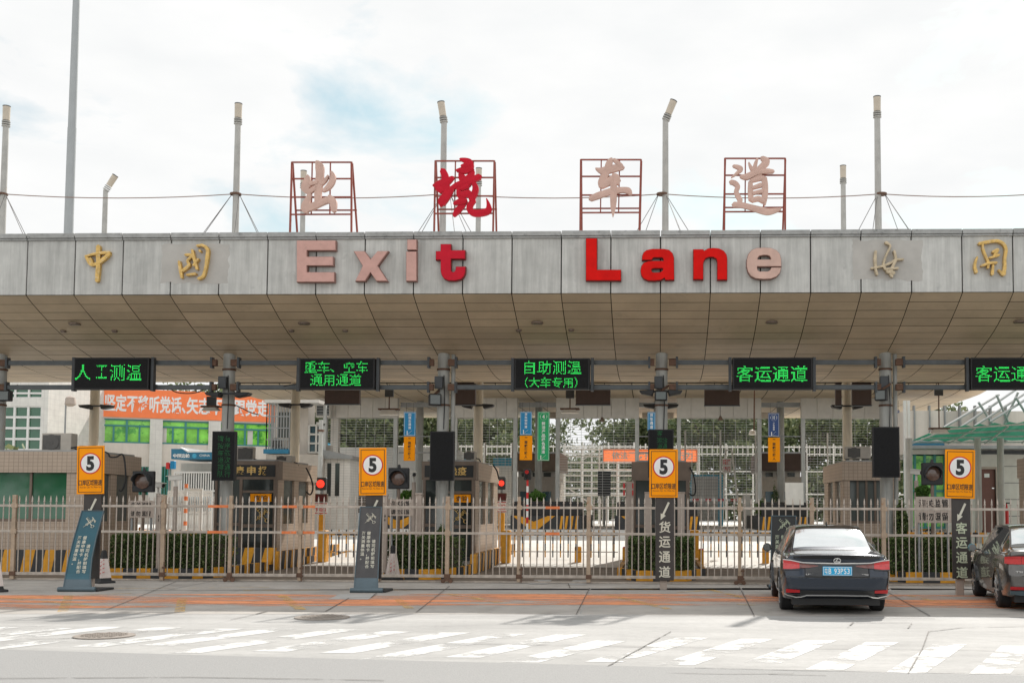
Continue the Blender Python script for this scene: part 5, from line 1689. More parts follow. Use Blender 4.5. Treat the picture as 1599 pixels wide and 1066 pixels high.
kiosk_signal((492, 745, 509, 765), 37.5, 'lit red stop lamp right of the gold lettered booth', '有出口')
kiosk_signal((777, 744, 789, 764), 39.5, 'lit red stop lamp right of the second dark booth', '出口')

# boom barriers across the lanes
def boom(x0, x1, Y, label):
    z = gz(Y) + W((x0 + x1) / 2, 832, 34).z - gz(34)
    a, b = W(x0, 832, Y).x, W(x1, 832, Y).x
    z = W((x0 + x1) / 2, 833, Y).z
    zl_ = W((x0 + x1) / 2, 861, Y).z
    t = thing('boom_barrier', label, 'boom barrier', (a, Y, gz(Y)), 'boom barriers with hanging fringes')
    m = MB()
    n = max(2, int(round((b - a) / .23)))
    for k in range(n):
        p, q = a + (b - a) * k / n, a + (b - a) * (k + 1) / n
        m.box(p, q, Y - .03, Y + .03, z - .05, z + .05, k % 2)
    m.build('arm', [MT['stripeyellow'], MT['ink']], t)
    MB().box(a, b, Y - .012, Y + .012, zl_ - .012, zl_ + .012).build('lower_bar', MT['bronze'], t)
    for k in range(n):
        x = a + (b - a) * (k + .5) / n
        zt_, zb_ = z + .12, zl_ - .17
        f = MB()
        for j in range(4):
            f.box(x - .018, x + .018, Y - .015, Y + .015, zb_ + (zt_ - zb_) * j / 4, zb_ + (zt_ - zb_) * (j + 1) / 4, (j + k) % 2)
        f.build('fringe_stick', [MT['stripeyellow'], MT['ink']], t)
    MB().box(a - .28, a - .02, Y - .15, Y + .2, gz(Y), z + .1).build('cabinet', MT['stripeyellow'], t, bevel=.02)
    xq = a + (b - a) * .62
    MB().box(xq - .1, xq + .1, Y + .3, Y + .5, gz(Y), gz(Y) + .5).build('end_rest', MT['stripeyellow'], t, bevel=.02)
boom(512, 640, 34.2, 'yellow and black boom barrier left of the second dark booth')
boom(798, 965, 34.2, 'yellow and black boom barrier across the middle lane')
boom(1092, 1262, 34.2, 'yellow and black boom barrier left of the black sedan')
boom(232, 330, 34.2, 'orange and black boom barrier behind the long hedge')
boom(1418, 1540, 36.5, 'yellow and black boom barrier behind the passenger lane sign')
def bollard(px, py, h, label, Y=None):
    p = G(px, py) if Y is None else Vector((W(px, py, Y).x, Y, gz(Y)))
    t = thing('bollard', label, 'bollard', p, 'yellow bollards by the lanes')
    MB().tube((0, 0, 0), (0, 0, h), .075, .075, 12).build('tube', MT['stripeyellow'], t, world=False)
    MB().lathe((0, 0, h), [(.078, 0), (.06, .03), (.01, .045)], 12).build('cap', MT['signred'], t, world=False)
bollard(220, 850, 1.1, 'yellow bollard behind the long hedge left end', 32)
bollard(1095, 888, .55, 'short yellow bollard right of the middle island')
bollard(976, 888, .6, 'short rusty yellow bollard left of the middle island')
# bins and small dark pieces beside the booths
p = W(1000, 800, 31.5)
t = thing('ticket_machine', 'beige ticket machine with red lights left of the freight lane sign', 'ticket machine', (W(983, 800, 31.5).x, 31.5, .17))
a, b, c, d = PR(977, 751, 990, 880, 31.5)
MB().box(a, b, 31.5, 31.8, .17, d).build('case', MT['stone'], t, bevel=.01)
m = MB()
for y in (757, 768): 
    q = PR(973, y - 3, 976, y + 5, 31.45); m.box(q[0], q[1], 31.42, 31.5, q[2], q[3])
    q = PR(987, y - 3, 989, y + 5, 31.45); m.box(q[0], q[1], 31.46, 31.5, q[2], q[3])
m.build('red_light', MT['signred'], t)
# ================================================================== inspection hall behind the lanes
YH = 56.0
MT['palewire'] = M('pale galvanised wire', (0.50, 0.50, 0.49), 0.45, metal=0.2, var=0.1)
ZF = 0.75
def lint(x): return PR(x, 622, x + 1, 653, YH)
zlt = W(930, 621, YH).z
zlb = W(930, 652.5, YH).z
XHL, XHR = W(500, 640, YH).x, W(1405, 640, YH).x
hall = thing('inspection_hall', 'long grey panelled inspection hall roof behind the lane booths', 'hall', (0, YH, ZF))
YHF = 52.2
# soffit that climbs towards the front, with a rounded left end
sh = MB(); shb = MB()
hp = [(YHF, W(930, 599, YHF).z + .02), (53.2, W(930, 609.5, 53.2).z), (54.5, W(930, 616, 54.5).z), (YH + .05, zlt), (64.0, zlt + .05), (72.0, zlt + .3)]
hx0, hx1 = W(396, 640, YH).x, W(1516, 640, YH).x
nP = 28
for j in range(len(hp) - 1):
    (y0, z0), (y1, z1) = hp[j], hp[j + 1]
    kk = max(1, int(round((y1 - y0) / .9)))
    for q in range(kk):
        ya, yb = y0 + (y1 - y0) * q / kk, y0 + (y1 - y0) * (q + 1) / kk
        za, zb2 = z0 + (z1 - z0) * q / kk, z0 + (z1 - z0) * (q + 1) / kk
        shb.add([(hx0, ya, za + .03), (hx1, ya, za + .03), (hx1, yb, zb2 + .03), (hx0, yb, zb2 + .03)], [(0, 3, 2, 1)])
        for i in range(nP):
            x0, x1 = hx0 + (hx1 - hx0) * i / nP + .02, hx0 + (hx1 - hx0) * (i + 1) / nP - .02
            sh.add([(x0, ya + .012, za), (x1, ya + .012, za), (x1, yb - .012, zb2), (x0, yb - .012, zb2)], [(0, 3, 2, 1)])
sh.build('soffit', MT['soffit'], hall)
shb.build('soffit_backing', MT['joint'], hall)
MB().box(hx0 - .1, hx1 + .1, YHF - .1, 72.2, hp[0][1] + .06, hp[0][1] + .5).build('roof', MT['roof'], hall)
doors = [(496, 622), (612, 622, 'x'), (766, 808), (868, 998), (1057, 1189), (1250, 1315)]
# lintel blocks over each roller grille
lin = [(493, 621), (767, 808), (868, 998), (1057, 1189), (1251, 1405)]
# the lanes: door spans
spans_d = [(505, 621), (708, 808), (868, 998), (1057, 1189), (1251, 1400)]
dn = ['left end behind the gold lettered booth', 'left of the green lane sign', 'right of the green lane sign', 'left of the navy lane sign', 'behind the black sedan booth']
for i, (x0, x1) in enumerate(spans_d):
    a, b, c, d = PR(x0, 622, x1, 653, YH)
    n = 6
    m = MB()
    for k in range(n):
        m.box(a + (b - a) * k / n + .006, a + (b - a) * (k + 1) / n - .006, YH, YH + .35, zlb, zlt)
    m.build('lintel_panel', MT['metalpanel'], hall, bevel=.006)
    t = thing('roller_grille', 'see through roller grille door of the hall, ' + dn[i], 'roller grille', ((a + b) / 2, YH + .1, ZF), 'roller grille doors of the hall')
    for k, xx in ((0, a + .10), (1, b - .10)):
        MB().box(xx - .10, xx + .10, YH - .02, YH + .22, ZF, zlb - .003).build('jamb', MT['steelpost'], t, bevel=.01)
    g = MB()
    nz = int((zlb - 1.9) / .13)
    for k in range(nz):
        z = zlb - .06 - k * .13
        g.box(a + .2, b - .2, YH + .09, YH + .10, z - .008, z + .008)
    for k in range(1, 7):
        x = a + .2 + (b - a - .4) * k / 7
        g.box(x - .008, x + .008, YH + .101, YH + .108, zlb - nz * .13, zlb)
    g.build('grille', MT['palewire'], t)
for px, lb in ((655, 'behind the first pair of lane signs'), (841, 'behind the green lane sign'), (1027, 'behind the middle column'), (1219, 'behind the navy lane sign')):
    a = W(px, 700, 58).x
    MB().tube((a, 58.0, ZF), (a, 58.0, zlt + .1), .19, .19, 14).build('column', MT['column'], hall, smooth=True)
    b0, b1, c, d = PR(px - 32, 622, px + 32, 628, YH)
    MB().box(b0, b1, YH + .4, YH + .6, W(px, 634, YH).z, W(px, 627, YH).z).build('crossbeam', MT['greytube'], hall)
    MB().box(b0, b1, YH + .1, YH + .16, W(px, 707.5, YH).z, W(px, 705, YH).z).box(b0, b1, YH + .1, YH + .16, W(px, 681.5, YH).z, W(px, 680, YH).z).build('tie_bar', MT['greytube'], hall)
    # end wall of the hall seen through the gap
    MB().box(b0 + .1, b1 - .1, 66.0, 66.2, W(px, 653, 66).z, W(px, 636, 66).z).build('upstand', MT['wallpanel'], hall)

# hanging lane signs
def hang(px, Y, mat, text, label, ink, ring=None, arrow=False, big=False):
    a, b, c, d = PR(*px, Y)
    t = thing('hanging_lane_sign', label, 'lane sign', ((a + b) / 2, Y, c), 'lane signs hanging in the hall gaps')
    MB().box(a, b, Y, Y + .06, c, d).build('plate', MT[mat], t, bevel=.008)
    e = .025
    if mat != 'orange':
        MB().box(a + e, b - e, Y - .003, Y, d - e - .015, d - e).box(a + e, b - e, Y - .003, Y, c + e, c + e + .015).box(a + e, a + e + .012, Y - .003, Y, c + e + .015, d - e - .015).box(b - e - .012, b - e, Y - .003, Y, c + e + .015, d - e - .015).build('border', MT['white'], t)
    w_ = b - a
    m = MB()
    n = len(text)
    top = d - .06
    if ring:
        rc = top - w_ * .30
        for i in range(20):
            a0, a1 = 2 * math.pi * i / 20, 2 * math.pi * (i + 1) / 20
            r = w_ * .28
            m.beam(((a + b) / 2 + r * math.cos(a0), Y - .004, rc + r * math.sin(a0)), ((a + b) / 2 + r * math.cos(a1), Y - .004, rc + r * math.sin(a1)), .02, .006)
        put_text(m, ring, (a + b) / 2 - w_ * .10, (a + b) / 2 + w_ * .10, rc - w_ * .16, rc + w_ * .16, Y - .001, .005, .02)
        top = rc - w_ * .42
    bot = c + (.06 if not arrow else w_ * .55)
    pitch = (top - bot) / n
    size = min(w_ * (.62 if big else .46), pitch * .86)
    for k, ch in enumerate(text):
        zt_ = top - pitch * k
        put_text(m, ch, (a + b) / 2 - size / 2, (a + b) / 2 + size / 2, zt_ - size, zt_, Y - .001, .005, .02)
    if arrow:
        A = Vector(((a + b) / 2 + w_ * .20, Y - .004, c + w_ * .46)); B = Vector(((a + b) / 2 - w_ * .2, Y - .004, c + w_ * .10))
        m.beam(A, B, .045, .006); m.beam(B, B + Vector((w_ * .34, 0, -.0)), .04, .006); m.beam(B, B + Vector((0, 0, w_ * .34)), .04, .006)
    m.build('lettering', MT[ink], t)
    for x in (a + w_ * .2, b - w_ * .2):
        MB().tube((x, Y + .03, d), (x, Y + .03, d + .45), .008, .008, 5).build('hanger', MT['wire'], t)
hang((630.5, 643, 649, 680.5), 54, 'signblue', '出境车通道', 'blue hanging lane sign above an orange one, left gap', 'white', None, True)
hang((630.5, 681.5, 648, 719), 54, 'orange', '严禁载客驶入', 'orange hanging sign under the blue one, left gap', 'ink')
hang((812, 642.5, 830.5, 679), 54, 'signblue', '货车空车道', 'blue hanging lane sign left of the green one', 'white', None, True)
hang((811.5, 680, 831, 718), 54, 'orange', '严禁载客驶入', 'orange hanging sign left of the green one', 'ink')
hang((839, 642.5, 858, 719), 54, 'signgreen', '鲜活产品绿色通道', 'tall green hanging lane sign with ringed four', 'white', '4', True, True)
hang((1011, 643, 1023.5, 672), 54, 'signblue', '货车通道', 'narrow blue hanging lane sign left of the middle column', 'white', None, False)
hang((1199.5, 644.5, 1217, 681.5), 54, 'signnavy', '小车通道', 'navy hanging lane sign above an orange one', 'white', '10', True)
hang((1199.5, 683, 1218, 721), 54, 'orange', '严禁载客驶入', 'orange hanging sign under the navy one', 'ink')
hang((1397, 640, 1405, 682), 54, 'signnavy', '客车通道', 'navy hanging lane sign edge right of the blank upright panel', 'white')

# brown sign backs hanging behind the front beams
bn = ['under the two line led board', 'right of the rust streaked column', 'right of the middle led board', 'left of the last full led board', 'just left of the column above the sedan', 'beside the cream column near the sedan']
for i, px in enumerate([(507, 590, 561, 630), (711, 598, 742, 631), (899, 600, 953, 631), (1100, 600, 1155, 632), (1331, 598, 1361, 632), (1305, 598, 1314, 632)]):
    a, b, c, d = PR(*px, 36.0)
    t = thing('brown_sign_back', 'plain brown back of a hanging sign ' + bn[i], 'sign back', ((a + b) / 2, 36, c), 'brown sign backs under the canopy')
    MB().box(a, b, 36.0, 36.2, c, d).build('panel', MT['brownboard'], t, bevel=.01)
    MB().box(a - .01, b + .01, 35.99, 36.21, c - .03, c).build('lip', MT['darkgrey'], t)
    MB().tube(((a + b) / 2, 36.1, d), ((a + b) / 2, 36.1, 5.75), .04, .04, 8).build('hanger', MT['darkgrey'], t)

def pend_lamp(px, Y, label, warm=True):
    x0, y0, x1, y1, ytop = px
    a, b, c, d = PR(x0, y0, x1, y1, Y)
    zt_ = W(x0, ytop, Y).z
    t = thing('pendant_lamp', label, 'pendant lamp', ((a + b) / 2, Y, c), 'pendant lamps under the canopy')
    MB().prism([(a, c), (b, c), (b - .10, d), (a + .10, d)], Y - .14, Y + .14).build('shade', MT['offwhite'], t, bevel=.01)
    MB().box(a - .02, b + .02, Y - .15, Y + .15, d, d + .05).build('top_plate', MT['rust'], t)
    MB().tube(((a + b) / 2, Y, d + .05), ((a + b) / 2, Y, zt_), .022, .022, 8).build('rod', MT['rust'], t)
    MB().box((a + b) / 2 - .14, (a + b) / 2 + .14, Y - .05, Y + .05, zt_ - .42, zt_ - .14).build('junction_box', MT['darkgrey'], t)
pend_lamp((592.5, 640, 622.5, 647.5, 600), 37, 'cream pendant lamp left of the blue hanging sign')
pend_lamp((876, 639.5, 904, 645, 602), 37, 'cream pendant lamp under the middle led board right side')
pend_lamp((317, 636, 343, 641, 612), 34, 'lit looking pendant lamp beside the first upright panel')
pend_lamp((1452, 670, 1481, 676.5, 598), 38, 'cream pendant lamp in front of the green shade roof')
for px, Y, lb in ((1174, 676, 'small dome lamp on a rusty rod left of the navy hanging sign'),):
    pass
p0, p1 = W(1178, 605, 40), W(1177.5, 672, 40)
t = thing('rod_lamp', 'small dome lamp on a long rusty rod left of the navy hanging sign', 'pendant lamp', p1)
MB().tube(p0, p1, .025, .025, 8).build('rod', MT['rust'], t)
MB().lathe(p1 + Vector((-.06, 0, -.16)), [(.02, .2), (.10, .15), (.14, .02), (.05, 0)], 14).build('dome', MT['offwhite'], t, smooth=True)
for px, py, lb in ((940, 658, 'small ceiling lamp hanging before the grille right of the green sign'), (1125, 656, 'small ceiling lamp hanging before the grille left of the navy sign'), (485, 661, 'small ceiling lamp left of the white framed hall end')):
    p = W(px, py, 55)
    t = thing('ceiling_lamp', lb, 'ceiling lamp', p, 'small lamps before the roller grilles')
    MB().lathe(p, [(.04, .22), (.10, .10), (.15, 0), (.02, -.02)], 12).build('shade', MT['bronze'], t, smooth=True)
    MB().tube(p + Vector((0, 0, .2)), p + Vector((0, 0, 1.2)), .014, .014, 6).build('rod', MT['wire'], t)

# rear islands with chevron blocks and planters
def rear_island(x0, x1, Y, label, chev):
    a, b = W(x0, 810, Y).x, W(x1, 810, Y).x
    z0, z1, z2 = ZF, W(900, 804.5, Y).z, W(900, 783, Y).z
    t = thing('chevron_barrier', label, 'chevron barrier', ((a + b) / 2, Y, ZF), 'chevron barriers on the rear islands')
    MB().box(a, b, Y, Y + 9, z0, z1).build('block', MT['stripeblack'], t, bevel=.02)
    m = MB()
    h = z1 - z0
    yy = Y - .012
    if chev:
        xc = a + (b - a) * .33
        hw = (b - a) * .13
        for k, xo in enumerate((-.30, .36)):
            pass
        for s in (-1, 1):
            m.prism([(xc, z0 + .02), (xc + s * .22, z0 + .02), (xc + s * 1.0, z1 - .02), (xc + s * .66, z1 - .02), (xc, z0 + .36)][::s], yy, Y - .001)
        x = xc + 1.2
    else:
        x = a + .1
    while x < b - .16:
        m.prism([(x, z0 + .02), (x + .11, z0 + .02), (x + .19, z1 - .02), (x + .08, z1 - .02)], yy, Y - .001)
        x += .24
    m.build('yellow_stripe', MT['stripeyellow'], t)
    p = thing('planter_box', 'black planter box on the ' + label, 'planter', ((a + b) / 2, Y, z1), 'black planters on the rear islands')
    MB().box(a + .1, b - .1, Y + .12, Y + 3, z1 + .003, z2).build('trough', MT['black'], p, bevel=.02)
    MB().box(a + .2, b - .2, Y + .22, Y + 2.9, z2, z2 + .02).build('soil', MT['bark'], p)
rear_island(797, 908, 52.5, 'rear island with wide chevron behind the middle lane', True)
rear_island(603, 660, 52.5, 'rear island right of the second speed board', True)
rear_island(1186, 1265, 52.5, 'rear island behind the black leaning board', False)
rear_island(1416, 1478, 52.5, 'rear island behind the passenger lane sign', True)
rear_island(960, 1092, 52.5, 'rear island behind the freight lane sign', True)

def bush(px, Y, label, n=1500, seed=2, mat='leaf_bright', zb=None):
    a, b, c, d = PR(*px, Y)
    if zb is not None: c = zb
    xm, r, rz_ = (a + b) / 2, (b - a) / 2, (d - c) / 2
    t = thing('bush', label, 'bush', (xm, Y, c), 'small bushes on the islands')
    rnd = random.Random(seed)
    MB().tube((xm, Y + r, c - .05), (xm, Y + r, c + rz_), .04, .02, 6).build('stem', MT['bark'], t)
    def pick():
        v = Vector((rnd.gauss(0, 1), rnd.gauss(0, 1), rnd.gauss(0, 1))).normalized() * (rnd.random() ** .3)
        k = 1 + .12 * math.sin(v.x * 6 + seed) + .1 * math.sin(v.z * 7)
        return xm + v.x * r * k, Y + r + v.y * r, c + rz_ + v.z * rz_ * k
    m = MB()
    leafy(m, n, pick, .10, rnd, .8)
    m.build('foliage', MT[mat], t)
bush((824, 764, 849, 786), 53.2, 'round clipped bush in the planter beside the red and white signal', 1700, 2)
bush((1229, 760, 1240, 785), 53.2, 'small bush left of the white leaning panel', 800, 5)
bush((1180, 779, 1200, 806), 52.6, 'dark low bush at the rear island left of the black leaning board', 900, 8, 'leaf_hedge')
bush((622, 765, 648, 786), 31.5, 'bright green shrub below the second round signal', 1200, 11)
bush((1433, 757, 1455, 776), 29.5, 'bright green shrub below the right round signal', 1200, 13)
bush((1399, 776, 1420, 865), 30.5, 'dark upright shrub right of the column above the sedan', 1500, 17, 'leaf_hedge', .2)
bush((676, 820, 697, 850), 30.4, 'dark round shrub at the base of the rust streaked column', 900, 19, 'leaf_hedge', .2)
bush((1205, 752, 1216, 790), 57.5, 'thin dark shrub right of the navy lane sign', 500, 21, 'leaf_hedge', .75)

# white leaning panel
a, b, c, d = PR(1226.5, 753, 1255, 788, 52.2)
tag(MB().add([(a, 52.2, c), (b, 52.2, c), (b, 52.35, d), (a, 52.35, d), (a, 52.24, c), (b, 52.24, c), (b, 52.39, d), (a, 52.39, d)], [(0, 1, 2, 3), (5, 4, 7, 6), (0, 4, 5, 1), (3, 2, 6, 7), (0, 3, 7, 4), (1, 5, 6, 2)]).build('leaning_sheet', MT['offwhite']),
    'plain white panel leaning on the rear island behind the black leaning board', 'panel')

# traffic light on a red and white pole
p = W(823.5, 784, 51.8)
t = thing('traffic_light', 'small black traffic light on a red and white pole', 'traffic light', (p.x, 51.8, ZF))
zt_, zb_ = W(820, 732, 51.8).z, W(820, 749, 51.8).z
m = MB()
n = 8
for k in range(n):
    z0, z1 = ZF + (zb_ - ZF) * k / n, ZF + (zb_ - ZF) * (k + 1) / n
    m.tube((p.x, 51.8, z0), (p.x, 51.8, z1), .055, .055, 10, k % 2)
m.build('pole', [MT['white'], MT['signred']], t)
MB().box(p.x - .17, p.x + .16, 51.7, 51.9, zb_, zt_).build('case', MT['black'], t, bevel=.03)
for k, mt in ((0, 'signred'), (1, 'black')):
    MB().lathe((p.x - .02, 51.7, zt_ - .14 - k * .24), [(.09, 0), (.09, -.08), (.08, -.08), (.07, -.02)], 14, 0, 'y').build('lamp', MT[mt], t)

# ------------------------------------------------------------------ things beyond the hall
def wallbox(px, Y, d, mat, name, label, cat, group=None):
    a, b, c, e = PR(*px, Y)
    t = thing(name, label, cat, ((a + b) / 2, Y, c), group)
    MB().box(a, b, Y, Y + d, c, e).build('wall', MT[mat], t)
    return t, (a, b, c, e)

# small inspection houses seen through the hall gaps
for px, lb in ((838, 'low grey blue inspection house seen between the green and blue hanging signs'), (1221, 'low grey blue inspection house seen under the navy hanging sign'), (657, 'low inspection house seen behind the first upright pair of signs')):
    Y = 64
    a, b, c, d = PR(px - 30, 744, px + 30, 800, Y)
    t = thing('inspection_house', lb, 'small house', ((a + b) / 2, Y, ZF), 'small houses behind the hall gaps')
    MB().box(a, b, Y, Y + 5, ZF, d).build('wall', MT['ac_white'], t)
    z1, z2 = W(px, 735, Y).z, W(px, 706, Y).z
    MB().box(a - .25, b + .25, Y - .5, Y + 5.2, z1, z2).build('roof_band', MT['brownboard'] if px != 838 else MT['bronze'], t, bevel=.02)
    MB().box(a, b, Y + .3, Y + 5, d, z1).build('upper_wall', MT['metalpanel'], t)
    for k in range(3):
        x0 = a + .15 + (b - a - .3) * k / 3
        x1 = a + .15 + (b - a - .3) * (k + 1) / 3 - .12
        MB().box(x0, x1, Y - .02, Y + .05, W(px, 785, Y).z, W(px, 767, Y).z).build('window', MT['glass_blue'], t)
        MB().box(x0 + .05, x1 - .05, Y + .27, Y + .32, W(px, 741, Y).z - .1, W(px, 736, Y).z - .05).build('window', MT['glass_dark'], t)

# white steel barrier frames, far fence, banner, container, ladder
a, b, c, d = PR(880, 700, 1075, 800, 74)
t = thing('steel_guard_frame', 'white tubular steel guard frame behind the middle roller grille', 'guard frame', ((a + b) / 2, 74, ZF))
m = MB()
for y in (701, 712, 722, 733, 742, 752, 762, 773): 
    z = W(900, y, 74).z
    m.tube((a, 74, z), (b, 74, z), .045, .045, 8)
m.build('rail', MT['offwhite'], t)
m = MB()
for k in range(8):
    x = a + (b - a) * k / 7
    m.tube((x, 74.08, ZF), (x, 74.08, d), .05, .05, 8)
m.beam((W(888, 762, 74).x, 73.9, W(888, 762, 74).z), (W(928, 790, 74).x, 73.9, W(928, 790, 74).z), .09)
m.beam((W(905, 722, 74).x, 73.9, W(905, 722, 74).z), (W(932, 702, 74).x, 73.9, W(932, 702, 74).z), .06)
m.build('upright', MT['barwhite'], t)
a, b, c, d = PR(942, 701.5, 1089, 720.5, 72)
t = thing('hanging_banner', 'orange red banner with white characters behind the hall grilles', 'banner', ((a + b) / 2, 72, c))
MT['thin_banner'] = M('thin orange banner cloth', (0.95, 0.25, 0.10), 0.8, var=0.07, scale=2, spec=0.1)
_t = MT['thin_banner'].node_tree
_tr = N(_t, 'ShaderNodeBsdfTranslucent'); _tr.inputs['Color'].default_value = (0.95, 0.25, 0.10, 1)
_ms = N(_t, 'ShaderNodeMixShader'); _ms.inputs['Fac'].default_value = .5
_t.links.new(_t.nodes['Principled BSDF'].outputs[0], _ms.inputs[1]); _t.links.new(_tr.outputs[0], _ms.inputs[2]); _t.links.new(_ms.outputs[0], _t.nodes['Material Output'].inputs['Surface'])
MB().add([(a, 72, c), (b, 72, c), (b, 72, d), (a, 72, d)], [(0, 1, 2, 3)]).build('cloth', MT['thin_banner'], t)
m = MB(); put_text(m, '依法严厉打击走私行为', a + .55, b - .3, c + .14, d - .14, 71.998, .01, .03)
m.build('lettering', MT['white'], t)
MB().tube((a, 72.06, ZF), (a, 72.06, d + .1), .05, .05, 8).tube((b, 72.06, ZF), (b, 72.06, d + .1), .05, .05, 8).tube((a, 72.06, d + .03), (b, 72.06, d + .03), .03, .03, 8).build('frame', MT['barwhite'], t)
a, b, c, d = PR(933.5, 735, 953.5, 774, 62)
t = thing('louvred_panel', 'dark grey louvred panel on a pole behind the middle grille', 'panel', ((a + b) / 2, 62, ZF))
m = MB()
for k in range(11):
    z0 = c + (d - c) * k / 11
    m.box(a, b, 62, 62.08, z0, z0 + (d - c) / 11 - .02)
m.build('louvre', MT['darkgrey'], t)
MB().box(a, b, 62.05, 62.1, c, d).build('back', MT['black'], t)
MB().tube(((a + b) / 2, 62.15, ZF), ((a + b) / 2, 62.15, d), .06, .06, 8).build('post', MT['greytube'], t)

a, b, c, d = PR(1078, 741, 1129, 796, 66)
t = thing('mesh_cabin', 'white cabin with bright blue frame behind the grille left of the black sedan', 'cabin', ((a + b) / 2, 66, ZF))
MB().box(a + .1, b - .1, 66.05, 68.5, ZF + .3, d - .1).build('wall', MT['white'], t)
m = MB()
m.box(a, b, 65.95, 66.1, d - .12, d); m.box(b - .28, b, 65.94, 66.12, ZF, d); m.box(a, a + .1, 65.94, 66.12, ZF, d)
m.build('frame', MT['skyblue'], t)
m = MB()
for k in range(1, 14):
    x = a + (b - a) * k / 14
    m.box(x - .01, x + .01, 65.99, 66.03, ZF + .3, d - .12)
for k in range(1, 14):
    z = ZF + .3 + (d - ZF - .4) * k / 14
    m.box(a + .1, b - .28, 65.975, 65.99, z - .01, z + .01)
m.build('mesh', MT['greytube'], t)

p0, p1 = W(1128, 790, 68), W(1136, 701, 68)
q0 = W(1157, 790, 68)
t = thing('a_frame_ladder', 'white a shaped ladder frame with small red lettered board behind the grille', 'ladder', (p0.x, 68, ZF))
m = MB()
top = p1
for q in (Vector((p0.x, 68, ZF)), Vector((q0.x, 68, ZF))):
    m.beam(q, Vector((top.x + (.25 if q.x > top.x else -.1), 68.05, top.z)), .10)
m.build('leg', MT['barwhite'], t)
m = MB()
for f in (.25, .5, .7, .85, .99): 
    z = ZF + (top.z - ZF) * f
    m.beam((p0.x + (top.x - .1 - p0.x) * f, 68.0, z), (q0.x + (top.x + .25 - q0.x) * f, 68.0, z), .06)
m.build('rung', MT['barwhite'], t)
a, b, c, d = PR(1128, 715, 1142, 738, 67.8)
MB().box(a, b, 67.8, 67.84, c, d).build('board', MT['white'], t)
m = MB(); put_text(m, '限速', a + .05, b - .05, d - .42, d - .08, 67.798, .006, .03); put_text(m, '慢行', a + .05, b - .05, c + .06, c + .38, 67.798, .006, .03)
m.build('lettering', MT['signred'], t)
a, b = W(1072, 780, 60), W(1160, 780, 60)
t = thing('barrier_arm', 'red and white barrier arm behind the grille left of the black sedan', 'barrier arm', (a.x, 60, ZF))
m = MB()
for k in range(9):
    x0, x1 = a.x + (b.x - a.x) * k / 9, a.x + (b.x - a.x) * (k + 1) / 9
    m.box(x0, x1, 60, 60.06, a.z - .06, a.z + .06, k % 2)
m.build('arm', [MT['white'], MT['signred']], t)
MB().box(b.x, b.x + .4, 59.9, 60.3, ZF, b.z + .3).build('cabinet', MT['offwhite'], t, bevel=.03)

t = thing('far_fence', 'long pale spiked fence far behind the hall', 'fence', (0, 90, ZF))
m = MB(); fm = MB()
for k in range(100):
    x = W(640 + k * 8, 700, 90).x
    z = W(900, 694, 90).z
    m.box(x - .03, x + .03, 90, 90.05, z - .9, z)
for y in (697, 708, 735, 770):
    z = W(900, y, 90).z
    fm.box(W(620, 700, 90).x, W(1450, 700, 90).x, 90.05, 90.1, z - .05, z + .05)
for k in range(20):
    x = W(630 + k * 42, 700, 90).x
    fm.box(x - .06, x + .06, 90.1, 90.2, ZF, W(900, 692, 90).z)
m.build('picket', MT['metalpanel'], t)
fm.build('rail', MT['metalpanel'], t)

# blue band huts seen between the lanes
for i, px in enumerate([(600, 705, 620, 722), (770, 714, 806, 727), (712, 712, 732, 724), (476, 690, 505, 704)]):
    Y = 70
    a, b, c, d = PR(*px, Y)
    t = thing('blue_roofed_hut', ['white hut with light blue roof edge behind the second round signal', 'white hut with light blue roof edge behind the second red stop lamp', 'white hut with light blue roof edge behind the rust streaked column', 'hut with light blue roof edge right of the cage'][i], 'hut', ((a + b) / 2, Y, ZF), 'blue edged huts beyond the hall')
    MB().box(a, b, Y, Y + 3, c, d).build('roof_edge', MT['skyblue'], t)
    MB().box(a + .1, b - .1, Y + .1, Y + 3, ZF, c).build('wall', MT['white'], t)

# ------------------------------------------------------------------ trees
def tree(x, Y, h, r, label, seed, n=6500, mat='leaf_tree', lean=0.0):
    t = thing('tree', label, 'tree', (x, Y, ZF), 'trees beyond the hall')
    rnd = random.Random(seed)
    m = MB()
    th = h * .38
    base = Vector((x, Y, ZF - .1))
    top = base + Vector((lean, 0, th))
    m.tube(base, top, .30, .20, 9)
    ends = []
    for k in range(6):
        a = 2 * math.pi * k / 6 + rnd.uniform(-.4, .4)
        q1 = top + Vector((math.cos(a) * r * .35, math.sin(a) * r * .3, h * rnd.uniform(.10, .22)))
        q2 = q1 + Vector((math.cos(a) * r * .35, math.sin(a) * r * .3, h * rnd.uniform(.10, .26)))
        m.tube(top, q1, .15, .10, 7); m.tube(q1, q2, .10, .04, 6)
        ends += [q1, q2]
        for j in range(3):
            q3 = q1 + Vector((rnd.uniform(-1, 1) * r * .4, rnd.uniform(-1, 1) * r * .3, h * rnd.uniform(.02, .2)))
            m.tube(q1, q3, .06, .02, 5); ends.append(q3)
    m.build('trunk', MT['bark'], t, smooth=True)
    cl = []
    for e in ends:
        cl.append((e, r * rnd.uniform(.22, .42)))
    for k in range(18):
        v = Vector((rnd.gauss(0, .5), rnd.gauss(0, .4), rnd.gauss(0, .30)))
        cl.append((Vector((x + lean + v.x * r, Y + v.y * r, ZF + h * .60 + v.z * h * .8)), r * rnd.uniform(.2, .36)))
    def pick():
        c, rr = rnd.choice(cl)
        v = Vector((rnd.gauss(0, 1), rnd.gauss(0, 1), rnd.gauss(0, .7)))
        v = v.normalized() * rr * (rnd.random() ** .45)
        return c + v
    f = MB()
    leafy(f, n, pick, .50, rnd, .7)
    f.build('crown', MT[mat], t)
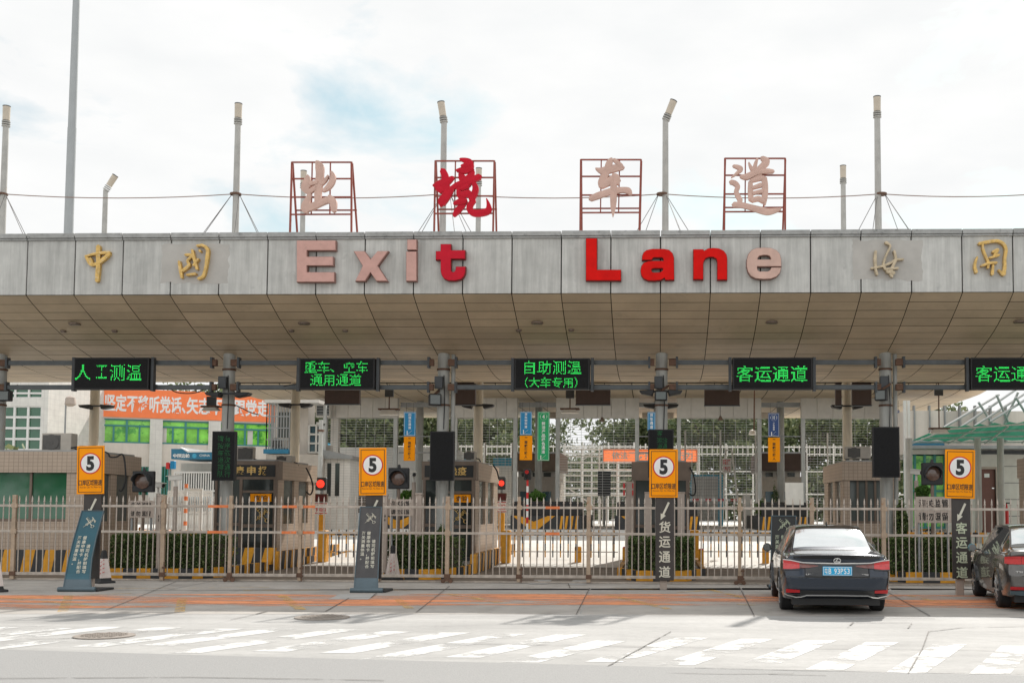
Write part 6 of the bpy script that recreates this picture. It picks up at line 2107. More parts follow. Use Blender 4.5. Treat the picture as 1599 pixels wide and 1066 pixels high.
tl = ['left end of the row behind the white tiled house', 'behind the second speed board', 'behind the blue and orange signs of the left gap', 'right of the left gap signs, dense', 'behind the second red stop lamp', 'behind the green lane sign, thin', 'behind the middle grille, low and wide', 'left of the middle column', 'behind the freight lane speed board', 'behind the ladder frame', 'left of the navy lane sign', 'behind the white leaning panel, spreading', 'behind the booth of the black sedan', 'right end of the row behind the green shade']
tx = [(520, 104, 12, 5.0), (560, 112, 13, 5.6), (640, 106, 13, 5.4), (700, 116, 14, 5.6), (765, 104, 12.5, 5.2), (830, 118, 12, 4.6), (960, 120, 9.0, 5.2), (1005, 108, 12, 4.4), (1065, 112, 13, 5.6), (1120, 104, 12.5, 5.4), (1165, 114, 14, 5.6), (1255, 106, 13.5, 6.2), (1330, 112, 12, 4.8), (1420, 108, 12, 5.0)]
for i, (px, Y, h, r) in enumerate(tx):
    tree(W(px, 760, Y).x, Y, h, r, 'leafy green tree ' + tl[i], 40 + i, 3600 if i in (5, 6) else 7200)
tree(W(83, 700, 84).x, 84, 13, 3.6, 'leafy tree between the green glazed building and the tall pole', 70, 3000)
tree(W(330, 700, 100).x, 100, 15.5, 4.5, 'tree top showing over the banner roof', 71, 2500)
tree(W(20, 780, 50).x - 1, 50, 4.2, 1.9, 'low tree in front of the green glazed building', 72, 1500)

# low green bank beyond the far fence
t = thing('shrub_bank', 'dense low shrubbery bank behind the far spiked fence', 'shrubbery', (0, 97, ZF))
t['kind'] = 'stuff'
rnd = random.Random(99)
xa, xb = W(480, 760, 97).x, W(1500, 760, 97).x
def pickb():
    x = rnd.uniform(xa, xb)
    h = 5.4 + 1.4 * math.sin(x * .35) + .8 * math.sin(x * .9 + 1)
    return x, 97 + rnd.uniform(-.6, 1.4), ZF + h * (rnd.random() ** .8)
f = MB(); leafy(f, 19000, pickb, .6, rnd, .7)
f.build('leaves', MT['leaf_tree'], t)

# street trees on the far side of the road, met only as reflections in glass and car paint
t = thing('street_planting', 'leafy street planting across the road behind the viewer', 'planting', (0, -34, 0))
t['kind'] = 'stuff'
rnd = random.Random(123)
cl = [(Vector((rnd.uniform(-70, 70), rnd.uniform(-38, -30), rnd.uniform(3, 8))), rnd.uniform(1.6, 3.2)) for _ in range(70)]
def picks():
    c, rr = rnd.choice(cl)
    v = Vector((rnd.gauss(0, 1), rnd.gauss(0, 1), rnd.gauss(0, 1))).normalized() * rr * (rnd.random() ** .4)
    return c + v
f = MB(); leafy(f, 9000, picks, 1.0, rnd, .8)
f.build('leaves', MT['leaf_tree'], t)
m = MB()
for k in range(16): m.tube((-66 + k * 8.8, -34, 0), (-66 + k * 8.8 + rnd.uniform(-.4, .4), -34, 5), .2, .12, 7)
m.build('trunks', MT['bark'], t)

# tall pale posts and wires between the hall and the far fence
for i, (x0, x1, Y, y_top) in enumerate(((1070, 1180, 63, 672), (870, 990, 78, 690), (1255, 1330, 66, 676), (715, 800, 66, 690))):
    a, b = W(x0, 740, Y).x, W(x1, 740, Y).x
    zt_ = W((x0 + x1) / 2, y_top, Y).z
    t = thing('mesh_fence', 'tall pale mesh fence ' + ['behind the blue framed cabin', 'behind the middle grille', 'behind the white leaning panel', 'behind the second red stop lamp'][i], 'fence', ((a + b) / 2, Y, ZF), 'tall mesh fences beyond the hall')
    n = max(2, int((b - a) / 1.6))
    for k in range(n + 1):
        x = a + (b - a) * k / n
        MB().tube((x, Y, ZF), (x, Y, zt_), .05, .05, 8).build('post', MT['barwhite'], t)
    m = MB()
    for k in range(int((zt_ - ZF) / .16)): m.box(a, b, Y + .05, Y + .06, ZF + .1 + k * .16, ZF + .110 + k * .16)
    for k in range(int((b - a) / .2)): m.box(a + k * .2, a + k * .2 + .010, Y + .062, Y + .07, ZF, zt_)
    m.build('mesh', MT['palewire'], t)
# ================================================================== buildings at the left
# far left building with green glazing
Y = 60
a, b, c, d = PR(-90, 540, 74, 800, Y)
t = thing('glazed_building', 'white tiled building with green grid windows at the left edge', 'building', ((a + b) / 2, Y, ZF), None)
wm = MB()
z = lambda y: W(40, y, Y).z
x = lambda q: W(q, 660, Y).x
wm.box(a, x(0), Y, Y + 9, ZF, z(540)); wm.box(x(64), b, Y, Y + 9, ZF, z(540))
wm.box(x(0), x(64), Y, Y + 9, z(634), z(621)); wm.box(x(0), x(64), Y, Y + 9, z(606), z(540)); wm.box(x(0), x(64), Y, Y + 9, ZF, z(702))
wm.build('wall', MT['walltile'], t)
def grid_window(parent, X0, X1, Z0, Z1, Y, nx_, nz_, glass, frame, fw=.05, hgt=None):
    w_ = bpy.data.objects.new('window', None); C.objects.link(w_); w_.parent = parent
    MB().box(X0, X1, Y + .14, Y + .18, Z0, Z1).build('pane', MT[glass], w_)
    f = MB()
    for k in range(nx_ + 1):
        xx = X0 + (X1 - X0) * k / nx_
        f.box(xx - fw, xx + fw, Y + .04, Y + .16, Z0, Z1)
    for k in range(nz_ + 1):
        zz = Z0 + (Z1 - Z0) * k / nz_
        f.box(X0, X1, Y + .05, Y + .15, zz - fw, zz + fw)
    f.build('frame', MT[frame], w_)
    return w_
grid_window(t, x(0), x(64), z(702), z(634), Y, 3, 4, 'glass_green', 'barwhite', .06)
grid_window(t, x(0), x(64), z(621), z(606), Y, 3, 2, 'glass_green', 'barwhite', .05)

# tall pole
MT['mast_grey'] = M('galvanised mast grey', (0.33, 0.345, 0.35), 0.5, metal=0.2, var=0.06, scale=1.5)
pb, ptop = W(96, 690, 63), W(118.5, -60, 63)
t = thing('high_mast', 'very tall pale grey pole rising out of the picture at left', 'pole', (pb.x, 63, ZF))
MB().tube((pb.x, 63, ZF), (pb.x, 63, W(117, 200, 63).z), .30, .24, 18).build('lower_shaft', MT['mast_grey'], t, smooth=True)
MB().tube((pb.x, 63, W(117, 200, 63).z + .001), (pb.x, 63, ptop.z + 3), .225, .17, 18).build('upper_shaft', MT['mast_grey'], t, smooth=True)
MB().lathe((pb.x, 63, ZF), [(.5, 0), (.5, .06), (.33, .07)], 16).build('base_plate', MT['greytube'], t)

p = W(103, 625, 52)
t = thing('yard_lamp', 'small lamp on a thin post behind the wide booth roof', 'lamp post', (p.x, 52, ZF))
MB().tube((p.x, 52, ZF), (p.x, 52, p.z + .1), .05, .04, 8).build('post', MT['greytube'], t)
MB().lathe((p.x + .22, 52, p.z - .28), [(.02, .5), (.20, .42), (.26, .10), (.12, 0)], 12).build('head', MT['stone'], t, smooth=True)

# banner building: local axes u (along the facade), v (into the building), z
P0 = W(150, 660, 66); P1 = W(480, 660, 71.5)
ang = math.atan2(P1.y - P0.y, P1.x - P0.x)
bld = thing('banner_building', 'cream building with a long orange banner over green tinted windows', 'building', (P0.x, P0.y, ZF), None, ang)
ux = Vector((math.cos(ang), math.sin(ang), 0)); nv = Vector((-math.sin(ang), math.cos(ang), 0))
O0 = Vector((P0.x, P0.y, ZF))
def FB(x_, y_):
    """Photo point on the facade plane -> (u, z) in the building's own axes."""
    d_ = ray(x_, y_)
    k = (O0 - EYE).dot(nv) / d_.dot(nv)
    q = EYE + d_ * k - O0
    return q.dot(ux), q.z
LU = FB(478, 700)[0]
HT = FB(152, 606)[1] + .05
zb_ban = FB(155, 650)[1]
wtop, wbot = FB(160, 652.5)[1], FB(160, 690.5)[1]
wins = [(FB(157, 670)[0], FB(238, 670)[0]), (FB(250, 672)[0], FB(329, 672)[0]), (FB(341, 674)[0], FB(424, 674)[0])]
wl = MB()
wl.box(0, LU, 0, 10, 0, wbot); wl.box(0, LU, 0, 10, wtop, HT)
edges_ = [0] + [e for w_ in wins for e in w_] + [LU]
for k in range(0, len(edges_), 2): wl.box(edges_[k], edges_[k + 1], 0, 10, wbot, wtop)
wl.build('wall', MT['wallpanel'], bld, world=False)
pl_ = MB()
for k in range(2, len(edges_) - 1, 2):
    xm = (edges_[k] + edges_[k + 1]) / 2
    MB().box(xm - .36, xm + .36, -.16, 0, 0, zb_ban - .05).build('pilaster', MT['walltile'], bld, world=False)
for (u0, u1) in wins:
    wd = bpy.data.objects.new('window', None); C.objects.link(wd); wd.parent = bld
    zt2 = wtop - (wtop - wbot) * .28
    MB().box(u0, u1, .16, .2, wbot, wtop).build('pane', MT['glass_lime'], wd, world=False)
    f = MB()
    for k in range(3):
        q = u0 + (u1 - u0) * k / 2
        f.box(q - .06, q + .06, .05, .18, wbot, wtop)
    for q in (.25, .75):
        uu = u0 + (u1 - u0) * q
        f.box(uu - .05, uu + .05, .07, .17, wbot, zt2)
    for zz in (wbot + .04, zt2, wtop - .04): f.box(u0, u1, .06, .175, zz - .05, zz + .05)
    f.build('frame', MT['teal'], wd, world=False)
    rnd = random.Random(int(u0 * 10))
    for q in (0, .52):
        if rnd.random() < .75:
            c0 = u0 + (u1 - u0) * (q + .03); c1 = c0 + (u1 - u0) * .10
            MB().box(c0, c1, .145, .158, wbot + .08, zt2 - .06).build('curtain', MT['offwhite'], wd, world=False)
bn_ = thing('roof_banner', 'long orange banner with white characters along the cream building', 'banner', O0 + ux * (LU / 2) + Vector((0, 0, zb_ban)), None, ang)
h2 = LU / 2
MB().box(-h2 + .06, h2, -.07, -.02, 0, HT - zb_ban).build('cloth', MT['banner'], bn_, world=False)
m = MB()
u_a, u_b = FB(163, 630)[0] - h2, FB(290, 630)[0] - h2
put_text(m, '坚定不移听党话、', u_a, u_b, .32, HT - zb_ban - .36, -.071, .015, .03)
u_a, u_b = FB(291, 634)[0] - h2, FB(419, 640)[0] - h2
put_text(m, '矢志不渝跟党走', u_a, u_b, .32, HT - zb_ban - .36, -.071, .015, .03)
m.build('lettering', MT['white'], bn_, world=False)
# grilles and gate front on the ground floor
gr = MB()
for x0, x1 in ((204, 238), (248, 266), (420, 470)):
    u0, u1 = FB(x0, 750)[0], FB(x1, 750)[0]
    zt2, zb2 = FB(x0, 728)[1], FB(x0, 772)[1]
    for k in range(int((u1 - u0) / .16) + 1): gr.box(u0 + k * .16 - .03, u0 + k * .16 + .03, -.08, -.03, zb2, zt2)
gr.build('window_bars', MT['teal'], bld, world=False)
gd = MB()
for x0, x1 in ((204, 238), (248, 266), (420, 470)):
    u0, u1 = FB(x0, 750)[0], FB(x1, 750)[0]
    gd.box(u0, u1, -.02, -.005, FB(x0, 772)[1], FB(x0, 728)[1])
gd.build('dark_window', MT['glass_green'], bld, world=False)

# blue sign kiosk with white bars
Y = 48
a, b, c, d = PR(272, 722, 340, 800, Y)
t = thing('gate_kiosk', 'white barred gate kiosk under a teal sign band at left', 'kiosk', ((a + b) / 2, Y, gz(Y)))
MB().box(a, b, Y + .6, Y + 3, gz(Y), d).build('wall', MT['offwhite'], t)
MB().box(a + .1, b - .1, Y + .55, Y + .6, W(300, 770, Y).z, W(300, 735, Y).z).build('window', MT['glass_dark'], t)
m = MB()
for k in range(19):
    xx = a + (b - a) * k / 18
    m.box(xx - .025, xx + .025, Y, Y + .04, gz(Y), W(300, 736, Y).z)
for y in (737, 766, 776, 800): m.box(a, b, Y - .02, Y + .02, W(300, y, Y).z - .04, W(300, y, Y).z + .04)
m.build('bars', MT['barwhite'], t)
MB().box(a, b, Y + .45, Y + .52, W(300, 800, Y).z, W(300, 778, Y).z).build('blue_panel', MT['blueband'], t)
bx = [W(272, 717, Y), W(340, 717, Y), W(340, 706, Y), W(298, 706.5, Y), W(289, 701, Y), W(272, 701, Y)]
MB().prism([(q.x, q.z) for q in bx], Y - .3, Y + 2.6).build('sign_band', MT['blueband'], t)
MB().prism([(q.x, q.z) for q in (W(289, 701, Y), W(298, 706.5, Y), W(340, 706, Y), W(340, 703.5, Y), W(299, 704, Y), W(286, 698.5, Y))], Y - .32, Y + 2.6).build('roof_edge', MT['white'], t)
m = MB()
q = PR(275, 708.5, 301, 715, Y)
put_text(m, '中国边检', q[0], q[1], q[2], q[3], Y - .301, .012, .03)
q = PR(316, 709.5, 332, 713, Y)
put_text(m, 'CHINA', q[0], q[1], q[2], q[3], Y - .301, .012, .0)
m.build('lettering', MT['white'], t)
q = W(308, 712, Y)
MB().lathe((q.x, Y - .3, q.z), [(.10, 0), (.09, -.015), (.03, -.02)], 16, 0, 'y').build('badge', MT['skyblue'], t)
p = W(265, 728, 44)
t = thing('warning_beacon', 'red and blue flashing beacon on a post left of the gate kiosk', 'beacon', (p.x, 44, gz(44)))
MB().tube((p.x, 44, gz(44)), (p.x, 44, p.z), .04, .04, 8).build('post', MT['greytube'], t)
MB().box(p.x - .12, p.x + .03, 43.9, 44.1, p.z - .1, p.z + .16).build('red_half', MT['signred'], t, bevel=.02)
MB().box(p.x + .05, p.x + .22, 43.9, 44.1, p.z - .1, p.z + .22).build('blue_half', MT['signblue'], t, bevel=.02)
Y = 40
a, b, c, d = PR(287, 762, 315, 838, Y)
t = thing('white_portal', 'white tubular portal frame behind the long hedge', 'portal frame', ((a + b) / 2, Y, gz(Y)))
m = MB()
m.box(a, a + .09, Y, Y + .09, gz(Y), d); m.box(b - .09, b, Y, Y + .09, gz(Y), d); m.box(a + .09, b - .09, Y, Y + .09, d - .09, d)
m.build('frame', MT['barwhite'], t)
m = MB()
for k in range(5): m.box(a - .003, a + .093, Y - .003, Y + .093, gz(Y) + .3 + k * .45, gz(Y) + .45 + k * .45)
m.build('orange_band', MT['orangepaint'], t)
t = thing('pedestrian_fence', 'white barred pedestrian fence behind the long hedge', 'fence', (W(280, 800, 43).x, 43, gz(43)))
m = MB()
xa, xb = W(262, 780, 43).x, W(330, 780, 43).x
for k in range(26):
    xx = xa + (xb - xa) * k / 25
    m.box(xx - .02, xx + .02, 43, 43.04, gz(43) + .1, W(300, 767, 43).z)
m.build('bars', MT['barwhite'], t)
m = MB()
for y in (767, 772, 800, 826): m.box(xa, xb, 42.98, 43.0, W(300, y, 43).z - .04, W(300, y, 43).z + .04)
m.build('rail', MT['barwhite'], t)
MB().box(xa + .1, xb - .1, 43.15, 43.2, W(300, 797, 43).z, W(300, 775, 43).z).build('blue_sheet', MT['blueband'], t)
# white low barrier block with stripes behind hedge, and yellow loader mast
a, b, c, d = PR(205, 838, 262, 853, 39)
t = thing('water_barrier', 'white and orange block barrier behind the long hedge left end', 'barrier', ((a + b) / 2, 39, gz(39)))
m = MB()
for k in range(6): m.box(a + (b - a) * k / 6, a + (b - a) * (k + 1) / 6 - .01, 39, 39.5, gz(39), d + .25, k % 2)
m.build('block', [MT['white'], MT['orangepaint']], t, bevel=.03)

# caged unit and the glazed corner by the cream column
Y = 49
a, b, c, d = PR(415, 626, 497, 800, Y)
t = thing('annex_building', 'beige annex with barred balcony and glazed corner behind the gold lettered booth', 'building', ((a + b) / 2, Y, gz(Y)))
xg = W(471, 660, Y).x
MB().box(a, xg - .1, Y + 1.2, Y + 2.2, gz(Y), d).box(xg - .1, b, Y + 1.2, Y + 2.2, gz(Y), W(480, 705, Y).z).build('wall', MT['wallpanel'], t)
MB().box(b - .12, b, Y + 1.0, Y + 1.15, W(480, 705, Y).z, d).build('corner_post', MT['steelpost'], t)
MB().box(a, b, Y, Y + 1.2, gz(Y), W(450, 709, Y).z).build('lower_wall', MT['ac_white'], t)
MB().box(a - .1, xg - .55, Y - .05, Y + 1.1, W(450, 708, Y).z + .003, W(450, 701, Y).z).build('blue_band', MT['blueband'], t)
MB().box(a - .1, b, Y - .08, Y + 1.2, W(450, 629, Y).z, W(450, 624, Y).z).build('eave', MT['metalpanel'], t)
m = MB()
xc0, xc1 = a, xg - .55
for k in range(9):
    xx = xc0 + (xc1 - xc0) * k / 8
    m.box(xx - .02, xx + .02, Y, Y + .04, W(450, 701, Y).z, W(450, 629, Y).z)
for y in (629, 650, 668, 686): m.box(xc0, xc1, Y - .02, Y, W(450, y, Y).z - .025, W(450, y, Y).z + .025)
for k in range(4):
    yy = Y + k * .3
    m.box(xc0 - .02, xc0 + .02, yy, yy + .04, W(450, 701, Y).z, W(450, 629, Y).z)
m.build('balcony_bars', MT['greytube'], t)
MB().box(a + .1, xg - .6, Y + 1.12, Y + 1.18, W(450, 698, Y).z, W(450, 640, Y).z).build('balcony_window', MT['glass_grey'], t)
grid_window(t, xg, b - .1, W(480, 704, Y).z, W(480, 661, Y).z, Y + 1.0, 2, 3, 'glass_blue', 'offwhite', .04)
ac_unit((424, 683, 448, 701), Y + .5, 'caged air conditioner with round fan behind the cream column', 'left')

# white tiled house with grey roof
Y = 50
a, b, c, d = PR(505, 716, 546, 800, Y)
t = thing('tiled_house', 'white tiled house with narrow dark windows behind the red stop lamp', 'house', ((a + b) / 2, Y, gz(Y)))
MB().box(a, b, Y, Y + 1.5, gz(Y), d).build('wall', MT['brick_white'], t)
MB().add([(a - .1, Y - .2, d), (b + .15, Y - .2, d - .0), (b + .15, Y + 1.6, d), (a - .1, Y + 1.6, d), (a - .1, Y - .2, d + .42), (b + .15, Y - .2, d + .12), (b + .15, Y + 1.6, d + .12), (a - .1, Y + 1.6, d + .42)],
         [(0, 3, 2, 1), (4, 5, 6, 7), (0, 1, 5, 4), (1, 2, 6, 5), (2, 3, 7, 6), (3, 0, 4, 7)]).build('roof', MT['greytube'], t)
for x0, x1 in ((511, 517), (523.5, 530)):
    q = PR(x0, 723, x1, 774, Y)
    MB().box(q[0], q[1], Y - .03, Y + .05, q[2], q[3]).build('window', MT['glass_dark'], t)
q = PR(507, 695, 516, 713, Y + 1)
MB().box(q[0], q[1], Y + 1, Y + 1.4, q[2], q[3]).build('rooftop_box', MT['ac_white'], t)
# shop wall with red sign
Y = 62
a, b, c, d = PR(528, 698, 700, 800, Y)
t = thing('shop_front', 'white low shop building with dark shutters and red sign left of the second speed board', 'shop', ((a + b) / 2, Y, ZF))
MB().box(a, b, Y, Y + 5, ZF, d).build('wall', MT['white'], t)
q = PR(543, 737, 600, 800, Y)
m = MB()
for k in range(18): m.box(q[0], q[1], Y - .06, Y - .01, q[2] + (q[3] - q[2]) * k / 18, q[2] + (q[3] - q[2]) * (k + .8) / 18)
m.build('shutter', MT['bronze'], t)
q = PR(543, 714, 561, 727.5, Y)
MB().box(q[0], q[1], Y - .12, Y - .02, q[2], q[3]).build('sign', MT['signred'], t)
m = MB(); put_text(m, 'FREE', q[0] + .06, q[1] - .06, q[2] + .06, q[2] + .28, Y - .121, .008, .02)
put_text(m, '免税商店', q[0] + .06, q[1] - .06, q[3] - .18, q[3] - .03, Y - .121, .008, .01)
m.box(q[0], q[1], Y - .126, Y - .121, q[3] - .215, q[3] - .195)
m.build('sign_text', MT['white'], t)
q = PR(560, 638, 574, 700, Y)

# white column of the hall end and the white box lamp
Y = 55
for px, lb in ((522, 'white tiled column of the hall left end'), ):
    a, b, c, d = PR(516, 653, 528, 720, Y + 4)
    MB().box(a, b, Y + 4, Y + 4.4, ZF, d).build('tiled_column', MT['brick_white'], hall)
a, b, c, d = PR(493, 622, 516, 651, YH - .4)
t = thing('fan_box', 'pale framed ventilator box at the left end of the hall', 'ventilator', ((a + b) / 2, YH - .4, c))
MB().box(a, b, YH - .4, YH - .02, c, d).build('frame', MT['metalpanel'], t)
q = PR(495, 627, 514, 648, YH - .4)
MB().box(q[0], q[1], YH - .42, YH - .39, q[2], q[3]).build('opening', MT['glass_dark'], t)
m = MB()
for k in range(5):
    z0 = q[2] + (q[3] - q[2]) * (k + .4) / 5
    m.box(q[0], q[1], YH - .44, YH - .425, z0, z0 + .03)
m.build('louvre', MT['greytube'], t)

# ================================================================== right end: green shade, steel frame, pale building
Y = 50
a, b, c, d = PR(1415, 640, 1640, 800, Y)
t = thing('service_building', 'pale panelled service building with brown door under the green shade', 'building', ((a + b) / 2, Y, gz(Y)))
xd0, xd1 = W(1527, 760, Y).x, W(1555, 760, Y).x
zd = W(1540, 732, Y).z
MB().box(W(1478, 760, Y).x, xd0, Y, Y + 6, gz(Y), W(1540, 702, Y).z).box(xd1, b, Y, Y + 6, gz(Y), W(1540, 702, Y).z).box(xd0, xd1, Y, Y + 6, zd, W(1540, 702, Y).z).build('wall', MT['metalpanel'], t)
dr = bpy.data.objects.new('door', None); C.objects.link(dr); dr.parent = t
MB().box(xd0, xd1, Y + .1, Y + .16, gz(Y), zd).build('leaf', MT['door_brown'], dr)
MB().box(xd0 - .10, xd0, Y - .03, Y + .12, gz(Y), zd + .1).box(xd1, xd1 + .10, Y - .03, Y + .12, gz(Y), zd + .1).box(xd0, xd1, Y - .03, Y + .12, zd, zd + .1).build('frame', MT['stone'], dr)
q = PR(1537, 739, 1545, 745, Y + .09)
MB().box(q[0], q[1], Y + .085, Y + .1, q[2], q[3]).build('notice', MT['white'], dr)
q = W(1551, 762, Y + .1)
MB().box(q.x - .08, q.x + .02, Y + .03, Y + .1, q.z - .02, q.z + .03).build('handle', MT['chrome'], dr)
m = MB()
for k in range(1, 5): 
    zz = gz(Y) + (W(1540, 702, Y).z - gz(Y)) * k / 5
    m.box(xd1 + .12, b, Y - .006, Y - .001, zz - .012, zz + .012)
m.build('panel_joint', MT['darkgrey'], t)
xg1 = W(1478, 760, Y).x
MB().box(a, xg1, Y + .3, Y + 6, W(1450, 708, Y).z, W(1450, 640, Y).z + .001).build('upper_wall', MT['wallpanel'], t)
MB().box(a, xg1, Y + .25, Y + .3, W(1450, 693, Y).z - .5, W(1450, 688, Y).z).build('blue_band', MT['blueband'], t)
MB().box(a, xg1, Y + .20, Y + .3, W(1450, 708, Y).z - .02, W(1450, 701, Y).z).build('white_band', MT['offwhite'], t)
grid_window(t, a, xg1, gz(Y) + .2, W(1450, 709, Y).z, Y + .2, 4, 2, 'glass_lime', 'teal', .05)
MB().box(xg1, b, Y + .5, Y + 6, W(1540, 702, Y).z + .002, W(1540, 640, Y).z).build('upper_storey', MT['wallpanel'], t)
m = MB()
for k in range(7):
    xx = W(1430 + k * 24, 660, Y).x
    m.box(xx - .03, xx + .03, Y + .2, Y + .5, W(1450, 690, Y).z, W(1450, 632, Y).z)
m.build('upper_post', MT['greytube'], t)
MB().box(W(1415, 705, Y).x, b, Y - .9, Y + .5, W(1540, 702, Y).z + .003, W(1540, 697, Y).z).build('ledge', MT['greytube'], t)
MB().box(W(1486, 705, Y).x, b, Y - .05, Y, W(1540, 704, Y).z - .14, W(1540, 703, Y).z).build('dark_gutter', MT['darkgrey'], t)

t = thing('green_shade', 'sloping translucent green shade roof on grey poles at right', 'shade roof', (W(1520, 680, 44).x, 44, gz(44)))
Q = [W(1472, 667, 42), W(1600, 654, 42) + Vector((3, 0, .1)), W(1600, 685, 48.5) + Vector((3, 0, -.05)), W(1424, 687.5, 48.5)]
def bil(u, v): return Q[0].lerp(Q[1], u).lerp(Q[3].lerp(Q[2], u), v)
m = MB()
nu, nv_ = 22, 6
vs = [bil(i / nu, j / nv_) + Vector((0, 0, .05 * math.sin(i * 2.9))) for j in range(nv_ + 1) for i in range(nu + 1)]
m.add(vs, [(j * (nu + 1) + i, j * (nu + 1) + i + 1, (j + 1) * (nu + 1) + i + 1, (j + 1) * (nu + 1) + i) for j in range(nv_) for i in range(nu)])
def translucent(mat):
    tt = mat.node_tree
    b_ = tt.nodes['Principled BSDF']
    tr = N(tt, 'ShaderNodeBsdfTranslucent')
    tr.inputs['Color'].default_value = (.02, .26, .15, 1)
    ms = N(tt, 'ShaderNodeMixShader'); ms.inputs['Fac'].default_value = .25
    tt.links.new(b_.outputs[0], ms.inputs[1]); tt.links.new(tr.outputs[0], ms.inputs[2])
    tt.links.new(ms.outputs[0], tt.nodes['Material Output'].inputs['Surface'])
translucent(MT['greencloth'])
m.build('sheet', MT['greencloth'], t)
m = MB()
for v in (0, .33, .66, 1): m.beam(bil(0, v) - Vector((0, 0, .08)), bil(1, v) - Vector((0, 0, .08)), .06)
for u in (0, .2, .4, .6, .8, 1): m.beam(bil(u, 0) - Vector((0, 0, .13)), bil(u, 1) - Vector((0, 0, .13)), .05)
m.build('frame', MT['steelpost'], t)
for px in (1527.5, 1563, 1420):
    q = W(px, 760, 43.5)
    MB().tube((q.x, 43.5, gz(43.5)), (q.x, 43.5, W(px, 684, 43.5).z), .14, .13, 12).build('pole', MT['column'], t, smooth=True)
t = thing('steel_truss', 'white tubular steel truss above the green shade roof', 'truss', (W(1540, 650, 46).x, 46, W(1540, 660, 46).z))
for (p, q) in (((1474, 667), (1560, 616)), ((1500, 667), (1598, 600)), ((1522, 665), (1604, 612)), ((1546, 658), (1640, 600)), ((1528, 628), (1552, 665)), ((1556, 616), (1575, 660)), ((1590, 612), (1568, 660)), ((1586, 620), (1606, 652))):
    MB().tube(W(*p, 46), W(*q, 46.6), .05, .05, 8).build('tube', MT['palewire'], t, smooth=True)
for px, lb in ((1416, 'pair of pale square steel pillars right of the blank upright panel'), ):
    a, b, c, d = PR(1412, 625, 1416.3, 786, 47)
    t = thing('steel_pillar', lb, 'pillar', (b, 47, gz(47)))
    MB().box(a, b, 47, 47.15, gz(47), d).build('shaft', MT['barwhite'], t)
    a, b, c, d = PR(1418, 625, 1422, 786, 47)
    MB().box(a, b, 47, 47.15, gz(47), d).build('shaft', MT['barwhite'], t)
for i, px in enumerate([(1558, 783, 1563.5, 797), (1569, 786, 1575, 798)]):
    q = PR(*px, 44)
    t = thing('fire_extinguisher', ['red fire extinguisher by the right pole of the green shade', 'rusty red canister beside the fire extinguisher'][i], 'fire extinguisher', ((q[0] + q[1]) / 2, 44, gz(44)))
    r = (q[1] - q[0]) / 2
    MB().lathe(((q[0] + q[1]) / 2, 44, gz(44)), [(r, 0), (r, (q[3] - gz(44)) * .8), (r * .5, (q[3] - gz(44)) * .92), (r * .3, q[3] - gz(44))], 14).build('bottle', MT['signred'], t, smooth=True)
    MB().box((q[0] + q[1]) / 2 - .02, (q[0] + q[1]) / 2 + .12, 43.97, 44.03, q[3], q[3] + .05).build('handle', MT['black'], t)

a, b, c, d = PR(497, 655, 502.5, 752, 47)
t = thing('steel_post', 'slim grey steel post with a clamp above the red stop lamp', 'post', ((a + b) / 2, 47, gz(47)))
MB().box(a, b, 47, 47.15, gz(47), d).build('shaft', MT['steelpost'], t)
MB().box(a - .04, b + .04, 46.97, 47.18, d - .5, d - .42).build('clamp', MT['rust'], t)
# ================================================================== cars
def paint(name, col, flake=0.35):
    m = M(name, col, 0.25, metal=flake, var=0.08, scale=40, coat=1.0, spec=0.4)
    m.node_tree.nodes['Principled BSDF'].inputs['Coat Roughness'].default_value = 0.04
    return m
MT['paint_blue'] = paint('blue black car paint', (0.003, 0.011, 0.026), 0.55)
MT['paint_grey'] = paint('dark brown grey car paint', (0.095, 0.088, 0.082), 0.6)
MT['car_glass'] = M('tinted car glass', (0.03, 0.035, 0.035), 0.05, var=0.1, spec=1.0, coat=1.0)
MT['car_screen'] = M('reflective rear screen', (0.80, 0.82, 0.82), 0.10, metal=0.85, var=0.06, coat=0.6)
MT['tail_red'] = M('red tail lamp', (0.50, 0.010, 0.012), 0.12, var=0.2, scale=30, coat=1.0)
MT['tail_amber'] = M('smoked amber lamp', (0.14, 0.03, 0.022), 0.12, var=0.35, scale=20, coat=1.0)
MT['plate_blue'] = M('blue number plate', (0.005, 0.34, 0.62), 0.4, var=0.05)
MT['blacktrim'] = M('gloss black trim', (0.008, 0.008, 0.009), 0.2, var=0.1, coat=0.5)
MT['tyre'] = M('tyre rubber', (0.016, 0.016, 0.017), 0.8, var=0.2)
MT['rim'] = M('alloy rim', (0.55, 0.56, 0.57), 0.25, metal=0.9, var=0.05)
MT['reflector'] = M('red reflector', (0.42, 0.012, 0.016), 0.25, var=0.15, scale=50)

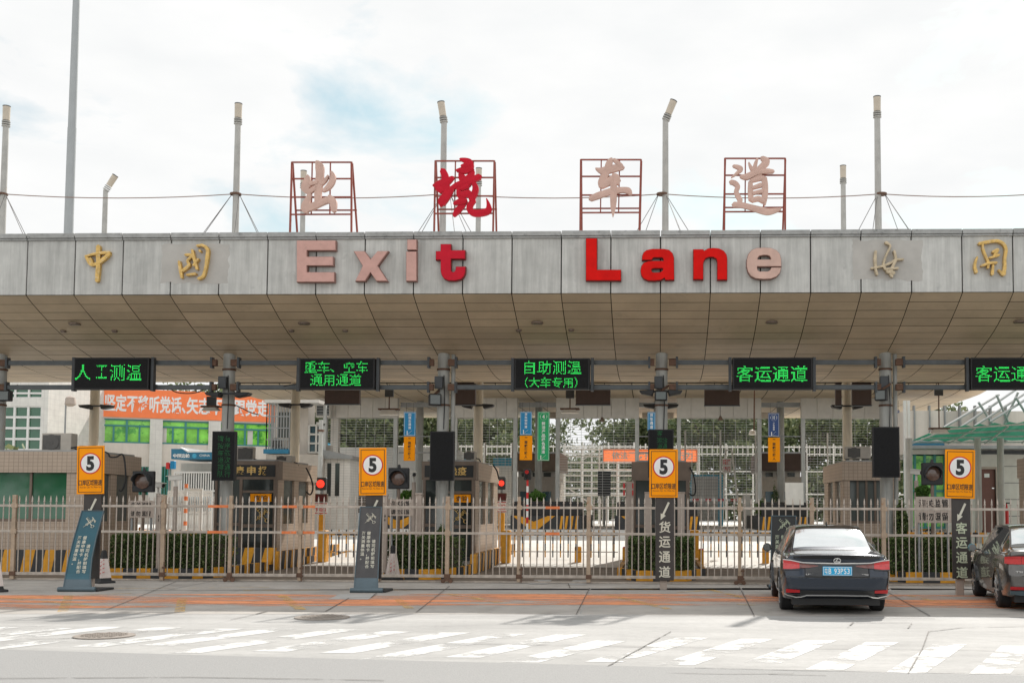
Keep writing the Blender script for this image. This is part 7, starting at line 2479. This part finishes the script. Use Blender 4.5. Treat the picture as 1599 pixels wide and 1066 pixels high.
def sedan(name, label, loc, rz, P):
    """Rear axle at the origin, heading +Y."""
    t = thing(name, label, 'car', loc, 'sedans waiting at the gates', rz)
    RO, WB, FO, HW, HT_ = P['ro'], P['wb'], P['fo'], P['hw'], P['h']
    y0 = -RO
    Ltot = RO + WB + FO
    # y from tail, half width, shoulder z, top z, roof half width, bottom z
    ST = [(0.00, .925, .86, P['deck'] - .075, .80, .36), (0.10, .955, .89, P['deck'] - .02, .80, .30), (0.30, .985, .925, P['deck'], .79, .24), (0.62, 1.0, .945, P['deck'] + .025, .775, .21), (P['rg0'], 1.0, .95, P['deck'] + .05, .715, .20),
          ((P['rg0'] + P['rg1']) / 2, 1.0, .948, (P['deck'] + HT_) / 2 + .055, .645, .20), (P['rg1'], 1.0, .945, HT_ - .022, .59, .20), (P['rg1'] + .55, 1.0, .94, HT_, .605, .20), (P['rg1'] + 1.15, 1.0, .93, HT_ - .01, .62, .20),
          (P['ws1'], .995, .92, HT_ - .05, .640, .20), ((P['ws1'] + P['ws0']) / 2, .985, .90, (HT_ + .99) / 2 + .02, .70, .20), (P['ws0'], .975, .885, .985, .77, .20), (P['ws0'] + .55, .945, .84, .93, .74, .20), (Ltot - .35, .86, .74, .80, .66, .22), (Ltot - .08, .70, .60, .64, .52, .28), (Ltot, .58, .52, .55, .42, .34)]
    rows = []
    for (y, w_, zs, zt_, wr, zb_) in ST:
        w2 = HW * w_
        wr2 = wr * HW / .93
        rows.append([(0, y, zb_), (w2 * .84, y, zb_), (w2 * .965, y, zb_ + .10), (w2 * .995, y, (zb_ + zs) / 2 - .02), (w2 * 1.0, y, zs - .17), (w2 * .975, y, zs - .04), (w2 * .945, y, zs + .015),
                     (wr2 * 1.035, y, zt_ - .075), (wr2 * .97, y, zt_ - .028), (wr2 * .62, y, zt_ - .004), (0, y, zt_)])
    KC, KR = 4, 5
    fine = [catmull(r, KC) for r in rows]
    nc = len(fine[0])
    cols = [catmull([r[j] for r in fine], KR) for j in range(nc)]
    nr = len(cols[0])
    def tail(x, z):
        """how far the tail sits behind or ahead of its flat plane."""
        v = .0
        v += .075 * max(0, min(1, (z - .62) / .18)) - .045 * max(0, min(1, (z - .90) / .10))
        v += .06 * max(0, min(1, (.42 - z) / .14))
        return v + .16 * (abs(x) / HW) ** 3.2
    pts = [[None] * nc for _ in range(nr)]
    for i in range(nr):
        for j in range(nc):
            x, y, z = cols[j][i]
            f = max(0, 1 - y / .62)
            pts[i][j] = Vector((max(0, x), y0 + y + tail(x, z) * f * f, z))
    parts = {}
    def face(nm, a, b, c, d):
        q = parts.setdefault(nm, MB())
        q.add([a, b, c, d], [(0, 1, 2, 3)])
        mir = [Vector((-p.x, p.y, p.z)) for p in (d, c, b, a)]
        if nm == 'side_window': q = parts.setdefault('side_window ', MB())
        q.add(mir, [(0, 1, 2, 3)])
    J = lambda k: k * KC
    I = lambda k: k * KR
    for i in range(nr - 1):
        for j in range(nc - 1):
            nm = 'body'
            if J(9) - 1 <= j or J(8) <= j:
                if I(4) + 1 <= i < I(6) - 2: nm = 'rear_window'
                elif I(9) + 1 <= i < I(11) - 1: nm = 'windscreen'
            if J(6) <= j < J(7) and I(5) + 0 <= i < I(10) + 2 and not (I(7) + 3 <= i < I(7) + 4): nm = 'side_window'
            face(nm, pts[i][j], pts[i + 1][j], pts[i + 1][j + 1], pts[i][j + 1])
    # tail and nose caps
    for i, flip in ((0, 1), (nr - 1, 0)):
        n = 10
        for j in range(nc - 1):
            for k in range(n):
                def q(jj, kk):
                    p = pts[i][jj]
                    x = p.x * kk / n
                    yy = p.y if i else y0 + tail(x, p.z)
                    return Vector((x, yy, p.z))
                a, b, c, d = q(j, k), q(j, k + 1), q(j + 1, k + 1), q(j + 1, k)
                if not flip: a, b, c, d = d, c, b, a
                face('body', a, b, c, d)
    mats = {'body': P['paint'], 'rear_window': MT['car_screen'], 'windscreen': MT['car_glass'], 'side_window': MT['car_glass']}
    for nm, mb in parts.items():
        o = mb.build(nm.strip(), mats[nm.strip()], t, world=False, smooth=False)
        me = o.data
        import bmesh
        bm = bmesh.new(); bm.from_mesh(me)
        bmesh.ops.remove_doubles(bm, verts=bm.verts, dist=.0008)
        bmesh.ops.recalc_face_normals(bm, faces=bm.faces)
        bm.to_mesh(me); bm.free()
        me.polygons.foreach_set('use_smooth', [True] * len(me.polygons))
        try: me.set_sharp_from_angle(angle=R(50))
        except Exception: pass
    def onrear(x, z, off): return Vector((x, y0 + tail(x, z) - off, z))
    def patch_(nm, mat, edge, n=14, off=.012, parent=None):
        """edge: list of (x, zlow, zhigh); a slab lying on the tail."""
        mb = MB()
        vs = []
        ed = []
        for (p, q) in zip(edge, edge[1:]):
            for k in range(4): ed.append(tuple(a + (b - a) * k / 4 for a, b in zip(p, q)))
        ed.append(edge[-1])
        for (x, zl_, zh_) in ed:
            for k in range(4):
                z = zl_ + (zh_ - zl_) * k / 3
                vs.append(onrear(x, z, off))
            vs += [onrear(x, zh_, -.02), onrear(x, zl_, -.02)]
        fs = []
        for i in range(len(ed) - 1):
            for k in range(6):
                k2 = (k + 1) % 6
                fs.append((i * 6 + k, (i + 1) * 6 + k, (i + 1) * 6 + k2, i * 6 + k2))
        fs += [(0, 1, 2, 3, 4, 5), tuple((len(ed) - 1) * 6 + k for k in (5, 4, 3, 2, 1, 0))]
        mb.add(vs, fs)
        o = mb.build(nm, mat, parent or t, world=False)
        import bmesh
        bm = bmesh.new(); bm.from_mesh(o.data); bmesh.ops.recalc_face_normals(bm, faces=bm.faces); bm.to_mesh(o.data); bm.free()
        return o
    P['detail'](t, patch_, onrear, y0)
    # shut lines of the boot lid and bumper
    zs_ = P['deck'] - .09
    for s in (-1, 1):
        patch_('shut_line', MT['joint'], [(s * .515 - .006, .63, .79), (s * .515 + .006, .63, .79)], off=.0105)
    patch_('shut_line', MT['joint'], [(-.52, .622, .634), (0, .612, .624), (.52, .622, .634)], off=.0105)
    # wheels, dark arches
    for sx in (-1, 1):
        for yy in (0, WB):
            w_ = bpy.data.objects.new('wheel', None); C.objects.link(w_); w_.parent = t
            xo = HW * .985
            r = P['wr']
            MB().lathe((sx * (xo - .11), yy, r), [(r * .70, -.11), (r * .93, -.108), (r, -.085), (r, .085), (r * .93, .108), (r * .70, .11)], 28, 0, 'x').build('tyre', MT['tyre'], w_, world=False, smooth=True)
            m = MB()
            m.lathe((sx * (xo - .11), yy, r), [(r * .715, -.05), (r * .715, .106)] if sx > 0 else [(r * .715, -.106), (r * .715, .05)], 28, 0, 'x')
            for k in range(10):
                a = 2 * math.pi * k / 10
                c = Vector((sx * (xo - .0), yy, r))
                m.beam(c + Vector((0, math.cos(a) * r * .1, math.sin(a) * r * .1)), c + Vector((0, math.cos(a) * r * .66, math.sin(a) * r * .66)), .03, .035)
            m.lathe((sx * xo, yy, r), [(r * .15, -.01), (r * .15, .012)], 12, 0, 'x')
            m.build('rim', MT['rim'], w_, world=False)
            # arch
            m = MB()
            n = 18
            vs, fs = [], []
            for k in range(n + 1):
                a = math.pi * k / n
                for rr, dx in ((r * 1.0, .012), (r * 1.17, .016), (r * 1.17, -.10)):
                    vs.append((sx * (HW * .997 + dx), yy + rr * math.cos(a), r + rr * math.sin(a) * 1.0))
            for k in range(n):
                for j in range(2): fs.append((k * 3 + j, k * 3 + 3 + j, k * 3 + 4 + j, k * 3 + 1 + j))
            m.add(vs, fs)
            m.build('wheel_arch', MT['blacktrim'], t, world=False)
    # mirrors, fin
    for sx in (-1, 1):
        o = bpy.data.objects.new('mirror', None); C.objects.link(o); o.parent = t
        ym = P['ws0'] - RO - .38
        MB().lathe((sx * (HW + .10), ym, .985), [(.03, -.07), (.075, -.05), (.085, .0), (.07, .06), (.02, .09)], 12, 0, 'y').build('shell', P.get('mirror', P['paint']), o, world=False, smooth=True)
        MB().lathe((sx * (HW + .10), ym - .075, .985), [(.066, 0), (.066, .012)], 12, 0, 'y').build('glass', MT['car_glass'], o, world=False)
        MB().beam((sx * (HW * .93), ym + .02, .94), (sx * (HW + .05), ym + .01, .965), .05, .03).build('arm', MT['blacktrim'], o, world=False)
    MB().prism([(-.012, P['h'] - .02), (.012, P['h'] - .02), (.012, P['h'] + .0), (0, P['h'] + .065), (-.012, P['h'] + .0)], P['rg1'] - RO + .12, P['rg1'] - RO + .24).build('antenna_fin', MT['blacktrim'], t, world=False)
    MB().box(-HW * .8, HW * .8, y0 + .25, y0 + Ltot - .3, .15, .30).build('underbody', MT['black'], t, world=False)
    return t

def plate(t, onrear, z0, z1, hw, s):
    o = bpy.data.objects.new('number_plate', None); C.objects.link(o); o.parent = t
    y = min(onrear(0, z0, .02).y, onrear(0, z1, .02).y)
    MB().box(-hw, hw, y, y + .02, z0, z1).build('plate', MT['plate_blue'], o, world=False, bevel=.003)
    e = .008
    MB().box(-hw + e, hw - e, y - .002, y, z1 - e - .006, z1 - e).box(-hw + e, hw - e, y - .002, y, z0 + e, z0 + e + .006).box(-hw + e, -hw + e + .006, y - .002, y, z0 + e + .006, z1 - e - .006).box(hw - e - .006, hw - e, y - .002, y, z0 + e + .006, z1 - e - .006).build('rim_line', MT['white'], o, world=False)
    m = MB()
    put_text(m, s[0], -hw * .88, -hw * .66, z0 + .03, z1 - .03, y - .0005, .003, .01)
    put_text(m, s[1], -hw * .60, -hw * .42, z0 + .028, z1 - .028, y - .0005, .003, .01)
    n = len(s) - 2
    for k, ch in enumerate(s[2:]):
        xa = -hw * .22 + (hw * 1.10) * k / n
        put_text(m, ch, xa, xa + hw * 1.10 / n * .78, z0 + .028, z1 - .028, y - .0005, .003, .01)
    m.build('characters', MT['white'], o, world=False)

def detail_blue(t, patch0, onrear, y0):
    D = .035
    def patch_(nm, mat, edge, off=.012, parent=None):
        k = D if edge[0][1] > .62 else (-.03 if nm == 'chrome_skirt' else 0)
        return patch0(nm, mat, [(x, a - k, b - k) for x, a, b in edge], off=off, parent=parent)
    patch_('boot_recess', MT['blacktrim'], [(-.50, .655, .885), (-.30, .64, .89), (.30, .64, .89), (.50, .655, .885)], off=.006)
    patch_('spoiler_lip', MT['blacktrim'], [(-.70, .955, .985), (-.4, .945, 1.005), (0, .94, 1.012), (.4, .945, 1.005), (.70, .955, .985)], off=.014)
    for s in (-1, 1):
        l = bpy.data.objects.new('tail_lamp', None); C.objects.link(l); l.parent = t
        e1 = [(s * .60, .79, .875), (s * .74, .775, .905), (s * .86, .775, .92)]
        e2 = [(s * .30, .825, .84), (s * .45, .80, .855), (s * .60, .79, .875)]
        if s < 0: e1, e2 = e1[::-1], e2[::-1]
        patch_('red_lens', MT['tail_red'], e1, off=.018, parent=l)
        patch_('smoked_lens', MT['tail_amber'], e2, off=.016, parent=l)
        e3 = [(s * .60, .765, .785), (s * .86, .752, .775)]
        patch_('dark_lens', MT['blacktrim'], e3 if s > 0 else e3[::-1], off=.012, parent=l)
        e4 = [(s * .60, .36, .405), (s * .82, .355, .415)]
        patch_('reflector', MT['reflector'], e4 if s > 0 else e4[::-1], off=.016)
        e5 = [(s * .50, .275, .29), (s * .58, .25, .268), (s * .66, .245, .262), (s * .80, .275, .29), (s * .845, .30, .42)]
        patch_('chrome_skirt', MT['chrome'], [(x, a, min(b, a + .02)) for x, a, b in (e5 if s > 0 else e5[::-1])], off=.02)
        e7 = [(s * .86, .92, .935), (s * .74, .91, .925), (s * .55, .875, .89), (s * .30, .868, .883)]
        patch_('chrome_line', MT['chrome'], e7[::-1] if s > 0 else e7, off=.022)
    patch_('chrome_strip', MT['chrome'], [(-.30, .868, .885), (0, .862, .88), (.30, .868, .885)], off=.022)
    patch_('chrome_skirt', MT['chrome'], [(-.50, .28, .295), (0, .285, .30), (.50, .28, .295)], off=.02)
    patch_('lower_valance', MT['blacktrim'], [(-.60, .30, .40), (0, .305, .41), (.60, .30, .40)], off=.008)
    patch_('bumper_crease', MT['blacktrim'], [(-.80, .615, .625), (0, .60, .61), (.80, .615, .625)], off=.005)
    plate(t, onrear, .645, .79, .235, '粤B93PS3')
    # oval badge with a bent stroke
    m = MB()
    y = onrear(0, .92, .055).y
    n = 26
    for i in range(n):
        a0, a1 = 2 * math.pi * i / n, 2 * math.pi * (i + 1) / n
        m.beam((.055 * math.cos(a0), y, .885 + .038 * math.sin(a0)), (.055 * math.cos(a1), y, .885 + .038 * math.sin(a1)), .008, .012)
    m.beam((.010, y, .917), (-.028, y, .868), .009, .012); m.beam((-.028, y, .868), (.046, y, .868), .009, .012)
    m.build('badge', MT['chrome'], t, world=False)
    m = MB()
    put_text(m, 'LEXUS', -.50, -.31, .65, .672, onrear(.40, .7, .012).y, .006, .01)
    put_text(m, 'ES 200', .29, .50, .65, .672, onrear(.40, .7, .012).y, .006, .01)
    m.build('badge_lettering', MT['chrome'], t, world=False)

def detail_grey(t, patch_, onrear, y0):
    for s in (-1, 1):
        l = bpy.data.objects.new('tail_lamp', None); C.objects.link(l); l.parent = t
        e1 = [(s * .62, .80, .935), (s * .80, .80, .93), (s * .875, .81, .92)]
        e2 = [(s * .40, .82, .92), (s * .615, .80, .935)]
        if s < 0: e1, e2 = e1[::-1], e2[::-1]
        patch_('outer_lens', MT['tail_red'], e1, off=.018, parent=l)
        patch_('inner_lens', MT['tail_red'], e2, off=.016, parent=l)
        e4 = [(s * .56, .375, .42), (s * .80, .37, .425)]
        patch_('reflector', MT['reflector'], e4 if s > 0 else e4[::-1], off=.016)
        e5 = [(s * .50, .27, .36), (s * .80, .29, .35)]
        patch_('skirt', MT['slate'], e5 if s > 0 else e5[::-1], off=.018)
    patch_('skirt', MT['blacktrim'], [(-.50, .26, .36), (0, .26, .37), (.50, .26, .36)], off=.012)
    patch_('boot_line', MT['blacktrim'], [(-.62, .60, .612), (0, .59, .60), (.62, .60, .612)], off=.004)
    m = MB()
    y = onrear(0, .9, .015).y
    m.lathe((0, y, .89), [(.055, 0), (.055, -.01)], 20, 0, 'y')
    m.build('badge', MT['chrome'], t, world=False)
    m = MB()
    put_text(m, 'TSI', -.72, -.61, .66, .69, onrear(.66, .67, .012).y, .006, .01)
    m.build('badge_lettering', MT['chrome'], t, world=False)

sedan('parked_sedan', 'blue black sedan with chrome strip and blue number plate, stopped at the gate', (2.94, 19.45, 0), R(-3.0),
      dict(ro=1.08, wb=2.87, fo=.95, hw=.885, h=1.445, deck=1.0, rg0=.86, rg1=1.66, ws1=2.95, ws0=3.72, wr=.335, paint=MT['paint_blue'], detail=detail_blue))
MT['mirror_teal'] = M('teal mirror shell', (0.02, 0.17, 0.22), 0.2, var=0.05, coat=1.0)
sedan('parked_sedan', 'brown grey sedan with broad red lamps cut by the right picture edge', (6.84, 20.1, 0), R(-7.0),
      dict(ro=1.02, wb=2.65, fo=.90, hw=.885, h=1.465, deck=1.06, rg0=.74, rg1=1.48, ws1=2.75, ws0=3.45, wr=.325, paint=MT['paint_grey'], detail=detail_grey, mirror=MT['mirror_teal']))
